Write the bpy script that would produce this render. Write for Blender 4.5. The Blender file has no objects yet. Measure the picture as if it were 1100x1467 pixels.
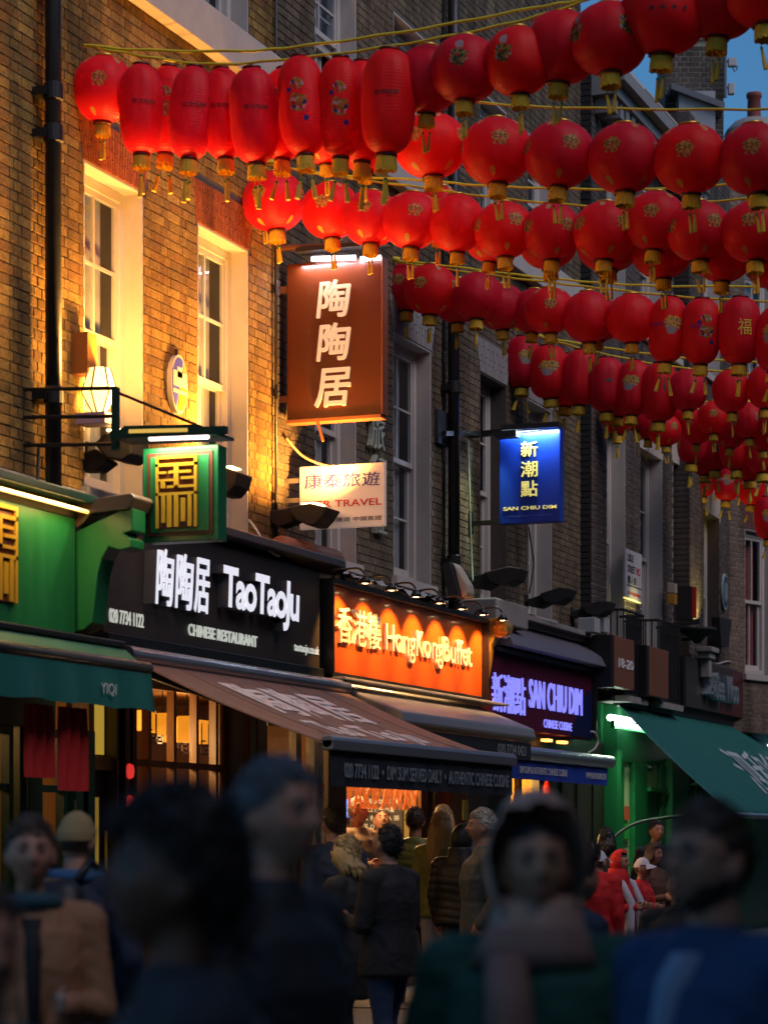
import bpy, bmesh, math, random
import numpy as np
from mathutils import Vector, Matrix
from mathutils.noise import noise as mnoise
R = math.radians
random.seed(7)
SC = bpy.context.scene
COL = SC.collection

# ------------------------------------------------------------------ camera
# world: the facade line is the plane Y = 0, the street lies at Y < 0 and recedes along +X
TH = R(20.93); FPX = 3464.0; PX0 = 550.0; HOR = 1200.0; CAMZ = 1.6; DW = 8.4
cam = bpy.data.cameras.new('camera')
camo = bpy.data.objects.new('camera', cam)
COL.objects.link(camo)
camo.location = (0, -DW, CAMZ)
camo.rotation_euler = (R(90), 0, TH - R(90))
cam.sensor_fit = 'VERTICAL'; cam.sensor_height = 36; cam.sensor_width = 27
cam.lens = 85; cam.shift_y = (HOR - 733.5) / 1467.0
cam.clip_start = 0.1; cam.clip_end = 3000
cam.dof.use_dof = True; cam.dof.focus_distance = 22.5; cam.dof.aperture_fstop = 2.4
SC.camera = camo

# ------------------------------------------------------------------ dusk sky, last daylight
w = bpy.data.worlds.new('World'); SC.world = w; w.use_nodes = True
nt = w.node_tree; nt.nodes.clear()
sky = nt.nodes.new('ShaderNodeTexSky'); sky.sky_type = 'NISHITA'; sky.sun_disc = False
SUN_EL, SUN_ROT = R(4.0), R(200)
sky.sun_elevation = SUN_EL; sky.sun_rotation = SUN_ROT
sky.air_density = 1.0; sky.dust_density = 0.3; sky.ozone_density = 4.0
bg = nt.nodes.new('ShaderNodeBackground'); bg.inputs['Strength'].default_value = 0.085
wo = nt.nodes.new('ShaderNodeOutputWorld')
nt.links.new(sky.outputs[0], bg.inputs[0]); nt.links.new(bg.outputs[0], wo.inputs[0])
sl = bpy.data.lights.new('sun', 'SUN'); sl.energy = 0.5; sl.angle = R(45); sl.color = (1.0, 0.84, 0.85)
so = bpy.data.objects.new('sun', sl); COL.objects.link(so)
sd = Vector((math.sin(SUN_ROT) * math.cos(R(47)), math.cos(SUN_ROT) * math.cos(R(47)), math.sin(R(47))))
so.rotation_euler = sd.to_track_quat('Z', 'Y').to_euler()
SC.view_settings.view_transform = 'Standard'; SC.view_settings.look = 'None'
SC.view_settings.exposure = 1.6; SC.view_settings.gamma = 1.0
SC.render.engine = 'CYCLES'
SC.cycles.use_denoising = True
SC.cycles.max_bounces = 6; SC.cycles.diffuse_bounces = 3; SC.cycles.glossy_bounces = 3
SC.cycles.transmission_bounces = 4; SC.cycles.transparent_max_bounces = 8
SC.cycles.sample_clamp_indirect = 4.0
SC.cycles.caustics_reflective = False; SC.cycles.caustics_refractive = False

# ------------------------------------------------------------------ measuring helpers
FW = Vector((math.cos(TH), math.sin(TH), 0)); RT = Vector((math.sin(TH), -math.cos(TH), 0)); UP = Vector((0, 0, 1))
EYE = Vector((0, -DW, CAMZ))
def ray(x, y): return FW + RT * ((x - PX0) / FPX) + UP * ((HOR - y) / FPX)
def at(x, y, v=0.0):
    d = ray(x, y); return EYE + d * ((DW - v) / d.y)
def atU(x, y, X):
    d = ray(x, y); return EYE + d * (X / d.x)
def atD(x, y, dep): return EYE + ray(x, y) * dep
def U(x, v=0.0): return at(x, 800, v).x
def Z(x, y, v=0.0): return at(x, y, v).z
def proj(p):
    q = Vector(p) - EYE; dd = q.dot(FW)
    return PX0 + FPX * q.dot(RT) / dd, HOR - FPX * q.z / dd, dd

# ------------------------------------------------------------------ materials
MATS = {}; EMK = .42
def nodes_of(m):
    m.use_nodes = True
    return m.node_tree, m.node_tree.nodes['Principled BSDF']
def mat(name, col, rough=0.6, metal=0.0, emit=None, estr=0.0, noise=0.0, nscale=20.0, bump=0.0, spec=0.5, sheen=0.0, stretch=None, coat=0.0, bscale=None):
    if name in MATS: return MATS[name]
    m = bpy.data.materials.new(name); nt, b = nodes_of(m)
    b.inputs['Base Color'].default_value = (*col, 1); b.inputs['Roughness'].default_value = rough
    b.inputs['Metallic'].default_value = metal; b.inputs['Specular IOR Level'].default_value = spec
    b.inputs['Sheen Weight'].default_value = sheen; b.inputs['Coat Weight'].default_value = coat
    if emit is not None:
        b.inputs['Emission Color'].default_value = (*emit, 1); b.inputs['Emission Strength'].default_value = estr * EMK
    if noise or bump:
        tc = nt.nodes.new('ShaderNodeTexCoord'); src = tc.outputs['Object']
        if stretch:
            mp = nt.nodes.new('ShaderNodeMapping'); mp.inputs['Scale'].default_value = stretch
            nt.links.new(src, mp.inputs[0]); src = mp.outputs[0]
        n = nt.nodes.new('ShaderNodeTexNoise'); n.inputs['Scale'].default_value = nscale; n.inputs['Detail'].default_value = 6
        n.inputs['Roughness'].default_value = 0.65
        nt.links.new(src, n.inputs['Vector'])
        if noise:
            mx = nt.nodes.new('ShaderNodeMix'); mx.data_type = 'RGBA'
            mx.inputs[6].default_value = (*[max(0, c * (1 - noise)) for c in col], 1)
            mx.inputs[7].default_value = (*[min(1, c * (1 + noise)) for c in col], 1)
            nt.links.new(n.outputs['Fac'], mx.inputs[0]); nt.links.new(mx.outputs[2], b.inputs['Base Color'])
            rr = nt.nodes.new('ShaderNodeMapRange'); rr.inputs[3].default_value = max(0.03, rough - 0.12); rr.inputs[4].default_value = min(1, rough + 0.12)
            nt.links.new(n.outputs['Fac'], rr.inputs[0]); nt.links.new(rr.outputs[0], b.inputs['Roughness'])
        if bump:
            bn = n
            if bscale:
                bn = nt.nodes.new('ShaderNodeTexNoise'); bn.inputs['Scale'].default_value = bscale; bn.inputs['Detail'].default_value = 4
                nt.links.new(src, bn.inputs['Vector'])
            bp = nt.nodes.new('ShaderNodeBump'); bp.inputs['Strength'].default_value = bump; bp.inputs['Distance'].default_value = 0.01
            nt.links.new(bn.outputs['Fac'], bp.inputs['Height']); nt.links.new(bp.outputs[0], b.inputs['Normal'])
    MATS[name] = m
    return m

def brick_mat(name, cols, soot=0.35):
    m = bpy.data.materials.new(name); nt, b = nodes_of(m); N = nt.nodes.new; L = nt.links.new
    g = N('ShaderNodeNewGeometry'); oi = N('ShaderNodeObjectInfo')
    ad = N('ShaderNodeMath'); ad.operation = 'ADD'; L(g.outputs['Random Per Island'], ad.inputs[0]); L(oi.outputs['Random'], ad.inputs[1])
    fr = N('ShaderNodeMath'); fr.operation = 'FRACT'; L(ad.outputs[0], fr.inputs[0])
    cr = N('ShaderNodeValToRGB'); L(fr.outputs[0], cr.inputs[0])
    el = cr.color_ramp.elements
    while len(el) < len(cols): el.new(0.5)
    for i, c in enumerate(cols):
        el[i].position = i / (len(cols) - 1); el[i].color = (*c, 1)
    cr.color_ramp.interpolation = 'B_SPLINE'
    n = N('ShaderNodeTexNoise'); n.inputs['Scale'].default_value = 1.1; n.inputs['Detail'].default_value = 8; n.inputs['Roughness'].default_value = 0.7
    L(g.outputs['Position'], n.inputs['Vector'])
    r2 = N('ShaderNodeMapRange'); r2.inputs[1].default_value = 0.35; r2.inputs[2].default_value = 0.7; r2.inputs[3].default_value = 1.0; r2.inputs[4].default_value = 1 - soot
    L(n.outputs['Fac'], r2.inputs[0])
    n2 = N('ShaderNodeTexNoise'); n2.inputs['Scale'].default_value = 45; n2.inputs['Detail'].default_value = 6
    L(g.outputs['Position'], n2.inputs['Vector'])
    r3 = N('ShaderNodeMapRange'); r3.inputs[1].default_value = 0.3; r3.inputs[2].default_value = 0.75; r3.inputs[3].default_value = 0.6; r3.inputs[4].default_value = 1.25
    L(n2.outputs['Fac'], r3.inputs[0])
    mp4 = N('ShaderNodeMapping'); mp4.inputs['Scale'].default_value = (2.2, 2.2, .22); L(g.outputs['Position'], mp4.inputs[0])
    n4 = N('ShaderNodeTexNoise'); n4.inputs['Scale'].default_value = 1.6; n4.inputs['Detail'].default_value = 5; L(mp4.outputs[0], n4.inputs['Vector'])
    r4 = N('ShaderNodeMapRange'); r4.inputs[1].default_value = .42; r4.inputs[2].default_value = .68; r4.inputs[3].default_value = 1.1; r4.inputs[4].default_value = .5; L(n4.outputs['Fac'], r4.inputs[0])
    m5 = N('ShaderNodeMath'); m5.operation = 'MULTIPLY'; L(r2.outputs[0], m5.inputs[0]); L(r4.outputs[0], m5.inputs[1]); r2 = m5
    ml = N('ShaderNodeMath'); ml.operation = 'MULTIPLY'; L(r2.outputs[0], ml.inputs[0]); L(r3.outputs[0], ml.inputs[1])
    mx = N('ShaderNodeMix'); mx.data_type = 'RGBA'; mx.blend_type = 'MULTIPLY'; mx.inputs[0].default_value = 1
    cc = N('ShaderNodeCombineColor'); 
    for k in range(3): L(ml.outputs[0], cc.inputs[k])
    L(cr.outputs[0], mx.inputs[6]); L(cc.outputs[0], mx.inputs[7]); L(mx.outputs[2], b.inputs['Base Color'])
    b.inputs['Roughness'].default_value = 0.88; b.inputs['Specular IOR Level'].default_value = 0.25
    bp = N('ShaderNodeBump'); bp.inputs['Strength'].default_value = 0.6; bp.inputs['Distance'].default_value = 0.006
    L(n2.outputs['Fac'], bp.inputs['Height']); L(bp.outputs[0], b.inputs['Normal'])
    MATS[name] = m
    return m

YBRICK = brick_mat('yellow_stock_brick', [(.27, .16, .05), (.40, .24, .065), (.45, .30, .08), (.36, .18, .05), (.20, .12, .045), (.42, .27, .075)], 0.5)
DBRICK = brick_mat('sooty_stock_brick', [(.15, .12, .08), (.25, .195, .12), (.19, .135, .085), (.12, .095, .07), (.27, .215, .14)], 0.5)
GBRICK = brick_mat('grey_brown_brick', [(.10, .085, .075), (.14, .115, .10), (.085, .07, .065), (.16, .125, .105)], 0.4)
PBRICK = brick_mat('pale_brown_brick', [(.20, .15, .11), (.26, .20, .15), (.17, .12, .09), (.23, .17, .125)], 0.3)
RBRICK = brick_mat('red_rubbed_brick', [(.30, .075, .025), (.46, .14, .045), (.26, .06, .025), (.40, .11, .04)], 0.25)
M_MORTAR = mat('mortar', (.10, .085, .068), .95, noise=.3, nscale=14, bump=.5)
M_MORTARP = mat('pale_mortar', (.44, .39, .33), .95, noise=.3, nscale=14, bump=.5)
M_WHITE = mat('white_paint', (.52, .49, .45), .45, noise=.14, nscale=9, bump=.15)
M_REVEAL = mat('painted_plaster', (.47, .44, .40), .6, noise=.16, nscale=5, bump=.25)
M_GREYST = mat('weathered_stone', (.26, .25, .24), .85, noise=.4, nscale=6, bump=.5, stretch=(1, 1, .35))
M_BLACK = mat('black_paint', (.012, .012, .013), .4, noise=.3, nscale=8, bump=.15)
M_BLACKM = mat('matt_black', (.015, .015, .016), .75, noise=.3, nscale=8)
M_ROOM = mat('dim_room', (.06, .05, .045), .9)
M_CURT = mat('net_curtain', (.42, .38, .32), .9, noise=.25, nscale=5, stretch=(9, 9, .6), bump=.5)
M_LEAD = mat('lead_flashing', (.13, .13, .14), .5, metal=.4, noise=.35, nscale=5, bump=.4)
M_SLATE = mat('roof_slate', (.045, .047, .055), .6, noise=.4, nscale=4, bump=.3)
M_SILVER = mat('brushed_aluminium', (.42, .42, .45), .32, metal=.85, noise=.2, nscale=12, bump=.1)
M_DGREEN = mat('dark_green_paint', (.006, .045, .03), .35, noise=.2, nscale=8, bump=.1)
M_GREEN = mat('green_fascia', (.010, .14, .042), .38, noise=.35, nscale=4, bump=.1, stretch=(1.5, 1.5, .3))
M_GREEN2 = mat('green_shop_paint', (.008, .12, .04), .35, noise=.18, nscale=5, bump=.1)
M_WOOD = mat('varnished_wood', (.17, .075, .025), .4, noise=.4, nscale=5, stretch=(8, 8, 1), bump=.2)
M_DWOOD = mat('dark_wood', (.045, .022, .012), .45, noise=.4, nscale=5, stretch=(8, 8, 1), bump=.2)
M_GOLD = mat('gold_paint', (.62, .36, .03), .35, metal=.35, noise=.12, nscale=9)
M_MAROON = mat('maroon_paint', (.10, .018, .008), .5, noise=.2, nscale=9)
M_ASPH = mat('asphalt', (.05, .05, .052), .85, noise=.4, nscale=60, bump=.5)
M_PAVE = mat('paving', (.16, .15, .14), .8, noise=.25, nscale=10, bump=.3)
M_WARMW = mat('warm_interior_wall', (.55, .32, .10), .8, noise=.2, nscale=3)

def glass_mat(name='window_glass', tint=(.9, .95, 1), gloss=.035):
    m = bpy.data.materials.new(name); m.use_nodes = True; nt = m.node_tree; nt.nodes.clear(); N = nt.nodes.new; L = nt.links.new
    o = N('ShaderNodeOutputMaterial'); t = N('ShaderNodeBsdfTransparent'); t.inputs[0].default_value = (*tint, 1)
    g = N('ShaderNodeBsdfGlossy'); g.inputs['Roughness'].default_value = .04
    f = N('ShaderNodeLayerWeight'); f.inputs[0].default_value = .5
    pw_ = N('ShaderNodeMath'); pw_.operation = 'POWER'; pw_.inputs[1].default_value = 4; L(f.outputs['Facing'], pw_.inputs[0])
    a = N('ShaderNodeMath'); a.operation = 'MULTIPLY_ADD'; a.inputs[1].default_value = .30; a.inputs[2].default_value = gloss; L(pw_.outputs[0], a.inputs[0])
    n = N('ShaderNodeTexNoise'); n.inputs['Scale'].default_value = 2.2
    bp = N('ShaderNodeBump'); bp.inputs['Strength'].default_value = .12; bp.inputs['Distance'].default_value = .02
    L(n.outputs['Fac'], bp.inputs['Height']); L(bp.outputs[0], g.inputs['Normal'])
    x = N('ShaderNodeMixShader'); L(a.outputs[0], x.inputs[0]); L(t.outputs[0], x.inputs[1]); L(g.outputs[0], x.inputs[2]); L(x.outputs[0], o.inputs[0])
    MATS[name] = m; return m
M_GLASS = glass_mat()
def emis(name, col, s):
    return mat(name, (.8, .8, .8), .5, emit=col, estr=s)

# ------------------------------------------------------------------ mesh builder
class MB:
    def __init__(s): s.v = []; s.f = []; s.mi = []
    def add(s, vs, fs, mi=0):
        n = len(s.v); s.v += [tuple(p) for p in vs]; s.f += [tuple(i + n for i in f) for f in fs]; s.mi += [mi] * len(fs)
    def hexa(s, c, mi=0):
        s.add(c, [(0, 3, 2, 1), (4, 5, 6, 7), (0, 1, 5, 4), (1, 2, 6, 5), (2, 3, 7, 6), (3, 0, 4, 7)], mi)
    def box(s, x0, x1, y0, y1, z0, z1, mi=0):
        x0, x1 = sorted((x0, x1)); y0, y1 = sorted((y0, y1)); z0, z1 = sorted((z0, z1))
        s.hexa([(x0, y0, z0), (x1, y0, z0), (x1, y1, z0), (x0, y1, z0), (x0, y0, z1), (x1, y0, z1), (x1, y1, z1), (x0, y1, z1)], mi)
    def quad(s, a, b, c, d, mi=0): s.add([a, b, c, d], [(0, 1, 2, 3)], mi)
    def slab(s, pts, off, mi=0):            # closed prism: polygon pts extruded by vector off
        n = len(pts); off = Vector(off); q = [Vector(p) for p in pts]
        fs = [tuple(range(n)), tuple(range(2 * n - 1, n - 1, -1))] + [(i, i + n, (i + 1) % n + n, (i + 1) % n) for i in range(n)]
        s.add(q + [p + off for p in q], fs, mi)
    def tube(s, pts, r, n=8, mi=0, close=True):
        pts = [Vector(p) for p in pts]; rings = []
        rr = r if isinstance(r, (list, tuple)) else [r] * len(pts)
        prev = None
        for i, p in enumerate(pts):
            t = (pts[min(i + 1, len(pts) - 1)] - pts[max(i - 1, 0)])
            t = t.normalized() if t.length > 1e-9 else Vector((0, 0, 1))
            a = prev if prev is not None else (Vector((0, 0, 1)) if abs(t.z) < .9 else Vector((1, 0, 0)))
            a = (a - t * a.dot(t)).normalized(); b = t.cross(a); prev = a
            rings.append([p + (a * math.cos(2 * math.pi * k / n) + b * math.sin(2 * math.pi * k / n)) * rr[i] for k in range(n)])
        vs = [p for ring in rings for p in ring]; fs = []
        for i in range(len(pts) - 1):
            for k in range(n):
                fs.append((i * n + k, i * n + (k + 1) % n, (i + 1) * n + (k + 1) % n, (i + 1) * n + k))
        if close:
            fs.append(tuple(range(n - 1, -1, -1))); fs.append(tuple((len(pts) - 1) * n + k for k in range(n)))
        s.add(vs, fs, mi)
    def bar(s, a, b, w, h=None, mi=0):       # rectangular bar between two points
        a, b = Vector(a), Vector(b); h = h or w; t = (b - a).normalized()
        u = Vector((0, 0, 1)) if abs(t.z) < .95 else Vector((1, 0, 0))
        sd_ = t.cross(u).normalized() * w / 2; u = sd_.cross(t).normalized() * h / 2
        s.hexa([a - sd_ - u, a + sd_ - u, a + sd_ + u, a - sd_ + u, b - sd_ - u, b + sd_ - u, b + sd_ + u, b - sd_ + u], mi)
    def lathe(s, prof, n=24, c=(0, 0, 0), mi=0, fn=None):
        vs = []; fs = []
        for (r, z) in prof:
            for k in range(n):
                a = 2 * math.pi * k / n; q = r * (fn(a, z) if fn else 1)
                vs.append((c[0] + q * math.cos(a), c[1] + q * math.sin(a), c[2] + z))
        for i in range(len(prof) - 1):
            for k in range(n): fs.append((i * n + k, i * n + (k + 1) % n, (i + 1) * n + (k + 1) % n, (i + 1) * n + k))
        s.add(vs, fs, mi)
    def mesh(s, name, mats, smooth=False, origin=None):
        me = bpy.data.meshes.new(name)
        o = origin or (0, 0, 0)
        me.from_pydata([(p[0] - o[0], p[1] - o[1], p[2] - o[2]) for p in s.v], [], s.f)
        for m in (mats if isinstance(mats, (list, tuple)) else [mats]): me.materials.append(m)
        if any(s.mi): me.polygons.foreach_set('material_index', s.mi)
        me.update()
        bm = bmesh.new(); bm.from_mesh(me); bmesh.ops.recalc_face_normals(bm, faces=bm.faces); bm.to_mesh(me); bm.free()
        if smooth: me.polygons.foreach_set('use_smooth', [True] * len(me.polygons))
        return me
    def build(s, name, mats, parent=None, smooth=False, bevel=0.0, label=None):
        org = wloc(parent) if parent is not None else (0, 0, 0)
        me = s.mesh(name, mats, smooth, org)
        o = bpy.data.objects.new(name, me); COL.objects.link(o)
        if parent is not None: o.parent = parent
        if bevel:
            b = o.modifiers.new('bevel', 'BEVEL'); b.width = bevel; b.segments = 2; b.limit_method = 'ANGLE'
        if label: o['label'] = label
        return o
def wloc(o):
    p = Vector((0, 0, 0))
    while o is not None: p = p + o.location; o = o.parent
    return p
def tag(o, label=None, cat=None, group=None, kind=None):
    if label: o['label'] = label
    if cat: o['category'] = cat
    if group: o['group'] = group
    if kind: o['kind'] = kind
    return o
def thing(name, label, cat, loc=(0, 0, 0), group=None):
    o = bpy.data.objects.new(name, None); o.empty_display_size = .2; COL.objects.link(o); o.location = loc
    return tag(o, label, cat, group)
def copy_tree(o, parent=None):
    c = o.copy(); COL.objects.link(c); c.parent = parent
    for ch in list(o.children): copy_tree(ch, c)
    return c

def text_me(body, ext=0.0, bold=0.0, bevel=0.0, spacing=1.0, shear=0.0):
    if any(ord(ch) > 0x3000 for ch in body): bold = min(bold, .004)
    c = bpy.data.curves.new('text', 'FONT'); c.body = body; c.size = 1; c.extrude = ext; c.offset = bold
    c.space_character = spacing; c.shear = shear; c.resolution_u = 3; c.bevel_depth = bevel
    c.align_x = 'LEFT'
    o = bpy.data.objects.new('text', c); COL.objects.link(o)
    dg = bpy.context.evaluated_depsgraph_get(); dg.update()
    me = bpy.data.meshes.new_from_object(o.evaluated_get(dg))
    bpy.data.objects.remove(o); bpy.data.curves.remove(c)
    return me
def text(name, body, p, d, u, wd, ht, m, parent, depth=0.006, bold=0.0, spacing=1.0, shear=0.0, wrap=None, per_letter=False, fat=0.0):
    """lettering whose lower left corner is p, running along d with up u, fitted to wd x ht; depth is its raise"""
    if per_letter:
        # split the run into glyph meshes so that each letter is a part of its own
        me = text_me(body, .5, bold, spacing=spacing, shear=shear)
        full = np.array([v.co[:] for v in me.vertices]); x0, x1 = full[:, 0].min(), full[:, 0].max(); y0, y1 = full[:, 1].min(), full[:, 1].max()
        edges = [full[:, 0].min() - 1]; prev = -1e9
        for i in range(len(body)):
            q = text_me(body[:i + 1], 0, bold, spacing=spacing, shear=shear); mx = max((v.co.x for v in q.vertices), default=prev); prev = mx; edges.append(mx)
        par = list(range(len(full)))
        def find(i):
            while par[i] != i: par[i] = par[par[i]]; i = par[i]
            return i
        for p_ in me.polygons:
            r0 = find(p_.vertices[0])
            for j in p_.vertices[1:]: par[find(j)] = r0
        isl = {}
        for i in range(len(full)): isl.setdefault(find(i), []).append(i)
        # front, back and sides are joined by position only: give each island the letter whose span holds its centre
        who = {}
        for r0, ids in isl.items():
            c_ = (full[ids, 0].min() + full[ids, 0].max()) / 2
            k = next((i for i in range(len(body)) if c_ <= edges[i + 1] + 1e-4), len(body) - 1); who[r0] = k
        out = []
        for k in range(len(body)):
            ids = [i for i in range(len(full)) if who[find(i)] == k]
            if not ids: continue
            mp_ = {j: n_ for n_, j in enumerate(ids)}
            vs = [me.vertices[j].co.copy() for j in ids]; fs = [tuple(mp_[j] for j in q.vertices) for q in me.polygons if q.vertices[0] in mp_]
            out.append(_place('letter', vs, fs, (x0, x1, y0, y1), p, d, u, wd, ht, depth, m, parent, wrap))
        return out
    me = text_me(body, .5, bold, spacing=spacing, shear=shear)
    vs = [v.co.copy() for v in me.vertices]; fs = [tuple(q.vertices) for q in me.polygons]
    if fat:      # a heavier, brushier weight: slightly shifted strokes laid over each other
        v0, f0, n0 = list(vs), list(fs), len(vs)
        for i_, (dx, dy) in enumerate(((1, .2), (-1, -.2), (.3, 1), (-.3, -1), (.7, .7), (-.7, -.7), (.7, -.7), (-.7, .7))):
            vs += [Vector((v.x + dx * fat, v.y + dy * fat, v.z + .012 * (i_ + 1) * (1 if v.z > 0 else 0))) for v in v0]
            fs += [tuple(j + n0 * (i_ + 1) for j in f) for f in f0]
    xs = [v.x for v in vs]; ys = [v.y for v in vs]
    bpy.data.meshes.remove(me)
    return _place(name, vs, fs, (min(xs), max(xs), min(ys), max(ys)), p, d, u, wd, ht, depth, m, parent, wrap)
def _place(name, vs, fs, bb, p, d, u, wd, ht, depth, m, parent, wrap):
    x0, x1, y0, y1 = bb; p = Vector(p); d = Vector(d).normalized(); u = Vector(u).normalized(); n = d.cross(u).normalized()
    mb = MB(); out = []
    for v in vs:
        a = (v.x - x0) / (x1 - x0) * wd; b = (v.y - y0) / (y1 - y0) * ht; c = (v.z + .5) * depth
        out.append(wrap(a, b, c) if wrap else p + d * a + u * b + n * c)
    mb.add(out, fs)
    return mb.build(name, m, parent)
AX = Vector((1, 0, 0)); NY = Vector((0, -1, 0))

# ------------------------------------------------------------------ ground
g = MB(); g.quad((-400, -400, 0), (600, -400, 0), (600, 400, 0), (-400, 400, 0))
tag(g.build('street', M_ASPH), kind='structure')
g = MB(); g.box(-5, 120, -2.1, .3, .004, .12); tag(g.build('pavement', M_PAVE), kind='structure')
# paving stones along the pavement in front of the shops
pm = MB(); pm.box(0, .592, 0, .442, 0, .012); pme = pm.mesh('paving_stone', mat('paving_slab', (.2, .19, .18), .8, noise=.25, nscale=7, bump=.3))
cnt = 0
pav = bpy.data.objects['pavement']
for i in range(36):
    for j in range(4):
        o = bpy.data.objects.new('paving_stone', pme); COL.objects.link(o); o.parent = pav
        o.location = (19.5 + i * .6, -2.0 + j * .45, .1205)
# ------------------------------------------------------------------ brick walls, windows
COURSE = .075
BRICK_ME = {}
def brick_mesh(w, m, seed):
    k = (round(w, 3), m.name, seed)
    if k in BRICK_ME: return BRICK_ME[k]
    rr = random.Random(seed * 31 + int(w * 1000)); mb = MB(); h = .0645
    j = lambda s=.0018: rr.uniform(-s, s)
    f = .005
    F = [(j(), -f + j(.0016), j()), (w + j(), -f + j(.0016), j()), (w + j(), -f + j(.0016), h + j()), (j(), -f + j(.0016), h + j())]
    i_ = .004
    F2 = [(F[0][0] + i_, F[0][1] - .003, F[0][2] + i_), (F[1][0] - i_, F[1][1] - .003, F[1][2] + i_), (F[2][0] - i_, F[2][1] - .003, F[2][2] - i_), (F[3][0] + i_, F[3][1] - .003, F[3][2] - i_)]
    B = [(0, .004, 0), (w, .004, 0), (w, .004, h), (0, .004, h)]
    vs = B + F + F2
    fs = [(0, 1, 5, 4), (1, 2, 6, 5), (2, 3, 7, 6), (3, 0, 4, 7), (4, 5, 9, 8), (5, 6, 10, 9), (6, 7, 11, 10), (7, 4, 8, 11), (8, 9, 10, 11)]
    mb.add(vs, fs); me = mb.mesh('brick', m); BRICK_ME[k] = me
    return me

def brick_wall(parent, P0, dr, length, z0, z1, openings, m, mortar, singles=0, name='wall', back=True, thick=.22, blank=()):
    """openings: (s0,s1,z0,z1). Wall starts at P0 (x,y), runs along dr; outward normal is right of dr"""
    dr = Vector((dr[0], dr[1], 0)).normalized(); n = Vector((dr.y, -dr.x, 0)); P0 = Vector((P0[0], P0[1], 0))
    W = lambda s, z, o=0: P0 + dr * s + n * o + Vector((0, 0, z))
    ss = sorted({0, length} | {min(max(a, 0), length) for o in openings for a in o[:2]}); zs = sorted({z0, z1} | {min(max(a, z0), z1) for o in openings for a in o[2:]})
    mb = MB()
    for i in range(len(ss) - 1):
        for k in range(len(zs) - 1):
            cs, cz = (ss[i] + ss[i + 1]) / 2, (zs[k] + zs[k + 1]) / 2
            if any(o[0] < cs < o[1] and o[2] < cz < o[3] for o in openings): continue
            c = [W(ss[i], zs[k]), W(ss[i + 1], zs[k]), W(ss[i + 1], zs[k + 1]), W(ss[i], zs[k + 1])]
            mb.slab(c, -n * thick)
    wall = mb.build(name, mortar, parent)
    # bricks in Flemish bond
    rects = []
    nc = int((z1 - z0) / COURSE)
    for c in range(nc):
        za = z0 + c * COURSE; s = -(.165 if c % 2 else 0.0); k = c % 2
        while s < length:
            wd = .215 if k % 2 == 0 else .1025; a, b = max(s, 0.0), min(s + wd, length); s += wd + .01; k += 1
            segs = [(a, b)]
            for o in list(openings) + list(blank):
                if za + .065 > o[2] + .002 and za < o[3] - .002:
                    ns = []
                    for (p, q) in segs:
                        if q <= o[0] or p >= o[1]: ns.append((p, q)); continue
                        if p < o[0]: ns.append((p, o[0] - .002))
                        if q > o[1]: ns.append((o[1] + .002, q))
                    segs = ns
            for (p, q) in segs:
                if q - p > .03: rects.append((p, q - p, za))
    ranked = []
    for r in rects:
        q = W(r[0] + r[1] / 2, r[2] + .03); x, y, dd = proj(q)
        vis = -5 < x < 1105 and -5 < y < 1150
        ranked.append((0 if vis else 1, dd, r))
    ranked.sort(key=lambda t: (t[0], t[1]))
    ang = math.atan2(dr.y, dr.x); pl = wloc(parent)
    n_single = min(singles, sum(1 for t in ranked if t[0] == 0))
    rng = random.Random(5)
    for (_, _, r) in ranked[:n_single]:
        wd = min([.215, .1025], key=lambda t: abs(t - r[1])) if abs(min([.215, .1025], key=lambda t: abs(t - r[1])) - r[1]) < .004 else round(r[1], 2)
        me = brick_mesh(wd, m, rng.randrange(5))
        o = bpy.data.objects.new('brick', me); COL.objects.link(o); o.parent = parent
        o.location = W(r[0], r[2], rng.uniform(-.001, .002)) - pl; o.rotation_euler = (R(rng.uniform(-.4, .4)), R(rng.uniform(-.5, .5)), ang)
    rest = [t[2] for t in ranked[n_single:]]
    if rest:
        mb = MB(); h = .0645
        for (s, wd, za) in rest:
            o = .006 + rng.uniform(-.002, .0025); t = rng.uniform(-.002, .002)
            mb.add([W(s, za, -.004), W(s + wd, za, -.004), W(s + wd, za + h, -.004), W(s, za + h, -.004), W(s, za + t, o), W(s + wd, za - t, o), W(s + wd, za + h - t, o), W(s, za + h + t, o)],
                   [(0, 1, 5, 4), (1, 2, 6, 5), (2, 3, 7, 6), (3, 0, 4, 7), (4, 5, 6, 7)])
        o = mb.build('bricks', m, parent); o['kind'] = 'stuff'
    return W, dr, n

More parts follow.
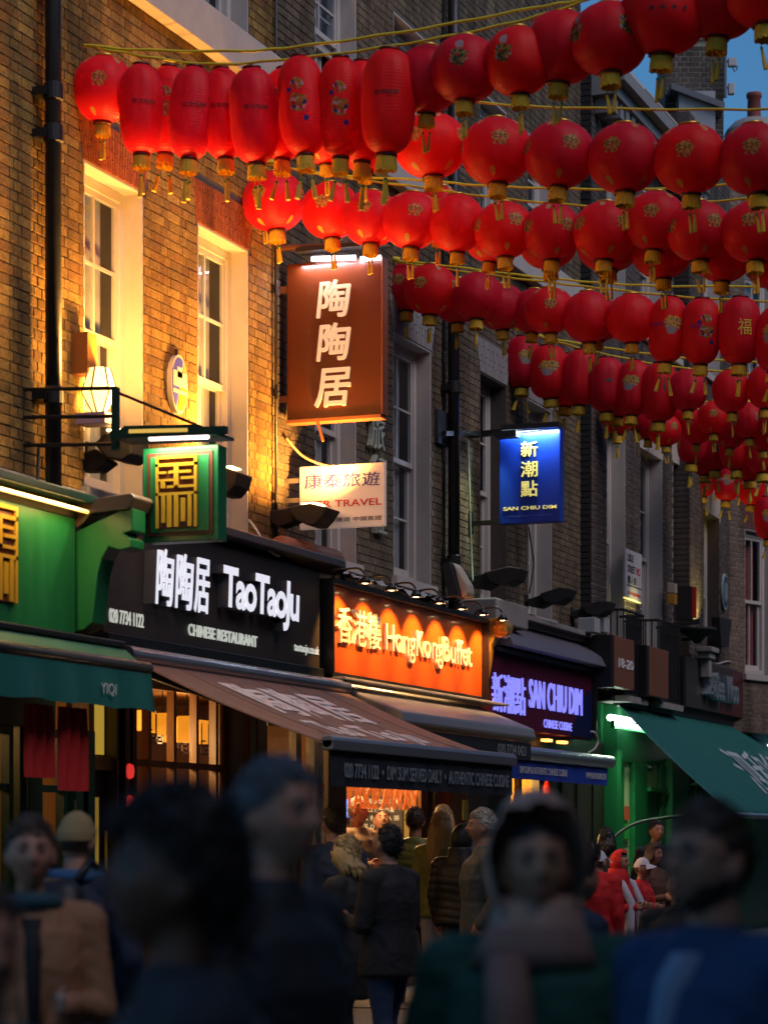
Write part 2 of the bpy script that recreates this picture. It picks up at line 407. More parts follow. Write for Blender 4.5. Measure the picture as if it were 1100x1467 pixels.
ARCHM = None
def sash_window(parent, W, dr, n, s0, s1, z0, z1, rec=.17, cols=2, rows=2, frame=M_WHITE, rev=M_REVEAL, curtain=True, open_low=0.0, label=None, sill=True, zmid=None, curt=None):
    """box sash window set back in the wall; W maps (s, z, outward) to the world"""
    mb = MB(); e = .004
    # reveal lining: left, right, head
    def pl(a0, a1, b0, b1, o0, o1): # s, z, out
        c = [W(a0, b0, o0), W(a1, b0, o0), W(a1, b0, o1), W(a0, b0, o1), W(a0, b1, o0), W(a1, b1, o0), W(a1, b1, o1), W(a0, b1, o1)]
        mb.hexa(c)
    pl(s0 - .001, s0 + .018, z0, z1, -rec, .001); pl(s1 - .018, s1 + .001, z0, z1, -rec, .001); pl(s0 + .018, s1 - .018, z1 - .018, z1 + .001, -rec, .001)
    if sill: pl(s0 - .05, s1 + .05, z0 - .09, z0, -rec, .06)
    o = mb.build('window', rev, parent, label=label)
    mb = MB(); a, b, c, d = s0 + .019, s1 - .019, z0 + .001, z1 - .019
    fw = .075; back = -rec - .05
    for (p, q, r_, s_) in ((a, a + fw, c, d), (b - fw, b, c, d), (a + fw, b - fw, d - fw, d), (a + fw, b - fw, c, c + .08)):
        pl2(mb, W, p, q, r_, s_, back, -rec + .02)
    mb.build('window_frame', frame, o, bevel=.004)
    a += fw; b -= fw; c += .08; d -= fw; mid = zmid or (c + d) / 2
    for name, lo, hi, oo in (('upper_sash', mid, d, -rec + .005), ('lower_sash', c, mid + .04, -rec - .035)):
        mb = MB(); st = .045
        if name == 'lower_sash' and open_low: lo += open_low; hi += open_low
        pl2(mb, W, a, a + st, lo, hi, oo - .035, oo); pl2(mb, W, b - st, b, lo, hi, oo - .035, oo)
        pl2(mb, W, a + st, b - st, hi - st, hi, oo - .035, oo); pl2(mb, W, a + st, b - st, lo, lo + (.075 if name == 'lower_sash' else .05), oo - .035, oo)
        for i in range(1, cols):
            x = a + (b - a) * i / cols; pl2(mb, W, x - .012, x + .012, lo + .05, hi - st, oo - .03, oo - .003)
        for i in range(1, rows):
            x = lo + (hi - lo) * i / rows; pl2(mb, W, a + st, b - st, x - .011, x + .011, oo - .029, oo - .004)
        so_ = mb.build('sash', frame, o)
        for i in range(cols):
            for k in range(rows):
                p0 = a + st / 2 + (b - a - st) * i / cols; p1 = a + st / 2 + (b - a - st) * (i + 1) / cols
                q0 = lo + .03 + (hi - lo - .05) * k / rows; q1 = lo + .03 + (hi - lo - .05) * (k + 1) / rows
                mb = MB(); pl2(mb, W, p0 + .001, p1 - .001, q0 + .001, q1 - .001, oo - .02, oo - .016)
                mb.build('pane', M_GLASS, o)
    if curtain:
        mb = MB(); y0 = back - .06
        ns = 26; vs = []; fs = []
        c1 = a + (b - a) * .02; c2 = b - (b - a) * (.04)
        for i in range(ns + 1):
            t = i / ns; s = c1 + (c2 - c1) * t; oo = y0 + .02 * math.sin(t * 37) + .01 * math.sin(t * 61)
            vs += [W(s, c, oo), W(s, d, oo)]
        for i in range(ns): fs.append((2 * i, 2 * i + 2, 2 * i + 3, 2 * i + 1))
        mb.add(vs, fs); mb.build('curtain', curt or M_CURT, o, smooth=True)
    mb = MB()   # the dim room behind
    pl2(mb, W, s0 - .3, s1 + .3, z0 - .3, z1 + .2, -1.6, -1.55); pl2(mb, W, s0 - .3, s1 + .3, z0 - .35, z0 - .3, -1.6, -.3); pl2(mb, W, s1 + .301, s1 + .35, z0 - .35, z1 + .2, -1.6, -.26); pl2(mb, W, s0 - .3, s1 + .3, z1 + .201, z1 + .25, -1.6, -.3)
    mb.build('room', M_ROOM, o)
    return o
def pl2(mb, W, a0, a1, b0, b1, o0, o1, mi=0):
    mb.hexa([W(a0, b0, o0), W(a1, b0, o0), W(a1, b0, o1), W(a0, b0, o1), W(a0, b1, o0), W(a1, b1, o0), W(a1, b1, o1), W(a0, b1, o1)], mi)

def gauged_arch(parent, W, s0, s1, z, h, splay, m, nb=26, name='brick_arch', out=.012):
    mb = MB()
    for i in range(nb):
        t0, t1 = i / nb, (i + 1) / nb - .009 * (26 / nb) ** .5
        b0, b1 = s0 + (s1 - s0) * t0, s0 + (s1 - s0) * t1
        T0, T1 = s0 - splay + (s1 - s0 + 2 * splay) * t0, s0 - splay + (s1 - s0 + 2 * splay) * t1
        cuts = (0, .48, .5, 1) if i % 2 else (0, .30, .32, .76, .78, 1)
        o = out + random.uniform(-.001, .002)
        for k in range(0, len(cuts) - 1, 2):
            f0, f1 = cuts[k], cuts[k + 1]
            L_ = lambda a, b, f: a + (b - a) * f
            q = [(L_(b0, T0, f0), z + h * f0), (L_(b1, T1, f0), z + h * f0), (L_(b1, T1, f1), z + h * f1), (L_(b0, T0, f1), z + h * f1)]
            mb.hexa([W(*q[0], -.01), W(*q[1], -.01), W(*q[1], o), W(*q[0], o), W(*q[3], -.01), W(*q[2], -.01), W(*q[2], o), W(*q[3], o)])
    o = mb.build(name, m, parent); o['kind'] = 'stuff'; return o

HEAD1, SILL1 = 6.58, 4.17
HEAD2, SILL2 = 9.72, 8.36
# window columns of the long terrace, as left and right edges along the wall
WU = [(U(120), U(205)), (U(283), U(355.5)), (U(451), U(510)), (U(563), U(617)), (U(687), U(725)), (U(755), U(790))]
def mkB(name, label, cat, ua, ub, v, z0, z1, wins, brick, mortar, singles=0, uppers=(), arch=True, low=0, winkw=None):
    b = thing(name, label, cat, (ua, -v, 0))
    blank = [(a - ua - .05, c - ua + .05, zz1, zz1 + .35) for (a, c, zz0, zz1) in wins] if arch else []
    ops = [(a - ua, c - ua, zz0, zz1) for (a, c, zz0, zz1) in wins + list(uppers)]
    W, dr, n = brick_wall(b, (ua, -v), (1, 0), ub - ua, z0, z1, ops, brick, mortar, singles, blank=blank)
    return b, W, dr, n
uA, uB, uC, uD = 11.5, U(396), U(641), U(831)
U_D0 = uD
# --- B1, golden brick house
b1, W1, dr1, n1 = mkB('brick_house', 'golden brick house lit orange by floodlights above the green and charcoal shop signs', 'house', uA, uB, 0, 3.4, 12.6,
    [(*WU[0], SILL1, HEAD1), (*WU[1], SILL1, HEAD1)], YBRICK, M_MORTAR, 300, [(WU[1][0], WU[1][1], SILL2, HEAD2), (WU[0][0], WU[0][1], SILL2, HEAD2)])
sash_window(b1, W1, dr1, n1, WU[0][0] - uA, WU[0][1] - uA, SILL1, HEAD1, label='tall white sash window glowing orange beside the wall lamp')
sash_window(b1, W1, dr1, n1, WU[1][0] - uA, WU[1][1] - uA, SILL1, HEAD1, label='tall white sash window glowing orange beside the round plaque')
sash_window(b1, W1, dr1, n1, WU[1][0] - uA, WU[1][1] - uA, SILL2, HEAD2, label='grey upper sash window above the string course')
sash_window(b1, W1, dr1, n1, WU[0][0] - uA, WU[0][1] - uA, SILL2, HEAD2)
for k in (0, 1):
    gauged_arch(b1, W1, WU[k][0] - uA - .01, WU[k][1] - uA + .01, HEAD1 + .004, .34, .10, RBRICK)
# --- B2
b2, W2, dr2, n2 = mkB('brick_house', 'brown brick house behind the hanging brown sign, with grey flat arches', 'house', uB, uC, 0, 3.4, 12.6,
    [(*WU[2], SILL1, HEAD1), (*WU[3], SILL1, HEAD1)], DBRICK, M_MORTAR, 300, [(WU[2][0], WU[2][1], SILL2, HEAD2), (WU[3][0], WU[3][1], SILL2, HEAD2)])
sash_window(b2, W2, dr2, n2, WU[2][0] - uB, WU[2][1] - uB, SILL1, HEAD1)
sash_window(b2, W2, dr2, n2, WU[3][0] - uB, WU[3][1] - uB, SILL1, HEAD1, label='tall grey sash window right of the small white sign')
sash_window(b2, W2, dr2, n2, WU[2][0] - uB, WU[2][1] - uB, SILL2, HEAD2, open_low=.5, label='upper sash window standing half open')
sash_window(b2, W2, dr2, n2, WU[3][0] - uB, WU[3][1] - uB, SILL2, HEAD2)
for k in (2, 3): gauged_arch(b2, W2, WU[k][0] - uB - .01, WU[k][1] - uB + .01, HEAD1 + .004, .34, .12, M_GREYST, nb=14)
# --- B3 (same terrace past the big drainpipe)
b3, W3, dr3, n3 = mkB('brick_house', 'brown brick house behind the hanging blue sign, right of the thick drainpipe', 'house', uC, uD, 0, 3.4, 12.2,
    [(*WU[4], SILL1, 6.66), (*WU[5], SILL1, 6.66)], DBRICK, M_MORTAR, 300, [(WU[4][0], WU[4][1], SILL2, HEAD2), (WU[5][0], WU[5][1], SILL2, HEAD2)])
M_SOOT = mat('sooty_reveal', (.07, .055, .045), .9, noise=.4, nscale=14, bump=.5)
for k in (4, 5):
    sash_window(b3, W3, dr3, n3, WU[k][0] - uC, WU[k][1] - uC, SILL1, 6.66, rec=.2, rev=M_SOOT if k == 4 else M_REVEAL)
    sash_window(b3, W3, dr3, n3, WU[k][0] - uC, WU[k][1] - uC, SILL2, HEAD2)
    gauged_arch(b3, W3, WU[k][0] - uC - .01, WU[k][1] - uC + .01, 6.664, .36, .12, M_GREYST, nb=14)
# string course across the first two houses
for bb, ua, ub in ((b1, uA, uB), (b2, uB, uC), (b3, uC, uD)):
    mb = MB(); mb.box(ua, ub - .004, -.12, .01, 7.98, 8.33)
    mb.build('string_course', M_REVEAL, bb, bevel=.01)
# --- house in grey brick, set a little forward
vE = .14
uE = U(838, vE); uF = U(987, vE)
w7 = (U(868, vE), U(895, vE)); w8 = (U(916, vE), U(948, vE)); w9 = (U(963, vE), U(984, vE))
b4, W4, dr4, n4 = mkB('brick_house', 'dark grey brick house with pale reveals behind the street name plate', 'house', uD, uF, vE, 3.4, 11.6,
    [(*w7, 3.95, 6.85), (*w8, 3.95, 6.78), (*w9, 3.95, 6.85)], GBRICK, M_MORTARP, 300, [(w7[0], w7[1], 8.3, 10.2), (w8[0], w8[1], 8.3, 10.2), (w9[0], w9[1], 8.3, 10.2)])
for w_ in (w7, w8, w9):
    sash_window(b4, W4, dr4, n4, w_[0] - uD, w_[1] - uD, 3.95, 6.78 if w_ is w8 else 6.85, rec=.2, cols=2, rows=2)
    sash_window(b4, W4, dr4, n4, w_[0] - uD, w_[1] - uD, 8.3, 10.2, rec=.2)
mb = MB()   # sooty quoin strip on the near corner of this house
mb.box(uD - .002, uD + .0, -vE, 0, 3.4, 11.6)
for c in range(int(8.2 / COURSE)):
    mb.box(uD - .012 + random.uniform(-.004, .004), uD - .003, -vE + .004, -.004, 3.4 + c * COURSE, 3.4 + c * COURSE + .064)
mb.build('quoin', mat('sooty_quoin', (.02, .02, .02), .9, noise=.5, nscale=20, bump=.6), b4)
# --- next house, forward again, with the lit strip of wall
vF = .28
uG = U(1044, vF); uF2 = U(987, vF)
w10 = (U(1007, vF), U(1030, vF))
b5, W5, dr5, n5 = mkB('brick_house', 'grey brick house with a yellow lit wall strip behind the red box sign', 'house', uF2, uG, vF, 3.4, 11.8,
    [(*w10, 3.95, 6.3)], GBRICK, M_MORTARP, 200, [(w10[0], w10[1], 8.3, 10.2)])
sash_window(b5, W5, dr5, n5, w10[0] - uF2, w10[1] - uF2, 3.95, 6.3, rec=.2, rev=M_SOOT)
sash_window(b5, W5, dr5, n5, w10[0] - uF2, w10[1] - uF2, 8.3, 10.2, rec=.2)
mb = MB(); mb.box(uF2 - .004, uF2, -vF, 0, 3.4, 11.8)
for c in range(int(8.3 / COURSE)): mb.box(uF2 - .014, uF2 - .005, -vF + .004, -.004, 3.4 + c * COURSE, 3.4 + c * COURSE + .064)
mb.build('return_wall', GBRICK, b5)
# --- house turned towards the street at the far end
ang6 = R(17.0)
P6 = Vector((uG, -vF, 0)); d6 = (math.cos(-ang6), math.sin(-ang6))
# outward normal of direction (cos,-sin) is (-sin... ) = right of dr
b6 = thing('brick_house', 'pale brown brick house at the far end with a red curtained window', 'house', (P6.x, P6.y, 0))
W6f = lambda s, z, o=0: P6 + Vector((d6[0], d6[1], 0)) * s + Vector((d6[1], -d6[0], 0)) * o + Vector((0, 0, z))
def s6(x):
    d = ray(x, 800); n = Vector((d6[1], -d6[0], 0)); t = (P6 - Vector((EYE.x, EYE.y, 0))).dot(n) / Vector((d.x, d.y, 0)).dot(n)
    q = EYE + d * t; return (Vector((q.x, q.y, 0)) - P6).dot(Vector((d6[0], d6[1], 0))), t
sa, ta = s6(1066); sb, tb = s6(1102)
z6t, z6b = CAMZ + (HOR - 757) / FPX * ta, CAMZ + (HOR - 965) / FPX * ta
W6, dr6, n6 = brick_wall(b6, (P6.x, P6.y), d6, 7.0, 3.2, 11.5, [(sa, sb, z6b, z6t), (sa, sb, 8.4, 10.2)], PBRICK, M_MORTARP, 250)
M_REDC = mat('red_brown_curtain', (.34, .06, .04), .8, noise=.3, nscale=5, stretch=(9, 9, .6))
sash_window(b6, W6, dr6, n6, sa, sb, z6b, z6t, rec=.1, cols=2, rows=1, curt=M_REDC, label='white sash window with a dark red curtain')
sash_window(b6, W6, dr6, n6, sa, sb, 8.4, 10.2, rec=.1)
gauged_arch(b6, W6, sa - .02, sb + .02, z6t + .004, .36, .12, mat('dull_red_lintel', (.14, .05, .045), .85, noise=.3, nscale=9, bump=.4), nb=14)

# ------------------------------------------------------------------ roofs, chimneys, dormers
def gpx(x, y, dep): return atD(x, y, dep)
mb = MB(); mb.box(uC, uD, -.25, .3, 12.2, 12.34); mb.box(uC, uD, -.18, .3, 12.06, 12.2)
mb.build('cornice', M_LEAD, b3)
mb = MB(); mb.box(uD, uF, -vE - .42, .2, 10.9, 11.05); mb.box(uD, uF, -vE - .30, .2, 10.75, 10.9)
for i in range(18):
    x = uD + .12 + i * (uF - uD) / 18; mb.box(x, x + .16, -vE - .26, -vE, 10.56, 10.745)
mb.build('cornice', mat('grey_painted_cornice', (.22, .22, .22), .7, noise=.3, nscale=7, bump=.3), b4)
mb = MB(); mb.slab([(uD, -.1, 11.6), (uG + 6, -.1, 11.6), (uG + 6, 3.2, 14.6), (uD, 3.2, 14.6)], (0, 0, -.1)); 
rf = mb.build('roof', M_SLATE, b4)
smb = MB(); smb.box(0, .29, -.008, .0, 0, .2); sme = smb.mesh('slate', M_SLATE)
cnt = 0
for r_ in range(14):
    for k in range(20):
        x = uD + .15 + (k + .5 * (r_ % 2)) * .3; y = -.06 + r_ * .135
        o = bpy.data.objects.new('slate', sme); COL.objects.link(o); o.parent = rf
        o.location = Vector((x, y - .012, 11.62 + r_ * .1227)) - wloc(rf); o.rotation_euler = (R(-47), 0, R(random.uniform(-1, 1)))
# party wall with a pale coping, rising up the roof
pA = at(918, 96, -.1); 
mb = MB(); uP = U(921)
mb.slab([(uP, .0, 11.3), (uP, 3.0, 14.6), (uP, 3.0, 11.3)], (.30, 0, 0)); mb.build('party_wall', GBRICK, b4)
mb = MB(); mb.slab([(uP - .05, -.12, 11.35), (uP - .05, 3.0, 14.72), (uP - .05, 3.0, 14.62), (uP - .05, -.12, 11.25)], (.4, 0, 0)); mb.build('coping', M_GREYST, b4)
# dormer boxes
def dormer(parent, x0, x1, ytop, ybot, dep, m):
    a = atD(x0, ybot, dep); b = atD(x1, ybot, dep); t = atD(x0, ytop, dep).z
    mb = MB(); dn = Vector((0, 1.4, 0)); off = FW * .9
    mb.slab([a, b, (b.x, b.y, t), (a.x, a.y, t)], off); o = mb.build('dormer', m, parent)
    mb = MB(); rr = (b - a).normalized() * .12
    mb.slab([Vector((a.x, a.y, t)) - rr - FW * .1, Vector((b.x, b.y, t)) + rr - FW * .1 - Vector((0, 0, .28)), Vector((b.x, b.y, t + .09)) + rr - FW * .1 - Vector((0, 0, .28)), Vector((a.x, a.y, t + .09)) - rr - FW * .1], FW * 1.2)
    mb.build('dormer_roof', M_LEAD, o)
    return o
dormer(b5, 972, 1024, 130, 215, 34.2, mat('grey_render', (.34, .35, .38), .8, noise=.15, nscale=5))
# big chimney stack facing the camera, of separate bricks
def stack(label, x0, x1, yt, yb, dep, thick, pots, bm=GBRICK):
    a = atD(x0, yb, dep); b = atD(x1, yb, dep); zt = atD(x0, yt, dep).z
    t = thing('chimney_stack', label, 'chimney', (a.x, a.y, a.z))
    d = (b - a); L_ = d.length; d.normalize()
    Wc, dc, nc_ = brick_wall(t, (a.x, a.y), (d.x, d.y), L_, a.z, zt, [], bm, M_MORTARP, 300, back=False, thick=thick)
    mb = MB(); pl2(mb, Wc, -.06, L_ + .06, zt, zt + .09, -thick - .06, .06); pl2(mb, Wc, -.02, L_ + .02, zt + .09, zt + .16, -thick - .02, .02); mb.build('cap', M_GREYST, t)
    return t, Wc, L_, zt
t, Wc, L_, zt = stack('dark brick chimney stack rising against the blue sky with aerials on its side', 952, 1036, 58, 238, 34.6, .9, 0)
def pot(parent, c, r, h, m):
    mb = MB(); mb.lathe([(r * .98, 0), (r * .92, h * .1), (r * .85, h * .8), (r, h * .83), (r * 1.05, h * .9), (r * 1.0, h), (r * .8, h), (r * .75, h * .6), (0.001, h * .6)], 20, c); mb.build('chimney_pot', m, parent, smooth=True)
M_TERRA = mat('terracotta', (.17, .04, .035), .75, noise=.3, nscale=12, bump=.2)
# aerials on the stack side
aer = thing('aerial_unit', 'grey aerial boxes bolted to the side of the chimney stack', 'aerial', tuple(atD(1040, 100, 34.5)))
for (x0, x1, y0, y1) in ((1043, 1055, 82, 94), (1043, 1052, 118, 134)):
    mb = MB(); a = atD(x0, y1, 34.4); b = atD(x1, y0, 34.4); q = atD(x1, y1, 34.4)
    mb.slab([a, q, b, Vector((a.x, a.y, b.z))], FW * .1); mb.build('box', mat('pale_plastic', (.4, .41, .42), .5), aer, bevel=.01)
mb = MB(); mb.tube([atD(1038, 70, 34.4), atD(1038, 140, 34.4)], .025, 8); mb.tube([atD(1037, 88, 34.45), atD(1045, 88, 34.45)], .015, 6); mb.tube([atD(1037, 126, 34.45), atD(1045, 126, 34.45)], .015, 6)
mb.tube([atD(1047, 94, 34.4), atD(1052, 103, 34.4), atD(1055, 99, 34.4), atD(1055, 94, 34.4)], .01, 5)
mb.build('mast', M_LEAD, aer)
# far chimney with round clay pot
c = atD(1080, 190, 40)
ch = thing('chimney_stack', 'low domed chimney top with one tall red clay pot', 'chimney', (c.x, c.y, c.z - 1.5))
mb = MB(); mb.lathe([(.42, -2.4), (.42, -.12), (.50, -.05), (.47, .03), (.34, .16), (.25, .2), (.001, .2)], 24, tuple(c)); mb.build('dome', M_GREYST, ch, smooth=True)
pot(ch, (c.x - .03, c.y, c.z + .19), .125, .45, M_TERRA)
# small roof edge behind the chimneys
mb = MB(); a = atD(1020, 212, 39); b = atD(1130, 196, 39); mb.slab([a - UP * 2.2, b - UP * 2.2, b, a], FW * 1.5)
mb.build('parapet', GBRICK, b6)
# blue name board high on the roof
nb_ = thing('roof_sign', 'pale panel with faded lettering high up by the roof slope', 'sign', tuple(at(896, 175, .25)))
a = at(893, 180, .3); b = at(923, 196, .3); zt = Z(893, 92, .3); 
mb = MB(); mb.box(a.x, b.x, -.30, -.26, a.z - .05, zt); mb.build('board', mat('pale_blue_board', (.42, .50, .56), .6, noise=.1), nb_)
M_GREYL = mat('grey_lettering', (.12, .15, .19), .6)
text('lettering', 'NEW', (a.x + .06, -.302, zt - .55), AX, UP, (b.x - a.x) * .8, .3, M_GREYL, nb_, .004)
text('lettering', 'LOON', (a.x + .06, -.302, zt - 1.02), AX, UP, (b.x - a.x) * .85, .3, M_GREYL, nb_, .004)

# ------------------------------------------------------------------ the terrace across the street (behind the viewer's right shoulder)
for i, (xa, xb, h_) in enumerate(((-12, 4, 12.5), (4.05, 19, 13.2), (19.05, 36, 12.4), (36.05, 60, 13), (60.05, 95, 14), (95.05, 140, 14))):
    t = thing('brick_house', ['brick house across the street, behind the viewer', 'brick house across the street, level with the lantern ropes', 'brick house across the street, facing the orange sign', 'brick house across the street, facing the far green shop', 'long brick house across the street, towards the far end', 'last long brick house across the street'][i], 'house', (xa, -12.6, 0))
    mb = MB(); mb.box(xa, xb, -22, -12.6, 0, h_); mb.build('wall', PBRICK, t)
    for k in range(int((xb - xa) / 2.5)):
        for z0 in (4.2, 8.3):
            x = xa + .9 + k * 2.5; mb = MB(); mb.box(x, x + 1.1, -12.62, -12.56, z0, z0 + 2.2); wn = mb.build('window', M_WHITE, t)
            for a in (0, 1):
                for c in (0, 1): mb = MB(); mb.box(x + .06 + a * .5, x + .54 + a * .5, -12.56, -12.552, z0 + .06 + c * 1.05, z0 + 1.05 + c * 1.05); mb.build('pane', M_BLACK, wn)
    mb = MB(); mb.box(xa + .2, xb - .2, -12.6, -12.4, 0.1, 3.6); mb.build('shopfront', M_DGREEN, t)

t = thing('brick_house', 'brick house closing the far end of the street', 'house', (150, -6, 0)); mb = MB(); mb.box(150, 160, -40, 30, 0, 14); mb.build('wall', PBRICK, t)
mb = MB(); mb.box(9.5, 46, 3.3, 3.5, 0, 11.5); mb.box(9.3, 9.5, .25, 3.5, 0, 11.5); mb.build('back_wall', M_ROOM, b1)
LK = 1.2
# ------------------------------------------------------------------ lamps (some without a visible fitting)
def spot(name, loc, target, e, col, size=R(100), blend=.6, rad=.05, parent=None):
    l = bpy.data.lights.new(name, 'SPOT'); l.energy = e * LK; l.color = col; l.spot_size = size; l.spot_blend = blend; l.shadow_soft_size = rad
    o = bpy.data.objects.new(name, l); COL.objects.link(o); o.location = loc
    o.rotation_euler = (Vector(target) - Vector(loc)).to_track_quat('-Z', 'Y').to_euler()
    return o
def point(name, loc, e, col, rad=.06):
    l = bpy.data.lights.new(name, 'POINT'); l.energy = e * LK; l.color = col; l.shadow_soft_size = rad
    o = bpy.data.objects.new(name, l); COL.objects.link(o); o.location = loc; return o
def area(name, loc, target, e, col, sx, sy):
    l = bpy.data.lights.new(name, 'AREA'); l.shape = 'RECTANGLE'; l.size = sx; l.size_y = sy; l.energy = e * LK; l.color = col
    o = bpy.data.objects.new(name, l); COL.objects.link(o); o.location = loc
    o.rotation_euler = (Vector(target) - Vector(loc)).to_track_quat('-Z', 'Y').to_euler(); return o
AMB = (1.0, .43, .085); WRM = (1.0, .62, .25)

def floodlight(label, root, body, gear, width=.30, lit=0, aim=None, pose=None):
    Xr = U(root[0]); r0 = at(*root, 0)
    t = thing('floodlight', label, 'floodlight', tuple(r0), 'floodlights bracketed out from the house fronts')
    B = [atU(x, y, Xr) for x, y in body]; G = [atU(x, y, Xr) for x, y in gear]
    mb = MB(); mb.slab([p - AX * width / 2 for p in B], AX * width); hs = mb.build('housing', M_BLACKM, t, bevel=.012)
    mb = MB(); mb.slab([p - AX * width * .3 for p in G], AX * width * .6); mb.build('control_box', M_BLACKM, t, bevel=.01)
    mb = MB(); gc = sum(G, Vector()) / len(G); mb.tube([(Xr, -.0, r0.z), (Xr, gc.y, gc.z)], .022, 8); mb.box(Xr - .06, Xr + .06, -.02, 0, r0.z - .08, r0.z + .08); mb.build('arm', M_BLACKM, t)
    c = sum(B, Vector()) / len(B)
    if lit:
        top = Vector((c.x, c.y + .02, max(p.z for p in B) + .012))
        mb = MB(); mb.box(c.x - .1, c.x + .1, c.y - .05, c.y + .09, top.z - .01, top.z); mb.build('lens', emis('lit_lens', (1, .6, .2), 12), t)
        spot('floodlight_beam', top + UP * .03 + NY * .25, aim or (c.x, 0, c.z + 1.3), lit, AMB, R(150), .8, .07)
    return t
floodlight('dark floodlight on a long arm in front of the small white travel sign', (392, 735),
           [(419, 730), (453, 724), (479, 730), (471, 743), (460, 755), (449, 755), (433, 748)], [(378, 735), (419, 730), (428, 748), (405, 757), (392, 748)], lit=100, aim=(18.9, 0.2, 6.3))
floodlight('dark floodlight seen end on, at the right edge of the green hanging sign', (296, 680),
           [(313, 676), (330, 672), (352, 680), (347, 698), (336, 711), (322, 712), (313, 706)], [(300, 678), (316, 678), (316, 696), (300, 694)], lit=125, aim=(17.3, 0.1, 6.0))
floodlight('wide dark floodlight behind the green bracket arm, below the wall lamp', (128, 650),
           [(148, 640), (163, 626), (200, 618), (202, 655), (188, 664), (166, 660)], [(112, 655), (145, 645), (163, 663), (146, 676), (118, 676)], lit=125, aim=(15.8, 0.1, 6.2))
floodlight('unlit black floodlight below the hanging blue sign, leftmost of the three there', (668, 832),
           [(698, 822), (735, 813), (752, 816), (745, 832), (732, 840), (708, 836)], [(672, 828), (698, 822), (712, 838), (700, 846), (676, 842)])
floodlight('unlit black floodlight with a pale sticker, between the blue sign and the balcony', (752, 862),
           [(778, 852), (806, 843), (822, 845), (816, 858), (803, 867), (784, 864)], [(757, 860), (778, 853), (788, 866), (776, 872), (760, 869)])
floodlight('unlit black floodlight beside the small balcony, rightmost of the three there', (818, 880),
           [(836, 870), (862, 862), (878, 863), (873, 876), (862, 884), (845, 881)], [(818, 878), (837, 871), (846, 882), (836, 888), (820, 885)])
# upturned dish of a floodlight with a beige back
c = at(655, 835, .45)
t = thing('upturned_floodlight', 'floodlight with a beige domed reflector standing upright beside the thick drainpipe', 'floodlight', tuple(c))
mb = MB(); mb.slab([atU(x, y, c.x) - AX * .12 for x, y in ((637, 812), (650, 806), (664, 855), (648, 858))], AX * .3); mb.build('housing', M_BLACKM, t, bevel=.01)
mb = MB(); mb.slab([atU(x, y, c.x) - AX * .08 for x, y in ((651, 806), (658, 814), (672, 838), (674, 850), (670, 858), (664, 856))], AX * .22); mb.build('reflector', mat('beige_plastic', (.45, .38, .28), .5), t, bevel=.03)
mb = MB(); mb.box(c.x - .05, c.x + .05, c.y, 0, c.z - .17, c.z - .12); mb.build('bracket', M_BLACKM, t)

# wall lamp, six sided
p0 = at(108, 560, 0); 
t = thing('wall_lantern', 'lit angular amber glass wall lamp beside the leftmost window', 'lamp', tuple(p0))
Xl = p0.x
prof = [(100, 517), (126, 520), (134, 545), (129, 577), (104, 582), (96, 548)]
mb = MB()
hexv = [(-.0, .06), (.13, .13), (.2, .0), (.13, -.13), (0, -.06)]
zc = Z(118, 550, .2); vv = .20
def hexring(z, r): return [Vector((Xl + r * math.cos(R(60 * k)), -vv + r * math.sin(R(60 * k)), z)) for k in range(6)]
rs = [hexring(zc - .16, .05), hexring(zc - .02, .13), hexring(zc + .16, .075)]
for i in range(2):
    for k in range(6):
        a, b_, c_, d_ = rs[i][k], rs[i][(k + 1) % 6], rs[i + 1][(k + 1) % 6], rs[i + 1][k]
        m_ = MB(); m_.quad(a, b_, c_, d_); m_.build('pane', emis('amber_lamp_glass', (1, .55, .14), 2.6), t)
mb = MB()
for i in range(2):
    for k in range(6): mb.tube([rs[i][k], rs[i + 1][k]], .007, 5)
mb.add([p for p in rs[2]], [(0, 1, 2, 3, 4, 5)]); mb.add([p for p in rs[0]], [(0, 1, 2, 3, 4, 5)])
mb.build('frame', M_BLACK, t)
mb = MB(); mb.box(Xl - .07, Xl + .07, -.14, 0, zc + .12, zc + .42); mb.build('backplate', mat('amber_metal', (.45, .16, .03), .5), t)
mb = MB(); mb.box(Xl - .09, Xl + .09, -vv - .09, -.05, zc - .25, zc - .17); mb.build('base', mat('mauve_box', (.35, .30, .45), .5), t)
point('wall_lantern_light', (Xl, -vv - .30, zc - .02), 12, (1, .5, .12), .1)

# ------------------------------------------------------------------ drainpipes, cables
def pipe(label, x, v, z0, z1, r, collars=(), m=M_BLACK, name='drainpipe'):
    X = U(x, v); t = thing(name, label, 'drainpipe', (X, -v, z0))
    mb = MB(); mb.tube([(X, -v, z0), (X, -v, z1)], r, 16); mb.build('pipe', m, t, smooth=True)
    for z in collars:
        mb = MB(); mb.lathe([(r, 0), (r * 1.2, .01), (r * 1.2, .12), (r, .13)], 16, (X, -v, z)); mb.box(X - r * 1.6, X + r * 1.6, -v + r * .2, 0, z + .03, z + .09)
        mb.build('collar', m, t)
    return t
pipe('thick black drainpipe near the left edge beside the lamp', 77, .13, 3.85, 12, .058, [Z(77, 205, .13), Z(77, 145, .13), Z(77, 570, .13) - .05, 7.6, 9.4])
pipe('thick black drainpipe left of the hanging blue sign', 650, .12, 3.7, 12, .062, [4.4, 6.2, 8.0, 9.8])
pipe('thin dark pipe at the edge of the orange lit wall', 395.5, .04, 3.95, 11, .014, [4.5, 5.4, 6.3, 7.2])
pipe('thin cable pipe running down the wall just left of the thick drainpipe', 636, .03, 3.7, 11, .013, [4.5, 5.5, 6.5])
def cable(label, pts, r=.008, m=M_BLACKM, name='cable'):
    mb = MB(); mb.tube(pts, r, 6); o = mb.build(name, m, smooth=True); tag(o, label, 'cable'); return o
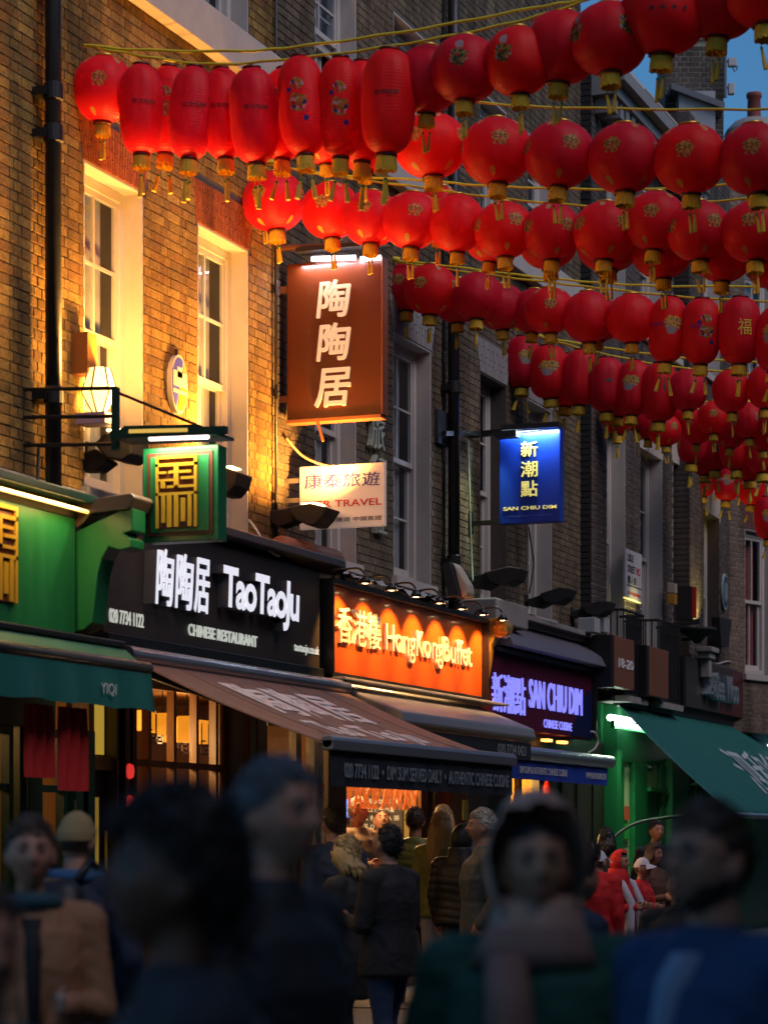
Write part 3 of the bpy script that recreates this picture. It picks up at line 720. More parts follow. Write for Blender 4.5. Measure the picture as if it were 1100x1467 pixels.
def smoothpts(P, n=8):
    P = [Vector(p) for p in P]; out = []
    for i in range(len(P) - 1):
        p0, p1, p2, p3 = P[max(i - 1, 0)], P[i], P[i + 1], P[min(i + 2, len(P) - 1)]
        for k in range(n):
            s = k / n; out.append(.5 * ((2 * p1) + (p2 - p0) * s + (2 * p0 - 5 * p1 + 4 * p2 - p3) * s * s + (3 * p1 - p0 - 3 * p2 + p3) * s ** 3))
    return out + [P[-1]]
cable('pale cord hanging down the wall just right of the thick drainpipe', smoothpts([at(670, 622, .1), at(672, 700, .1), at(675, 790, .1), at(677, 833, .15)]), .01, mat('pale_green_cord', (.3, .42, .28), .6))
cable('pale looped cable lying over the ledge by the orange lit wall', smoothpts([at(357, 745, .06), at(368, 760, .2), at(382, 785, .3), at(400, 797, .35)]), .011, mat('white_cable', (.5, .48, .45), .5))
cable('thin black wire looping down the brick right of the blue sign', smoothpts([at(757, 755, .04), at(762, 790, .05), at(764, 810, .04), at(758, 850, .05)]), .009)
cable('black wires hanging down beside the left drainpipe', smoothpts([at(56, 640, .1), at(54, 690, .15), at(50, 715, .2)]), .012)
cable('curved black cable strung in front of the green shop', smoothpts([at(868, 1208, .8), at(905, 1182, .8), at(950, 1172, .8), at(1010, 1168, .8)]), .02)
cable('white cable looping out below the dark red sign', smoothpts([at(845, 1048, .35), at(852, 1050, .4), at(856, 1062, .4), at(851, 1073, .4), at(842, 1078, .4)]), .012, MATS['white_cable'])
cable('sagging pale rope from the lit wall to the small white sign', smoothpts([at(410, 627, .05), atU(430, 650, 19.5), atU(452, 662, 19.5), atU(474, 668, 19.5)]), .012, mat('rope', (.5, .36, .2), .9, noise=.4, nscale=90))
cable('tangle of thin wires on the ledge above the far grey shop sign', smoothpts([at(985, 925, .2), at(1020, 950, .3), at(1045, 948, .3), at(1060, 965, .25), at(1095, 975, .2)]), .012, MATS['white_cable'])
# alarm box / plate on the wall by the pipe
p = at(632, 615, 0); o = MB(); o.box(p.x - .22, p.x + .1, -.05, 0, p.z - .18, p.z + .18); tag(o.build('wall_box', mat('dark_blue_box', (.03, .035, .05), .6), bevel=.01), 'dark blue grey box fixed to the wall left of the thick drainpipe', 'junction box')

# ------------------------------------------------------------------ oval plaque on the lit wall
p = at(250, 547, .0); zt, zb = Z(250, 505, .05), Z(250, 590, .05); hw = (U(262) - U(239)) / 2; hh = (zt - zb) / 2; pc = Vector((p.x, 0, (zt + zb) / 2))
t = thing('round_plaque', 'oval white rimmed plaque in blue and orange between the two orange lit windows', 'plaque', (pc.x, 0, pc.z))
E_ = lambda r, k, n=40: (pc.x + hw * r * math.cos(2 * math.pi * k / n), pc.z + hh * r * math.sin(2 * math.pi * k / n))
mb = MB(); mb.slab([(E_(1, k)[0], -.001, E_(1, k)[1]) for k in range(40)], (0, -.045, 0)); mb.build('rim', M_WHITE, t)
ins = [E_(.90, k) for k in range(40)]
dv = lambda x, z: (x - pc.x) / hw * .9 - (z - pc.z) / hh * .45
bl = [(x, z) for x, z in ins if dv(x, z) < .1]; orr = [(x, z) for x, z in ins if dv(x, z) >= .1]
mb = MB(); mb.slab([(x, -.0465, z) for x, z in sorted(bl, key=lambda q: math.atan2(q[1] - pc.z, q[0] - pc.x + .3 * hw))], (0, -.003, 0)); 
def fan(pts, m, y):
    c0 = (sum(a for a, b in pts) / len(pts), sum(b for a, b in pts) / len(pts)); q = sorted(pts, key=lambda s: math.atan2(s[1] - c0[1], s[0] - c0[0]))
    mb = MB(); mb.slab([(x, y, z) for x, z in q], (0, -.003, 0)); return mb.build('panel', m, t)
fan(bl, mat('plaque_blue', (.05, .06, .5), .5), -.0465); fan(orr, mat('plaque_orange', (.8, .3, .02), .5), -.0465)
mb = MB(); mb.box(pc.x - hw * .84, pc.x + hw * .84, -.053, -.05, pc.z - .02, pc.z + .10); mb.box(pc.x - hw * .35, pc.x + hw * .25, -.053, -.05, pc.z + hh * .22, pc.z + hh * .58)
mb.box(pc.x - hw * .84, pc.x + hw * .84, -.053, -.05, pc.z - .075, pc.z - .045); mb.build('band', M_WHITE, t)
mb = MB(); mb.tube([(pc.x, -.02, pc.z + hh), (pc.x, -.02, pc.z + hh + .05)], .012, 6); mb.build('hook', M_BLACK, t)

# ------------------------------------------------------------------ ledges under the first floor windows
mb = MB(); ul, ur = U(208, .3), U(478, .3)
mb.box(ul, ur, -.42, 0, 3.99, 4.06); mb.box(ul, ur, -.3, 0, 4.06, 4.10)
o = tag(mb.build('ledge', M_LEAD, bevel=.01), 'long dark lead covered ledge above the charcoal restaurant sign', 'ledge')
mb = MB(); mb.box(13.0, uA + 8.0, -.05, 0, 3.95, 4.13); tag(mb.build('stone_band', M_REVEAL), 'pale stone band under the first windows above the green sign', 'stone band')
# terracotta roll on the ledge
t = thing('clay_ridge_roll', 'reddish brown rounded trunking resting on the ledge below the white travel sign', 'trunking', tuple(at(460, 800, .2)))
mb = MB(); a, b = at(418, 778, .3), at(491, 800, .3); 
mb.tube([a + Vector((0, .1, -.05)), b + Vector((0, .1, -.03))], .12, 16); mb.build('roll', mat('rust_brown', (.22, .075, .035), .6, noise=.3, nscale=8, bump=.2), t, smooth=True)
# tarpaulin and white rubbish above the orange sign
rr = random.Random(3)
mb = MB(); n_ = 30
pts = [(492 + 150 * i / n_, 808 + (62 * i / n_)) for i in range(n_ + 1)]
vs = []; 
for i, (x, y) in enumerate(pts):
    for k in range(7):
        vv_ = .05 + .4 * k / 6; q = at(x, y, vv_); z = 3.93 + .12 * (1 - k / 6) + .05 * mnoise(Vector((i * .5, k * .8, 3))) + .03 * mnoise(Vector((i * 1.7, k * 1.9, 9)))
        vs.append((q.x, -vv_, z))
fs = [(i * 7 + k, i * 7 + k + 1, (i + 1) * 7 + k + 1, (i + 1) * 7 + k) for i in range(n_) for k in range(6)]
mb.add(vs, fs); tag(mb.build('plastic_sheet', mat('grey_plastic_sheet', (.38, .38, .40), .45, noise=.2, nscale=8), smooth=True), 'crumpled pale plastic sheet lying on the ledge over the orange sign', 'plastic sheet')

# ------------------------------------------------------------------ green restaurant on the left
gz0, gz1 = 2.98, 3.76; gx1 = 14.55
t = thing('restaurant_sign_board', 'bright green shop fascia at the left edge with a gold fretwork emblem', 'shop sign', (gx1, -.6, gz0))
mb = MB(); mb.box(10.5, gx1, -.60, -.05, gz0, gz1); mb.build('panel', M_GREEN, t, bevel=.006)
mb = MB(); mb.box(10.5, gx1 + .1, -.72, -.0, gz1 + .10, gz1 + .16); mb.build('canopy_edge', M_DGREEN, t, bevel=.01)
mb = MB(); mb.tube([(10.5, -.68, gz1 + .045), (gx1 + .02, -.68, gz1 + .045)], .014, 10); mb.build('light_strip', emis('warm_strip', (1, .5, .08), 2.0), t)
mb = MB(); mb.box(10.5, gx1 + .06, -.60, -.5, gz1 + .002, gz1 + .098); mb.build('rail', M_BLACK, t)
area('fascia_strip_light', (12.6, -.74, gz1 + .06), (12.6, -.5, 2.6), 8, (1, .62, .2), 3.6, .05)
# fretwork emblem drawn as bars on a maroon ground
FRET = [(250, 305, 575, 330), (250, 365, 575, 390), (250, 330, 270, 870), (555, 330, 575, 870), (395, 390, 430, 560), (270, 428, 330, 446), (350, 425, 395, 446), (270, 488, 395, 506),
        (290, 506, 325, 560), (430, 425, 530, 446), (450, 475, 555, 496), (340, 540, 555, 560), (250, 595, 575, 616), (295, 616, 325, 830), (340, 616, 375, 865), (395, 616, 430, 865), (450, 640, 485, 825), (505, 616, 535, 865)]
def emblem(parent, p, d, wd, ht, y_off=.0):
    n = Vector(d).cross(UP); d = Vector(d)
    P_ = lambda a, b, o: Vector(p) + d * a + UP * b + n * o
    mb = MB(); mb.hexa([P_(0, 0, 0), P_(wd, 0, 0), P_(wd, 0, .012), P_(0, 0, .012), P_(0, ht, 0), P_(wd, ht, 0), P_(wd, ht, .012), P_(0, ht, .012)]); mb.build('emblem_ground', M_MAROON, parent)
    for i, (x0, y0, x1, y1) in enumerate(FRET):
        a0, a1 = (x0 - 250) / 325 * wd, (x1 - 250) / 325 * wd; b1, b0 = (870 - y0) / 565 * ht, (870 - y1) / 565 * ht
        mb = MB(); mb.hexa([P_(a0, b0, .0125), P_(a1, b0, .0125), P_(a1, b0, .03), P_(a0, b0, .03), P_(a0, b1, .0125), P_(a1, b1, .0125), P_(a1, b1, .03), P_(a0, b1, .03)])
        mb.build('gold_bar', M_GOLD, parent)
ex = U(20.5, .6); emblem(t, (ex - .44, -.601, 3.11), AX, .44, .62)
# green console at the end of the fascia, its scrolled side facing down the street
t = thing('scrolled_console', 'green scrolled end bracket with a brown cap between the green and charcoal signs', 'bracket', (gx1, -.5, 3.0))
Xc = gx1 + .06
sil = [(108, 762), (178, 728), (190, 728), (190, 760), (178, 764), (188, 772), (188, 784), (172, 788), (156, 783), (146, 800), (140, 822), (136, 860), (132, 892), (120, 902), (108, 905)]
q = [atU(x, y, Xc) for x, y in sil]; 
mb = MB(); mb.slab(q, AX * .20); mb.build('console', M_GREEN, t, bevel=.008)
sil = [(98, 745), (112, 718), (188, 706), (193, 712), (184, 730), (130, 735), (120, 748), (110, 756)]
mb = MB(); mb.slab([atU(x, y, Xc - .03) for x, y in sil], AX * .30); mb.build('cap', mat('brown_lead', (.12, .075, .055), .5, noise=.3, nscale=8), t, bevel=.01)
# awning of the green restaurant
t = thing('rolled_awning', 'green rolled awning with white letters at the far left', 'awning', (14.9, -.8, 2.6))
M_TEAL = mat('teal_canvas', (.004, .12, .105), .7, noise=.12, nscale=6, bump=.2)
mb = MB(); mb.box(10.5, 14.92, -.8, -.62, 2.905, 2.95); mb.box(10.5, 14.9, -.62, 0, 2.90, 2.975); mb.build('hood', M_BLACK, t, bevel=.012)
mb = MB(); mb.slab([(10.5, -.78, 2.9), (10.5, -.9, 2.80), (10.5, -.62, 2.80), (10.5, -.62, 2.9)], AX * 4.42); mb.build('canopy', mat('green_canvas', (.004, .085, .05), .7, noise=.12, nscale=5), t)
mb = MB(); mb.tube([(10.5, -.93, 2.765), (14.98, -.93, 2.765)], .045, 12); mb.build('front_bar', M_BLACK, t, smooth=True)
mb = MB(); n_ = 60; vs = []
for i in range(n_ + 1):
    x = 10.5 + 4.48 * i / n_; o_ = .008 * math.sin(i * .9) + .005 * math.sin(i * 2.3)
    vs += [(x, -.96, 2.725), (x + .02, -.965 - o_, 2.60), (x + .03 * (i / n_) + (.03 if i == n_ else 0), -.97 - o_ * 2, 2.47 + .008 * math.sin(i * .7))]
mb.add(vs, [(i * 3 + k, (i + 1) * 3 + k, (i + 1) * 3 + k + 1, i * 3 + k + 1) for i in range(n_) for k in range(2)]); mb.build('valance', M_TEAL, t, smooth=True)
M_PRINTW = mat('white_print', (.55, .57, .58), .6, noise=.1, nscale=30)
text('lettering', 'YIQI', (U(141, .97), -.990, Z(141, 996, .97)), AX, UP, U(163, .97) - U(141, .97), .085, M_PRINTW, t, .004)
# shopfront of the green restaurant
def room(parent, x0, x1, z0, z1, depth, wallm, v=0.02):
    mb = MB(); y0 = .12
    mb.box(x0, x1, depth, depth + .05, z0, z1); mb.box(x0 - .05, x0, y0, depth, z0, z1); mb.box(x1, x1 + .05, y0, depth, z0, z1); mb.box(x0, x1, y0, depth, z1, z1 + .05); mb.box(x0, x1, y0, depth, z0 - .05, z0)
    return mb.build('room', wallm, parent)
def glazing(parent, x0, x1, z0, z1, xs, zs, m, v=0.0, w=.05, dp=.07, panes=True, outer=.06):
    """frame with mullions at xs and transoms at zs; a pane in each light"""
    mb = MB(); y0, y1 = -v, -v + dp
    mb.box(x0, x0 + outer, y0, y1, z0, z1); mb.box(x1 - outer, x1, y0, y1, z0, z1); mb.box(x0 + outer, x1 - outer, y0, y1, z1 - outer, z1); mb.box(x0 + outer, x1 - outer, y0, y1, z0, z0 + outer)
    for x in xs: mb.box(x - w / 2, x + w / 2, y0 + .004, y1 - .004, z0 + outer, z1 - outer)
    for z in zs: mb.box(x0 + outer, x1 - outer, y0 + .008, y1 - .008, z - w / 2, z + w / 2)
    fr = mb.build('window_frame', m, parent)
    X = [x0] + list(xs) + [x1]; ZZ = [z0] + list(zs) + [z1]
    if panes:
        for i in range(len(X) - 1):
            for k in range(len(ZZ) - 1):
                p = MB(); p.box(X[i] + .02, X[i + 1] - .02, y0 + dp * .5, y0 + dp * .5 + .004, ZZ[k] + .02, ZZ[k + 1] - .02); p.build('pane', M_GLASS, fr)
    return fr
t = thing('green_restaurant_front', 'dark green restaurant front with warm lit windows at the left edge', 'shopfront', (13, 0, 0.12))
mb = MB(); mb.box(10.5, 15.3, -.04, .1, .12, .75); mb.box(10.5, 15.3, -.04, .1, 2.38, 2.98)
for x in (42, 108, 118): m2_ = MB(); m2_.box(U(x) - .09, U(x) + .09, -.06, .1, .75, 2.38); m2_.build('pilaster', M_DGREEN, t)
mb.build('panelling', M_DGREEN, t)
glazing(t, 11.6, U(20), .75, 2.38, [12.8, 13.7], [1.95], M_DGREEN); glazing(t, U(24) + .05, U(40), .75, 2.38, [], [1.95, 2.2], M_DGREEN); glazing(t, U(48), U(98), .75, 2.38, [], [1.95], M_DGREEN)
room(t, 10.5, U(116), .12, 2.95, 2.6, M_WARMW)
mb = MB(); mb.box(U(2), U(18), .4, .45, 1.5, 1.95); mb.box(U(26), U(40), .35, .4, 1.2, 1.45); mb.build('menu_board', mat('menu_orange', (.6, .16, .03), .6, noise=.3, nscale=20), t)
point('restaurant_lamp', (13.4, 1.2, 2.5), 9, (1, .5, .16), .15)
# doorway with yellow door
t = thing('side_doorway', 'wooden side doorway with a yellow door and fanlight between the two restaurants', 'doorway', (U(140), 0, .12))
xa, xb = U(120), U(160)
mb = MB(); mb.box(xa, xa + .08, -.05, .1, .12, 2.9); mb.box(xb - .02, xb + .10, -.07, .1, .12, 2.98); mb.box(xa + .08, xb - .02, -.04, .1, 2.78, 2.98); mb.box(xa + .08, xb - .02, -.04, .1, 2.10, 2.2); mb.build('door_frame', M_WOOD, t, bevel=.006)
mb = MB(); mb.box(xa + .08, xb - .02, .02, .06, .12, 2.1); mb.build('door', mat('dark_door', (.02, .018, .015), .4), t)
mb = MB(); mb.box(xa + .22, xb - .18, .012, .02, .5, 1.9); mb.build('door_panel', mat('yellow_frosted', (.45, .32, .06), .4, emit=(1, .6, .1), estr=.12), t)
mb = MB(); mb.box(xa + .12, xb - .06, .03, .035, 2.22, 2.76); mb.build('fanlight', mat('yellow_fanlight', (.5, .36, .05), .4, emit=(1, .62, .08), estr=.3), t)
mb = MB(); mb.tube([(xa + .3, -.03, 1.35), (xa + .3, -.03, 1.65)], .012, 8); mb.build('handle', M_GOLD, t)
# hanging red banners
M_REDC2 = mat('dark_red_cloth', (.40, .008, .010), .8, noise=.2, nscale=6, bump=.3)
for i, (x0, x1, y0, y1, v, lab) in enumerate(((38, 76, 1003, 1114, .75, 'dark red cloth banner hanging below the green valance, the shorter one on the left'), (86, 124, 1005, 1133, .78, 'dark red cloth banner hanging below the green valance, the longer one by the yellow door'))):
    a, b = U(x0, v), U(x1, v); zt, zb = 2.46, Z((x0 + x1) / 2, y1, v); mb = MB(); vs = []
    for k in range(21):
        x = a + (b - a) * k / 20
        for j in range(9): vs.append((x, -v + .02 * math.sin(k * .8 + j * .3) + .01 * math.sin(k * 1.9), zt + (zb - zt) * j / 8))
    mb.add(vs, [(k * 9 + j, k * 9 + j + 1, (k + 1) * 9 + j + 1, (k + 1) * 9 + j) for k in range(20) for j in range(8)])
    tag(mb.build('cloth_banner', M_REDC2, smooth=True), lab, 'banner')

# ------------------------------------------------------------------ charcoal restaurant
M_CHAR = mat('charcoal_panel', (.050, .040, .036), .5, noise=.12, nscale=4, spec=.3)
M_LETW = mat('white_lit_letter', (.6, .6, .62), .5, emit=(.86, .88, 1.0), estr=.62)
M_LETS = mat('letter_side', (.16, .17, .20), .35, metal=.5)
M_SMLET = mat('small_lit_letter', (.5, .5, .5), .5, emit=(.85, .92, .8), estr=.35)
fx0, fx1, fz0, fz1 = 15.5, 19.56, 3.08, 3.93
t = thing('restaurant_sign_board', 'charcoal shop fascia with glowing white Chinese characters and Tao Tao Ju', 'shop sign', (fx0, -.32, fz0))
mb = MB(); mb.box(fx0, fx1, -.32, -.02, fz0, fz1); mb.build('panel', M_CHAR, t, bevel=.006)
mb = MB(); mb.box(fx0, fx1, -.36, -.02, 2.985, fz0 - .002); mb.build('trim', M_BLACK, t, bevel=.008)
def lit3d(body, xa, ya_top, xb, yb_bot, bold=.02, per=True, v=.32, raise_=.10, m=M_LETW, spacing=1.0, zt=None, zb=None, shear=0.0):
    x0, x1 = U(xa, v + raise_), U(xb, v + raise_)
    z1_, z0_ = zt, zb
    # standoff body in dark metal, then the glowing face
    for o in text('l', body, (x0, -v - .002, z0_), AX, UP, x1 - x0, z1_ - z0_, [M_LETS, m], t, raise_, bold, spacing, shear, per_letter=True):
        me = o.data; n_ = len(me.polygons); idx = []
        for q in me.polygons: idx.append(1 if (abs(q.normal.y) > .7 and q.center.y + wloc(o).y < -v - raise_ * .9) else 0)
        me.polygons.foreach_set('material_index', idx); o.name = 'letter'
v_ = .42
for s_, xa_, xb_ in (('陶', 222, 248), ('陶', 250, 276), ('居', 277, 299)):
    a_, b__ = U(xa_, .42), U(xb_, .42); zt_, zb_ = Z(226, 784, .42), Z(226, 866, .42)
    text('letter_side', s_, (a_, -.322, zb_), AX, UP, b__ - a_, zt_ - zb_, M_LETS, t, .09, 0, shear=.12, fat=.012)
    text('letter', s_, (a_, -.427, zb_), AX, UP, b__ - a_, zt_ - zb_, M_LETW, t, .006, 0, shear=.12, fat=.013)
lit3d('TaoTaoJu', 320, 0, 429, 0, .03, zt=Z(325, 810, v_), zb=Z(325, 880, v_) - .04, spacing=.85, shear=0.06)
def flat_text(parent, body, xa, xb, ytop, ybot, v, m, depth=.006, bold=0.0, spacing=1.0, name='lettering', shear=0.0):
    x0, x1 = U(xa, v), U(xb, v); zb = Z(xa, ybot, v); zt = Z(xa, ytop, v)
    return text(name, body, (x0, -v - .002, zb), AX, UP, x1 - x0, zt - zb, m, parent, depth, bold, spacing, shear)
flat_text(t, '020 7734 1122', 156, 205, 871, 891, .32, M_SMLET, .008, .0)
flat_text(t, 'CHINESE RESTAURANT', 269, 367, 893, 910, .32, M_SMLET, .012, .008)
flat_text(t, 'taotaoju.co.uk', 421, 456, 920, 936, .32, M_SMLET, .008, .0)
# awning
t = thing('open_awning', 'open brown folding arm awning with large pale characters and a dark lettered valance', 'awning', (15.6, -.45, 2.9))
M_TAUPE = mat('brown_canvas', (.165, .078, .054), .75, noise=.10, nscale=5, stretch=(1, 1, 1), bump=.2, sheen=.3)
M_NAVY = mat('black_valance', (.010, .014, .022), .75, noise=.2, nscale=6, bump=.15)
ax0, ax1, av0, av1, az0, az1 = 15.62, 19.75, .47, 1.99, 2.90, 2.26
mb = MB(); mb.tube([(ax0 - .05, -av0, az0 + .02), (ax1 + .05, -av0, az0 + .02)], .062, 16); mb.box(ax0 - .05, ax1 + .05, -av0, -.02, az0 + .0, az0 + .07); mb.build('cassette', M_SILVER, t, smooth=False, bevel=.004)
mb = MB(); n_ = 40; m_ = 14; vs = []
def aw(s, q): # along, down
    x = ax0 + (ax1 - ax0) * s; v = av0 + (av1 - av0) * q; z = az0 - .02 + (az1 - az0 + .02) * q - .035 * math.sin(math.pi * q) + .004 * math.sin(s * 55) * math.sin(math.pi * q)
    return Vector((x, -v, z))
for i in range(n_ + 1):
    for k in range(m_ + 1): vs.append(aw(i / n_, k / m_))
mb.add(vs, [(i * (m_ + 1) + k, (i + 1) * (m_ + 1) + k, (i + 1) * (m_ + 1) + k + 1, i * (m_ + 1) + k + 1) for i in range(n_) for k in range(m_)]); cn = mb.build('canopy', M_TAUPE, t, smooth=True)
sm = cn.modifiers.new('thickness', 'SOLIDIFY'); sm.thickness = .004
slope = (aw(0, 1) - aw(0, 0)).length; dn = (aw(0, 1) - aw(0, 0)).normalized(); nrm = AX.cross(-dn)
def on_aw(a, b, c): # a along x metres, b up the slope
    s = a / (ax1 - ax0); q = 1 - b / slope; return aw(s, q) + nrm * (c + .006)
M_PALE = mat('pale_print', (.72, .72, .74), .7, noise=.15, nscale=12)
mb = MB()
for s_ in (.17, .33, .5, .67, .83): mb.tube([aw(s_, q / 8) + nrm * .004 for q in range(9)], .005, 5)
mb.build('seams', M_TAUPE, t)
text('lettering', '陶陶居', (0, 0, 0), AX, UP, 2.0, .62, M_PALE, t, .003, .02, 1.1, fat=.018, wrap=lambda a, b, c: on_aw(a + .95, b + .78, c))
text('lettering', 'Tao Tao Ju', (0, 0, 0), AX, UP, 2.1, .42, M_PALE, t, .003, .02, 1.1, fat=.014, wrap=lambda a, b, c: on_aw(a + .9, b + .22, c))
mb = MB(); mb.tube([(ax0 - .03, -av1 - .02, az1 + .01), (ax1 + .03, -av1 - .02, az1 + .01)], .05, 14); mb.box(ax0 - .03, ax1 + .03, -av1 - .07, -av1 + .02, az1 - .05, az1 + .03); mb.build('front_bar', mat('grey_awning_bar', (.20, .20, .23), .4, metal=.5), t, bevel=.01)
mb = MB(); n_ = 60; vs = []
for i in range(n_ + 1):
    x = ax0 + (ax1 - ax0) * i / n_; o_ = .006 * math.sin(i * .8) + .004 * math.sin(i * 2.1)
    vs += [(x, -av1 - .03, az1 - .04), (x, -av1 - .035 - o_, az1 - .16), (x, -av1 - .04 - o_ * 2, az1 - .30)]
mb.add(vs, [(i * 3 + k, (i + 1) * 3 + k, (i + 1) * 3 + k + 1, i * 3 + k + 1) for i in range(n_) for k in range(2)]); mb.build('valance', M_NAVY, t, smooth=True)
M_PALEB = mat('pale_blue_print', (.22, .27, .31), .7, noise=.2, nscale=40)
text('lettering', '020 7734 1122  •  DIM SUM SERVED DAILY  •  AUTHENTIC CHINESE CUISINE', (ax0 + .22, -av1 - .052, az1 - .235), AX, UP, ax1 - ax0 - .38, .105, M_PALEB, t, .003, .01)
for s in (.06, .94):
    x = ax0 + (ax1 - ax0) * s; k = 1 if s < .5 else -1
    A, B_, C_ = Vector((x, -.42, 2.83)), Vector((x + k * .75, -1.15, 2.50)), Vector((x + k * .12, -av1 + .02, az1 - .01))
    mb = MB(); mb.bar(A, B_, .05, .07); mb.bar(B_, C_, .045, .06); mb.tube([B_ - UP * .06, B_ + UP * .06], .04, 10); mb.tube([A - UP * .07, A + UP * .07], .05, 10); mb.build('arm', mat('dark_arm', (.05, .045, .035), .5), t)

# restaurant front with lit paper lamps
t = thing('wooden_shopfront', 'dark wooden restaurant front with a barred window showing glowing orange lamps', 'shopfront', (17, 0, .12))
wx0, wx1 = U(188), U(325)
glazing(t, wx0, wx1, .5, 2.84, [U(x) for x in (216, 252, 284, 312)], [Z(240, 1095)], M_WOOD, w=.05, outer=.08)
for x, w_ in ((168, .13), (180, .06), (330, .10), (352, .06), (366, .10)): mb = MB(); mb.box(U(x) - w_, U(x) + w_, -.07, .1, .12, 2.9); mb.build('pilaster', M_DWOOD, t, bevel=.005)
mb = MB(); mb.box(U(160), U(470), -.04, .1, 2.84, 2.98); mb.box(U(188), U(325), -.04, .1, .12, .5); mb.build('panels', M_DWOOD, t)
glazing(t, U(372), U(432), .12, 2.84, [], [Z(400, 1095)], M_DWOOD, w=.08, outer=.12)
M_WPAN = mat('panelled_room', (.22, .095, .022), .6, noise=.4, nscale=4, stretch=(6, 6, 1))
room(t, U(162), U(470), .12, 2.84, 3.0, M_WPAN)
for k in range(12):
    x = 16.0 + k * .3; mb = MB(); mb.box(x, x + .14, 1.8, 1.86, .12, 2.84); mb.build('slat', M_DWOOD, t)
M_PAPER = mat('paper_shade', (.3, .12, .02), .7, emit=(1, .30, .015), estr=.85)
for i, (x, y0, y1, w_) in enumerate(((204, 1018, 1064, .085), (219, 1022, 1066, .06), (233, 1022, 1070, .07), (253, 1028, 1080, .085), (268, 1026, 1080, .06), (281, 1032, 1082, .085))):
    v = -.55 - .25 * (i % 2); p = at(x, y0, v); zb = Z(x, y1, v)
    l = thing('pendant_lamp', 'glowing orange paper lamp with dark fretwork inside the barred window, number %d from the left' % (i + 1) if 0 else
              ['tall glowing paper lamp by the left bar of the restaurant window', 'narrow glowing paper lamp, second in the barred window', 'glowing paper lamp, third in the barred window', 'glowing paper lamp, fourth in the barred window', 'narrow glowing paper lamp, fifth in the barred window', 'glowing paper lamp, last on the right in the barred window'][i], 'lamp', (p.x, p.y, zb), 'paper lamps hanging inside the restaurant window')
    mb = MB(); mb.box(p.x - w_, p.x + w_, p.y - w_, p.y + w_, zb + .1, p.z); mb.build('shade', M_PAPER, l)
    mb = MB()
    for (a, b_, c_, d_) in ((0, 1, 0, .06), (0, 1, .27, .33), (.0, .12, 0, 1), (.88, 1, 0, 1), (.3, .75, .13, .19), (.66, .78, .13, .33), (0, .5, .42, .47)):
        mb.box(p.x - w_ + 2 * w_ * a, p.x - w_ + 2 * w_ * b_, p.y - w_ - .008, p.y - w_ - .002, zb + (p.z - zb) * c_ * .9, zb + (p.z - zb) * d_ * .9)
    mb.build('fretwork', M_DWOOD, l); mb = MB(); mb.tube([(p.x, p.y, p.z), (p.x, p.y, 2.84)], .005, 5); mb.build('cord', M_BLACK, l)
for i_, (x_, y_) in enumerate(((176, 1105), (176, 1150), (214, 1150))):
    p = at(x_, y_, .02); mb = MB(); mb.lathe([(.001, .06), (.03, .045), (.038, 0), (.03, -.045), (.001, -.06)], 14, (p.x, -.02 - .06 if x_ < 180 else .14, p.z)); tag(mb.build('red_ornament', emis('red_glow', (1, .03, .02), .5), smooth=True), ['small red ornament by the wooden pillar, the upper one', 'small red ornament by the wooden pillar, the lower one', 'small red ornament inside the barred window'][i_], 'ornament')
point('restaurant_lamp', (17.2, .5, 2.4), 20, (1, .5, .16), .15)
point('restaurant_lamp', (18.8, .6, 2.5), 9, (1, .5, .16), .15)
# tall posts beneath the awning with a narrow vertical price strip
t = thing('post_and_menu_strip', 'grey post with a narrow white strip of red characters in front of the restaurant', 'menu strip', tuple(at(455, 1200, .3)))
mb = MB(); mb.box(U(446, .25), U(452, .25), -.28, -.2, .12, 2.8); mb.box(U(455, .25), U(459, .25), -.28, -.2, .12, 2.9); mb.build('posts', M_SILVER, t)
x0, x1 = U(449, .3), U(462, .3); mb = MB(); mb.box(x0, x1, -.32, -.29, 1.1, Z(455, 1122, .3)); mb.build('strip', mat('white_board', (.5, .5, .48), .5), t)
M_REDP = mat('red_print', (.5, .02, .02), .6)
for k, s in enumerate('茶點小食飯'):
    text('lettering', s, (x0 + .05, -.322, Z(455, 1145, .3) - .24 * k), AX, UP, x1 - x0 - .1, .15, M_REDP, t, .002, .02)
# takeaway counter, orange lit
t = thing('takeaway_window', 'bright takeaway window with orange lettering and menu boards behind glass', 'shopfront', (U(550), 0, .12))
tx0, tx1 = U(492), U(606)
glazing(t, tx0, tx1, .9, 2.84, [U(598)], [], M_WOOD, w=.04, outer=.06)
mb = MB(); mb.box(tx0, tx1, -.05, .1, .12, .9); mb.build('counter_front', M_DWOOD, t)
mb = MB(); mb.box(U(466), tx0, -.03, .12, .12, 2.98); mb.box(tx1, U(650), -.03, .12, 2.4, 2.98); mb.box(U(612), U(616), -.08, .1, .12, 2.9); mb.box(U(606), U(612), -.04, .1, .12, 2.9); mb.build('posts', M_DWOOD, t)
mb = MB(); mb.box(U(626), U(652), .05, .09, .12, 2.4); mb.build('door', mat('orange_red_door', (.32, .06, .02), .4, noise=.3, nscale=4), t)
mb = MB(); mb.box(U(653), U(684), -.12, .1, .12, 2.98); mb.build('pilaster', mat('mauve_grey_paint', (.16, .14, .17), .5, noise=.2, nscale=6), t)
mb = MB(); a = at(665, 1148, .12); mb.box(U(662, .12), U(670, .12), -.126, -.121, Z(665, 1175, .12), Z(665, 1146, .12)); mb.build('notice', mat('yellow_notice', (.5, .4, .08), .5), t)
room(t, U(480), 24.2, .12, 2.84, 2.6, mat('orange_room', (.26, .11, .035), .7, noise=.3, nscale=3))
M_ORL = mat('orange_letter', (.8, .12, .01), .5, emit=(1, .16, .02), estr=.5)
flat_text(t, 'TAKE AWAY', 494, 600, 1126, 1158, .004, M_ORL, .003, .03)
XM = 24.0
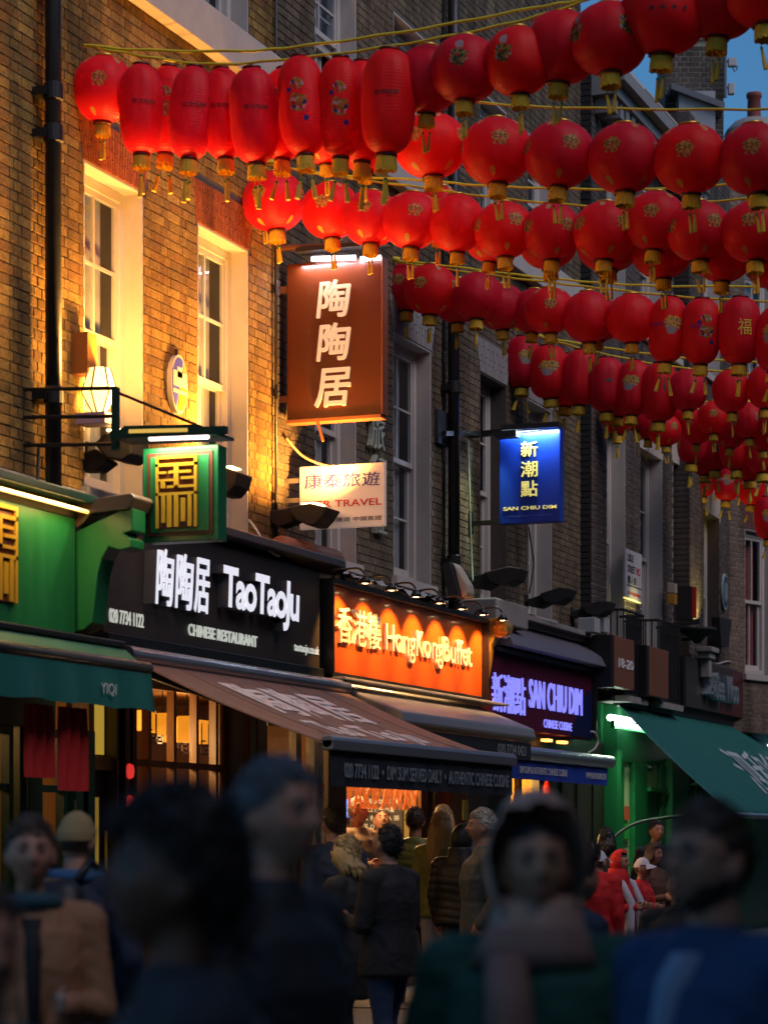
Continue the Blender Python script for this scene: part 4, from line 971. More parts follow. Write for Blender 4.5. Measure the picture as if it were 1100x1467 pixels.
def mpanel(x0, x1, y0, y1, m, name='menu_board', off=.0):
    a_, b__ = atU(x0, y1, XM), atU(x1, y0, XM); mb = MB(); mb.box(XM - .03 - off, XM - off, b__.y, a_.y, a_.z, b__.z); return mb.build(name, m, t)
mpanel(502, 578, 1140, 1205, mat('dark_menu', (.05, .05, .045), .5)); mpanel(580, 604, 1160, 1215, mat('green_menu', (.25, .22, .06), .5)); mpanel(496, 560, 1206, 1290, mat('red_counter', (.45, .06, .02), .5, noise=.5, nscale=9), 'counter')
M_MENU = mat('menu_print', (.7, .7, .55), .5, emit=(.9, .85, .5), estr=.25)
def ptext0(s, x0, x1, y0, y1, X, m, depth=.004):
    p = atU(x0, y1, X); q = atU(x1, y0, X); return text('lettering', s, (X - .032, p.y, p.z), NY, UP, abs(q.y - p.y), q.z - p.z, m, t, depth)
for k, s in enumerate(('DIM SUM 點心  DUCK 燒鴨', 'FRIED RICE 炒飯  炒麵', 'BUNS 包  TEA 茶', 'SOUP 湯  CHICKEN 雞', 'PORK BUN 叉燒包')):
    ptext0(s, 506, 574 - 8 * (k % 2), 1144 + 12 * k, 1152 + 12 * k, XM, M_MENU)
q = atU(504, 1158, XM); mb = MB(); mb.tube([q - AX * .06, q - AX * .04], .10, 24); mb.tube([q - AX * .075, q - AX * .061], .05, 16)
mb.build('neon_disc', mat('blue_disc', (.03, .12, .5), .4, emit=(.08, .3, 1), estr=1.0), t)
point('takeaway_lamp', (U(540), .35, 2.5), 42, (1, .52, .2), .12)
point('takeaway_lamp', (U(590), .35, 2.5), 34, (1, .55, .22), .12)

# ------------------------------------------------------------------ Hong Kong buffet sign
hx0, hx1, hz0, hz1 = 19.66, 23.9, 3.06, 3.83
t = thing('restaurant_sign_board', 'orange shop fascia lit by a row of small spotlights, reading HongKongBuffet', 'shop sign', (hx0, -.35, hz0))
M_ORANGE = mat('orange_fascia', (.62, .105, .012), .22, noise=.06, nscale=3, spec=.5, coat=.4)
mb = MB(); mb.box(hx0, hx1, -.35, -.02, hz0, hz1); mb.build('panel', M_ORANGE, t, bevel=.006)
mb = MB(); mb.box(hx0 - .03, hx0 - .002, -.42, -.02, hz0 - .02, hz1 + .03); mb.box(hx1 + .002, hx1 + .03, -.42, -.02, hz0 - .02, hz1 + .03); mb.box(hx0, hx1, -.42, -.02, hz1 + .002, hz1 + .05); mb.box(hx0, hx1, -.40, -.02, hz0 - .04, hz0 - .002); mb.build('surround', M_BLACK, t)
M_CREAM = mat('cream_letter', (.80, .74, .58), .4, noise=.1, nscale=10)
def raised(body, xa, xb, zb, zt, v, r_, m, bold=.015, spacing=1.0, name='letter', **k):
    x0, x1 = U(xa, v + r_), U(xb, v + r_)
    return text(name, body, (x0, -v - .002, zb), AX, UP, x1 - x0, zt - zb, m, t, r_, bold, spacing, per_letter=True, **k)
raised('香港樓', 484, 546, 3.33, 3.66, .35, .03, M_CREAM, .01)
raised('HongKongBuffet', 553, 676, 3.27, 3.60, .35, .03, M_CREAM, .0, 1.0)
for i in range(7):
    x = hx0 + .22 + i * (hx1 - hx0 - .35) / 6
    sp = thing('sign_spotlight', ['first', 'second', 'third', 'fourth', 'fifth', 'sixth', 'seventh'][i] + ' small swan neck spotlight from the left over the orange sign', 'spotlight', (x, -.42, hz1 + .05), 'swan neck spotlights over the orange sign')
    P_ = smoothpts([(x, -.30, hz1 + .05), (x, -.36, hz1 + .13), (x, -.55, hz1 + .15), (x, -.62, hz1 + .09)], 5)
    mb = MB(); mb.tube(P_, .010, 6); mb.build('neck', M_BLACK, sp)
    mb = MB(); mb.lathe([(.015, .07), (.035, .05), (.062, 0), (.058, 0), (.025, .045)], 16, (x, -.62, hz1 + .01)); mb.build('shade', M_BLACK, sp, smooth=True)
    mb = MB(); mb.lathe([(.001, .02), (.03, .025), (.035, .035), (.001, .045)], 12, (x, -.62, hz1 - .01)); mb.build('bulb', emis('halogen_bulb', (1, .7, .35), 14), sp)
    if i < 6 or 1: spot('sign_spot_beam', (x, -.72, hz1 + .02), (x, -.36, hz1 - .45), 24, (1, .50, .13), R(80), .5, .02)
# gilded scroll brackets at the right end
t = thing('gilded_console', 'gilded scroll bracket at the right end of the orange sign', 'bracket', (hx1 + .15, -.3, 3.1))
M_GILT = mat('tarnished_gilt', (.42, .22, .04), .4, metal=.6, noise=.5, nscale=25, bump=.6)
sil = [(700, 886), (715, 884), (726, 896), (727, 908), (718, 914), (709, 912), (702, 925), (696, 960), (692, 985), (688, 998), (684, 990), (690, 950), (692, 915), (690, 900)]
mb = MB(); mb.slab([atU(x, y, hx1 + .06) for x, y in sil], AX * .16); mb.build('console', M_GILT, t, bevel=.01)
mb = MB(); q = atU(716, 899, hx1 + .05); mb.tube([q, q + AX * .22], .075, 16); mb.tube([q - AX * .02, q + AX * .0], .04, 12); mb.build('scroll', M_GILT, t)
# dark plinth box with coping above right end
mb = MB(); mb.box(U(692, .3), U(738, .3), -.45, -.05, 3.86, 4.12); tag(mb.build('stone_block', M_GREYST, bevel=.02), 'weathered grey block on the ledge between orange sign and blue sign', 'stone block')
# gutter and folded awning below the orange sign
t = thing('folded_awning', 'closed grey awning cassette below the orange sign', 'awning', (20, -.4, 2.8))
mb = MB(); mb.box(hx0, 24.3, -.52, -.02, 2.985, 3.01); mb.build('gutter', mat('cream_gutter', (.45, .42, .36), .4), t, bevel=.006)
mb = MB(); mb.slab([(20.0, -.30, 2.975), (20.0, -.92, 2.72), (20.0, -.95, 2.62), (20.0, -.88, 2.58), (20.0, -.30, 2.62)], AX * 3.9); mb.build('cassette', mat('grey_cassette', (.23, .22, .23), .4, metal=.3, noise=.1, nscale=5), t, bevel=.02)
mb = MB(); mb.box(20.0, 23.85, -.90, -.885, 2.40, 2.575); mb.build('valance', M_NAVY, t)
text('lettering', '020 7734 0421', (22.75, -.903, 2.435), AX, UP, .92, .10, M_PALEB, t, .003)

# ------------------------------------------------------------------ San Chiu Dim
sx0, sx1, sz0, sz1 = 24.36, 28.2, 2.79, 3.59
t = thing('restaurant_sign_board', 'dark maroon and blue shop fascia with glowing violet letters SAN CHIU DIM', 'shop sign', (sx0, -.3, sz0))
M_MARO = mat('maroon_gloss', (.085, .010, .032), .6, noise=.1, nscale=2, spec=.1)
M_NAVYG = mat('navy_gloss', (.008, .014, .07), .6, spec=.1)
mb = MB(); mb.box(sx0, sx1, -.30, -.02, sz0, sz1); mb.build('panel', M_MARO, t, bevel=.006)
mb = MB(); mb.slab([(27.25, -.3015, sz0 + .01), (sx1 - .01, -.3015, sz0 + .01), (sx1 - .01, -.3015, sz1 - .25), (28.0, -.3015, sz1 - .22)], (0, -.002, 0)); mb.build('corner_panel', M_NAVYG, t)
mb = MB(); mb.box(sx0, sx1, -.36, -.02, sz1 + .002, sz1 + .04); mb.box(sx1 + .002, sx1 + .04, -.36, -.02, sz0, sz1 + .04); mb.build('trim', M_BLACK, t)
M_VIO = mat('violet_lit_letter', (.3, .3, .6), .5, emit=(.22, .22, 1.0), estr=.85)
v_ = .33
raised('新潮點', 706, 753, Z(706, 1018, v_) , Z(706, 962, v_), .30, .02, M_VIO, .0)
raised('SAN CHIU DIM', 759, 834, Z(759, 1013, v_), Z(759, 972, v_), .30, .02, M_VIO, .0)
flat_text(t, 'CHINESE CUISINE', 778, 818, 1030, 1042, .30, M_VIO, .01)
t = thing('lead_canopy', 'sloping grey lead canopy along the top of the maroon sign', 'canopy', (sx0, -.3, sz1))
mb = MB(); mb.slab([(24.6, -.02, 4.0), (24.6, -.05, 4.02), (24.6, -.42, 3.78), (24.6, -.48, 3.66), (24.6, -.02, 3.64)], AX * 3.75); mb.build('roof', mat('mauve_lead', (.17, .155, .19), .5, metal=.3, noise=.2, nscale=5), t, bevel=.012)
t = thing('rolled_awning', 'closed silver awning with a bright blue lettered valance', 'awning', (24, -.6, 2.4))
mb = MB(); mb.tube([(24.0, -.6, 2.50), (27.95, -.6, 2.50)], .075, 16); mb.box(24.0, 27.9, -.6, -.02, 2.46, 2.56); mb.build('cassette', M_SILVER, t, bevel=.006)
mb = MB(); n_ = 40; vs = []
for i in range(n_ + 1):
    x = 24.0 + 3.85 * i / n_; o_ = .005 * math.sin(i * .9)
    vs += [(x, -.60 - o_, 2.43), (x, -.605 - o_ * 2, 2.22)]
mb.add(vs, [(2 * i, 2 * i + 2, 2 * i + 3, 2 * i + 1) for i in range(n_)]); mb.build('valance', mat('royal_blue_canvas', (.006, .035, .30), .65, noise=.1, nscale=6), t, smooth=True)
text('lettering', 'DIM SUM & AUTHENTIC CHINESE CUISINE', (24.35, -.618, 2.285), AX, UP, 1.75, .075, M_PRINTW, t, .003)
text('lettering', 'WWW.SANCHIUDIM.COM', (26.85, -.618, 2.285), AX, UP, .85, .07, M_PRINTW, t, .003)
t = thing('dim_sum_front', 'dark dim sum restaurant front with yellow lit doorway below the blue valance', 'shopfront', (26, 0, .12))
glazing(t, U(728), U(775), .5, 2.4, [U(746)], [], M_DWOOD, w=.1, outer=.08)
mb = MB(); mb.box(U(684), U(728), -.03, .1, .12, 2.5); mb.box(U(775), U(862), -.03, .12, .12, 2.5); mb.box(U(684), U(862), -.03, .12, 2.4, 2.8); mb.build('panels', mat('near_black_panel', (.018, .012, .010), .4), t)
mb = MB()
for x in (800, 822, 845): mb.box(U(x) - .03, U(x) + .03, -.05, -.031, .12, 2.4)
mb.build('posts', M_BLACK, t)
room(t, U(722), U(782), .12, 2.5, 2.0, mat('yellow_room', (.6, .38, .08), .7))
mb = MB(); mb.lathe([(.001, 0), (.09, .02), (.05, .2), (.001, .3)], 12, tuple(at(784, 1150, .08))); mb.build('red_ornament', mat('red_ornament', (.5, .02, .01), .5), t)
point('dim_sum_lamp', (U(752), .4, 2.2), 22, (1, .55, .14), .12)
# small warm spots tucked under the fascia
for i, x in enumerate((724, 758, 784, 806)):
    q = at(x, 1058, .25); mb = MB(); mb.box(q.x - .1, q.x + .1, -.28, -.2, 2.70, 2.73)
    tag(mb.build('soffit_lamp', emis('amber_soffit', (1, .35, .05), 3.5)), ['first', 'second', 'third', 'fourth'][i] + ' small amber lamp from the left under the maroon sign', 'lamp', 'amber lamps under the maroon sign')

# ------------------------------------------------------------------ green supermarket at the right
t = thing('green_shop_front', 'bright green painted shop front lit by a white strip below the teal awning', 'shopfront', (30, 0, .12))
mb = MB()
mb.box(U(862), U(868), -.20, .1, .12, 3.3)
for x0, x1, v in ((872, 883, .02), (887, 892, .02), (904, 922, .05), (944, 951, .03)):
    m2_ = MB(); m2_.box(U(x0), U(x1), -v, .1, .12, 2.6); m2_.build('pilaster', M_GREEN2, t, bevel=.006)
mb.build('pilaster', M_GREEN2, t, bevel=.01)
mb = MB(); mb.box(U(951), U(974), -.12, .1, .12, 2.7); mb.build('panel', M_GREEN2, t, bevel=.008)
mb = MB(); mb.box(U(858), 42, -.02, .12, 2.6, 3.42); mb.build('header_panel', M_GREEN2, t)
mb = MB(); mb.box(U(974), U(978), -.10, .12, .12, 2.7); mb.build('post', M_BLACK, t)
mb = MB()
for k in range(14):
    x = U(979) + k * .32; m2_ = MB(); m2_.box(x, x + .06, -.10, -.021, 1.0, 2.7); m2_.build('slat', M_GREEN2, t)
mb.box(U(978), U(1100), -.02, .1, .12, 2.7); mb.box(U(978), U(1022), -.20, -.1, Z(990, 1125, .15), Z(990, 1121, .15)); mb.build('slatted_panel', M_GREEN2, t)
M_PGREEN = mat('pale_green_frost', (.42, .45, .27), .5, noise=.25, nscale=3)
mb = MB(); mb.box(U(868), U(903), .02, .05, .12, 2.6); mb.build('frosted_pane', M_PGREEN, t)
mb = MB(); mb.box(U(922), U(943), .02, .05, Z(930, 1128), 2.6); mb.build('frosted_pane', M_PGREEN, t)
mb = MB(); mb.box(U(922), U(946), -.10, .1, Z(930, 1134), Z(930, 1128)); mb.box(U(922), U(943), .02, .05, .12, Z(930, 1134)); mb.build('counter', M_GREEN2, t)
mb = MB(); mb.box(U(923, .0), U(934, .0), -.006, -.002, Z(925, 1104), Z(925, 1080)); mb.build('notice', mat('green_notice', (.03, .09, .05), .5), t)
flat_text(t, 'ENTRANCE', 905, 933, 1083, 1098, .008, mat('white_letter', (.7, .7, .7), .5), .003, .02)
mb = MB(); mb.box(U(893), U(900), -.012, .01, Z(896, 1175), Z(896, 1155)); mb.build('red_notice', mat('red_notice', (.6, .07, .03), .5), t)
mb = MB(); mb.box(U(893), U(900), -.012, .01, Z(896, 1202), Z(896, 1180)); mb.build('green_sticker', mat('green_sticker', (.03, .3, .05), .5), t)
mb = MB(); q0, q1 = U(880, .35), U(938, .35); zz = Z(880, 1037, .35); mb.box(q0, q1, -.35, -.30, zz - .05, zz + .05); mb.build('strip_cover', M_GREEN2, t)
mb = MB(); mb.tube([(q0, -.29, zz + .08), (q1, -.29, zz + .08)], .04, 10); mb.build('light_strip', emis('cool_strip', (.85, 1, .85), 9), t)
area('shop_strip_light', ((q0 + q1) / 2, -.36, zz + .03), ((q0 + q1) / 2, -.05, .6), 30, (.75, 1, .62), q1 - q0, .08)
# teal awning, steep and wide
t = thing('open_awning', 'large steep teal awning with white characters at the right edge', 'awning', (29.4, -.3, 3.3))
M_TEAL2 = mat('teal_awning_canvas', (.004, .12, .10), .65, noise=.15, nscale=3, stretch=(1, 3, 3), bump=.3)
g0, g1 = 29.39, 37.6
def aw2(s, q):
    x = g0 + (g1 - g0) * s; v = .3 + 1.45 * q; z = 3.27 - 1.38 * q - .05 * math.sin(math.pi * q) + .012 * math.sin(s * 40 + q * 2) * math.sin(math.pi * q)
    return Vector((x, -v, z))
mb = MB(); n_, m_ = 60, 14; vs = [aw2(i / n_, k / m_) for i in range(n_ + 1) for k in range(m_ + 1)]
mb.add(vs, [(i * (m_ + 1) + k, (i + 1) * (m_ + 1) + k, (i + 1) * (m_ + 1) + k + 1, i * (m_ + 1) + k + 1) for i in range(n_) for k in range(m_)]); cn = mb.build('canopy', M_TEAL2, t, smooth=True)
sm = cn.modifiers.new('thickness', 'SOLIDIFY'); sm.thickness = .004
sl2 = (aw2(0, 1) - aw2(0, 0)).length; n2 = AX.cross(-(aw2(0, 1) - aw2(0, 0)).normalized())
mb = MB()
for s_ in (.1, .2, .3, .4, .5, .6, .7, .8, .9): mb.tube([aw2(s_, q / 8) + n2 * .004 for q in range(9)], .007, 5)
mb.build('seams', M_TEAL2, t)
text('lettering', '泗和行', (0, 0, 0), AX, UP, 3.6, 1.0, mat('pale_teal_print', (.42, .52, .55), .6), t, .003, .02, wrap=lambda a, b, c: aw2((a + 3.6) / (g1 - g0), 1 - (b + .45) / sl2) + n2 * (c + .012))
mb = MB(); mb.tube([(g0, -1.77, 1.88), (g1, -1.77, 1.88)], .035, 10); mb.build('front_bar', M_SILVER, t)
mb = MB(); mb.tube([(g0, -.28, 3.30), (g1, -.28, 3.30)], .05, 10); mb.build('roller', M_BLACK, t)
t = thing('open_awning', 'second teal awning just entering at the right edge', 'awning', (38, -.3, 3.2))
mb = MB(); mb.slab([(37.75, -.3, 3.27), (41.5, -.3, 3.27), (41.5, -1.7, 1.95), (37.75, -1.7, 1.95)], (0, .003, -.004)); mb.build('canopy', M_TEAL2, t)
mb = MB(); q = at(1096, 1070, .5); mb.box(q.x, q.x + .5, -.55, -.45, q.z - .03, q.z + .03); tag(mb.build('shop_strip_lamp', emis('cool_strip2', (1, 1, 1), 8)), 'small bright white lamp under the awning gap at the right edge', 'lamp')

M_BROWNP = mat('brown_panel', (.20, .075, .04), .45, noise=.1, nscale=4)
def wallpanel(name, label, x0, x1, yt, yb, v, m, cat='shop sign'):
    a, b = U(x0, v), U(x1, v); zb, zt = Z(x0, yb, v), Z(x0, yt, v)
    t = thing(name, label, cat, (a, -v, zb)); mb = MB(); mb.box(a, b, -v, -v + .12, zb, zt); mb.build('panel', m, t, bevel=.006)
    mb = MB(); mb.box(a - .12, a - .002, -v + .01, .0, zb - .02, zt); mb.build('side', M_BLACK, t)
    return t, a, b, zb, zt
t, a, b, zb, zt = wallpanel('number_panel', 'narrow brown panel with the white house numbers 18-20', 880, 908, 910, 983, .55, M_BROWNP)
flat_text(t, '18-20', 885, 906, 942, 956, .55, mat('white_letter', (.7, .7, .7), .5), .01, .02)
wallpanel('blank_panel', 'narrow blank brown panel right of the numbered panel', 930, 957, 925, 996, .55, M_BROWNP)
t, a, b, zb, zt = wallpanel('supermarket_sign_board', 'grey glossy shop fascia with raised silver characters and letters', 983, 1072, 940, 1012, .4, mat('grey_gloss', (.05, .045, .042), .5, metal=.1, noise=.1, nscale=2))
mb = MB(); mb.slab([(a + (b - a) * .5, -.402, zb + .003), (b - .01, -.402, zb + .003), (b - .01, -.402, zt - .01), (a + (b - a) * .72, -.402, zt - .01)], (0, -.002, 0)); mb.build('maroon_part', mat('maroon_gloss2', (.09, .02, .025), .3), t)
M_STEEL = mat('pale_steel_letter', (.36, .42, .46), .35, metal=.5)
raised('泗和', 1016, 1030, zb + .2, zb + .52, .40, .12, M_STEEL, .01); raised('See Woo', 1026, 1058, zb + .16, zb + .55, .40, .12, M_STEEL, .01)
wallpanel('dark_sign_board', 'dark green black shop fascia at the far right edge', 1074, 1125, 975, 1035, .35, mat('dark_teal_panel', (.012, .025, .026), .35))
mb = MB(); mb.box(29.0, 40, -.32, -.0, 3.30, 3.42); tag(mb.build('beam', M_BLACK), 'long black beam below the supermarket sign', 'beam')
mb = MB(); mb.box(33, 42, -.36, .0, 4.06, 4.13); mb.box(30.4, 33, -.2, 0, 4.0, 4.06); tag(mb.build('ledge', M_LEAD), 'grey lead ledge above the supermarket sign', 'ledge')

# ------------------------------------------------------------------ balconies
def balcony(label, x0, x1, yt, yb, v, side):
    a, b = U(x0, v), U(x1, v); zt = Z(x0, yt, v); zb = zt - 1.05
    t = thing('balcony_railing', label, 'balcony', (a, -v, zb), 'iron balconies on the grey brick house')
    mb = MB(); mb.tube([(a, -.1, zt), (a, -v, zt), (b, -v, zt), (b, -.1, zt)], .018, 6); mb.tube([(a, -.1, zb), (a, -v, zb), (b, -v, zb), (b, -.1, zb)], .018, 6); mb.tube([(a, -v, zt - .15), (b, -v, zt - .15)], .010, 6); mb.build('rail', M_BLACK, t)
    n = int((b - a) / .095)
    bm_ = MB(); bm_.tube([(0, 0, 0), (0, 0, 1.05)], .011, 6); me = bm_.mesh('baluster', M_BLACK)
    for k in range(n + 1):
        o = bpy.data.objects.new('baluster', me); COL.objects.link(o); o.parent = t; o.location = ((b - a) * k / n, 0, 0)
    for k in range(1, 5):
        o = bpy.data.objects.new('baluster', me); COL.objects.link(o); o.parent = t; o.location = (0, v - v * k / 5, 0)
    mb = MB(); mb.box(a - .05, b + .05, -v - .05, -.15, zb - .1, zb - .02); mb.build('floor', M_GREYST, t)
    if side:
        vs = []
        mb = MB(); mb.box(a + .25, b - .02, -v + .03, -v + .04, zb + .05, zt - .05); mb.build('mesh_panel', M_BLACKM, t)
    return t
balcony('small black iron balcony below the street name plate', 893, 921, 873, 985, .42, True)
balcony('black iron balcony right of the one below the street name plate', 942, 972, 888, 985, .42, True)

# ------------------------------------------------------------------ street name plate
t = thing('street_name_plate', 'white street name plate reading LISLE STREET WC2 on the dark brick', 'street sign', tuple(at(908, 830, .2)))
a, b = U(896, .2), U(919, .2); zt, zb = Z(896, 785, .2), Z(896, 855, .2)
mb = MB(); mb.box(a, b, -.2, -.165, zb, zt); mb.build('plate', mat('white_enamel', (.55, .54, .56), .35), t, bevel=.004)
mb = MB(); mb.box(a + .05, b - .05, -.205, -.2, zb + .16, zb + .17); mb.build('rule', M_BLACK, t)
M_BLP = mat('black_print', (.02, .02, .02), .5)
W_ = b - a; H_ = zt - zb
text('lettering', 'LISLE', (a + W_ * .1, -.201, zt - H_ * .24), AX, UP, W_ * .36, H_ * .15, M_BLP, t, .003, .01)
text('lettering', 'STREET', (a + W_ * .1, -.201, zt - H_ * .47), AX, UP, W_ * .48, H_ * .15, M_BLP, t, .003, .01)
text('lettering', 'WC2', (a + W_ * .64, -.201, zt - H_ * .47), AX, UP, W_ * .24, H_ * .15, M_REDP, t, .003, .01)
text('lettering', '麗人街', (a + W_ * .1, -.201, zt - H_ * .70), AX, UP, W_ * .55, H_ * .16, M_BLP, t, .003)
text('lettering', 'CITY OF WESTMINSTER', (a + W_ * .1, -.201, zb + H_ * .07), AX, UP, W_ * .8, H_ * .07, M_REDP, t, .003)
mb = MB(); mb.box(a, b, -.19, -.165, zb - .015, zb - .002); mb.build('lit_wall_strip', emis('yellow_strip', (1, .85, .2), .8), t)  # glowing strip added to stand for the yellow lit wall below the plate
spot('plate_light', (a + .35, -.6, zb - .45), (a + .4, 0, zb - .05), 7, (1, .85, .3), R(60), .6)
# red box sign, cream lamp, yellow glow on the wall
Xr = U(961, .28); 
t = thing('box_sign', 'black box sign with a red front edge, hung beside the yellow lit strip of wall', 'sign', (Xr, -.28, 4.9))
q = [(967, 838), (989, 839), (990, 888), (967, 888)]
mb = MB(); P_ = [atU(x, y, Xr) for x, y in q]; mb.slab(P_, AX * .10); mb.build('box', M_BLACKM, t, bevel=.01)
P_ = [atU(x, y, Xr) for x, y in ((990.5, 840), (996, 841), (996, 885), (990.5, 884))]; mb = MB(); mb.slab(P_, AX * .05); mb.build('red_edge', mat('red_enamel', (.55, .02, .015), .4), t)
P_ = [atU(x, y, Xr) for x, y in ((962, 892), (1000, 886), (1001, 893), (963, 897))]; mb = MB(); mb.slab(P_, AX * .1); mb.build('bracket', M_BLACKM, t)
t = thing('alarm_box', 'cream and orange alarm box left of the black and red box sign', 'alarm box', tuple(atU(960, 850, Xr)))
P_ = [atU(x, y, Xr - .1) for x, y in ((955, 834), (967, 836), (967, 850), (955, 849))]; mb = MB(); mb.slab(P_, AX * .12); mb.build('top', mat('cream_plastic', (.5, .42, .32), .5), t, bevel=.01)
P_ = [atU(x, y, Xr - .1) for x, y in ((955, 850), (967, 851), (967, 866), (955, 865))]; mb = MB(); mb.slab(P_, AX * .12); mb.build('strobe', mat('amber_plastic', (.5, .24, .03), .4), t, bevel=.01)
# dark cone lamp
t = thing('uplighter', 'dark bowl shaped uplighter throwing yellow light on the brick strip', 'lamp', tuple(at(998, 910, .4)))
q = at(998, 900, .52); mb = MB(); mb.lathe([(.001, -.22), (.05, -.2), (.12, -.12), (.26, -.04), (.27, 0), (.25, 0), (.001, -.02)], 20, tuple(q)); mb.build('bowl', M_BLACKM, t, smooth=True)
mb = MB(); mb.tube([q - UP * .15, (q.x, -.3, q.z - .15)], .02, 6); mb.build('arm', M_BLACKM, t)
spot('uplighter_beam', (U(994, .28), -.47, q.z + .05), (U(996, .28), -.28, q.z + .8), 16, (1, .80, .22), R(95), .8, .04)
P_ = [at(x, y, .42) for x, y in ((1030, 884), (1048, 888), (1043, 927), (1033, 926))]; mb = MB(); mb.slab(P_, (0, .12, 0)); t = thing('hopper', 'black tapering rainwater hopper on the pale brick at the right', 'hopper', tuple(P_[0])); mb.build('body', M_BLACKM, t)
mb = MB(); mb.tube([P_[3] + Vector((.1, .15, 0)), P_[3] + Vector((.1, .15, -.5))], .03, 8); mb.build('pipe', M_BLACKM, t)
q = at(1036, 848, .30); t = thing('oval_plaque', 'narrow dark blue oval plaque with pale rim near the right edge', 'plaque', tuple(q))
mb = MB(); mb.slab([(q.x + .17 * math.cos(a_), -.30, q.z + .27 * math.sin(a_)) for a_ in [2 * math.pi * k / 28 for k in range(28)]], (0, -.03, 0)); mb.build('rim', mat('pale_blue_rim', (.3, .4, .42), .5), t)
mb = MB(); mb.slab([(q.x + .14 * math.cos(a_), -.331, q.z + .235 * math.sin(a_)) for a_ in [2 * math.pi * k / 28 for k in range(28)]], (0, -.004, 0)); mb.build('face', mat('deep_blue', (.02, .05, .09), .5), t)
mb = MB()
for k in range(-3, 4): mb.box(q.x + k * .03 - .006, q.x + k * .03 + .006, -.339, -.336, q.z - .16 + .02 * abs(k), q.z + .16 - .02 * abs(k))
mb.build('stripes', MATS['pale_blue_rim'], t)
# column cap by the ledge
q = at(1013, 930, .5); mb = MB(); mb.box(q.x - .25, q.x + .2, -.62, -.38, q.z - .05, q.z + .02); mb.box(q.x - .2, q.x + .15, -.58, -.4, q.z - .14, q.z - .05); mb.box(q.x - .1, q.x + .05, -.55, -.42, q.z - .4, q.z - .14); tag(mb.build('ledge_bracket', M_GREYST, bevel=.01), 'weathered moulded stone cap on the ledge under the uplighter', 'stone cap')
# small items on the ledge above the maroon sign
for i, x in enumerate((842, 856)):
    q = at(x, 900, .3); mb = MB(); mb.box(q.x - .12, q.x + .12, -.42, -.2, q.z - .06, q.z + .12); tag(mb.build('white_box', mat('dirty_white', (.36, .38, .40), .6, noise=.2, nscale=8), bevel=.01), ['pale box on the ledge by the numbered panel, the left one of two', 'pale box on the ledge by the numbered panel, the right one of two'][i], 'box')
mb = MB(); mb.box(24.6, 29.0, -.3, 0, 4.02, 4.08); mb.box(24.6, 28.9, -.22, 0, 3.96, 4.02); tag(mb.build('ledge', M_GREYST, bevel=.006), 'long grey ledge above the sloping lead canopy', 'ledge')

# ------------------------------------------------------------------ projecting signs
# green emblem sign on its bracket
XG = U(33)
t = thing('hanging_sign', 'green hanging sign with gold fretwork emblem, lit by a white tube on top', 'hanging sign', tuple(at(33, 600, 0)))
DY = NY   # boards hang outward from the wall along -Y, facing the viewer's side
def ob(x, y, X=None): return atU(x, y, XG if X is None else X)
def board(parent, name, x0, x1, y0, y1, X, th, m, inset=0.0, bevel=.006):
    a, b = atU(x0, (y0 + y1) / 2, X), atU(x1, (y0 + y1) / 2, X); zt, zb = atU(x0, y0, X).z, atU(x0, y1, X).z
    mb = MB(); mb.box(X - inset, X - inset + th, a.y, b.y, zb, zt); return mb.build(name, m, parent, bevel=bevel), a.y, b.y, zb, zt
_, ya, yb_, zb, zt = board(t, 'frame', 205, 313, 643, 778, XG, .14, M_GREEN2)
mb = MB(); mb.box(XG - .010, XG - .0005, ya - .04, yb_ + .04, zb + .04, zt - .04); mb.build('border', M_MAROON, t)
mb = MB(); mb.box(XG - .016, XG - .0105, ya - .065, yb_ + .065, zb + .065, zt - .065); mb.build('face', M_GREEN, t)
wd = abs(yb_ - ya)
emblem(t, (XG - .0165, ya - wd * .21, zb + (zt - zb) * .14), NY, wd * .54, (zt - zb) * .76)
a, b = ob(170, 627), ob(335, 627)
mb = MB(); mb.bar(ob(160, 623), ob(325, 616), .05, .05); mb.build('arm', M_DGREEN, t)
mb = MB(); P_ = [ob(x, y) for x, y in ((172, 628), (190, 614), (290, 612), (320, 622), (320, 626), (172, 632))]; mb.slab([p - AX * .12 for p in P_], AX * .3); mb.build('lamp_hood', M_DGREEN, t)
mb = MB(); mb.bar(ob(197, 622) - AX * .125, ob(280, 620) - AX * .125, .01, .025); mb.build('louvre', mat('amber_louvre', (.6, .4, .1), .4, emit=(1, .6, .1), estr=.5), t)
mb = MB(); mb.tube([ob(222, 631) - AX * .08, ob(306, 628) - AX * .08], .016, 10); mb.build('tube_lamp', emis('pink_tube', (1, .70, .62), 4), t)
l_ = ob(262, 634); area('hanging_sign_light', (XG - .10, l_.y, l_.z - .0), (XG - .02, l_.y, l_.z - 1.0), 3.2, (1, .85, .55), .5, .04)
mb = MB(); A, B_ = Vector((XG, -.02, 0)), None
for y in (558, 598, 638): mb.tube([(XG, -.0, ob(33, y).z), ob(165, y - 2)], .014, 6)
mb.tube([ob(33, 558), ob(33, 676)], .014, 6); mb.build('bracket_rail', M_BLACK, t)
mb = MB(); mb.bar(ob(166, 555), ob(166, 645), .045, .045); mb.build('post', M_DGREEN, t)
mb = MB(); mb.tube([ob(168, 562), ob(290, 612)], .010, 6); mb.build('stay', M_BLACK, t)
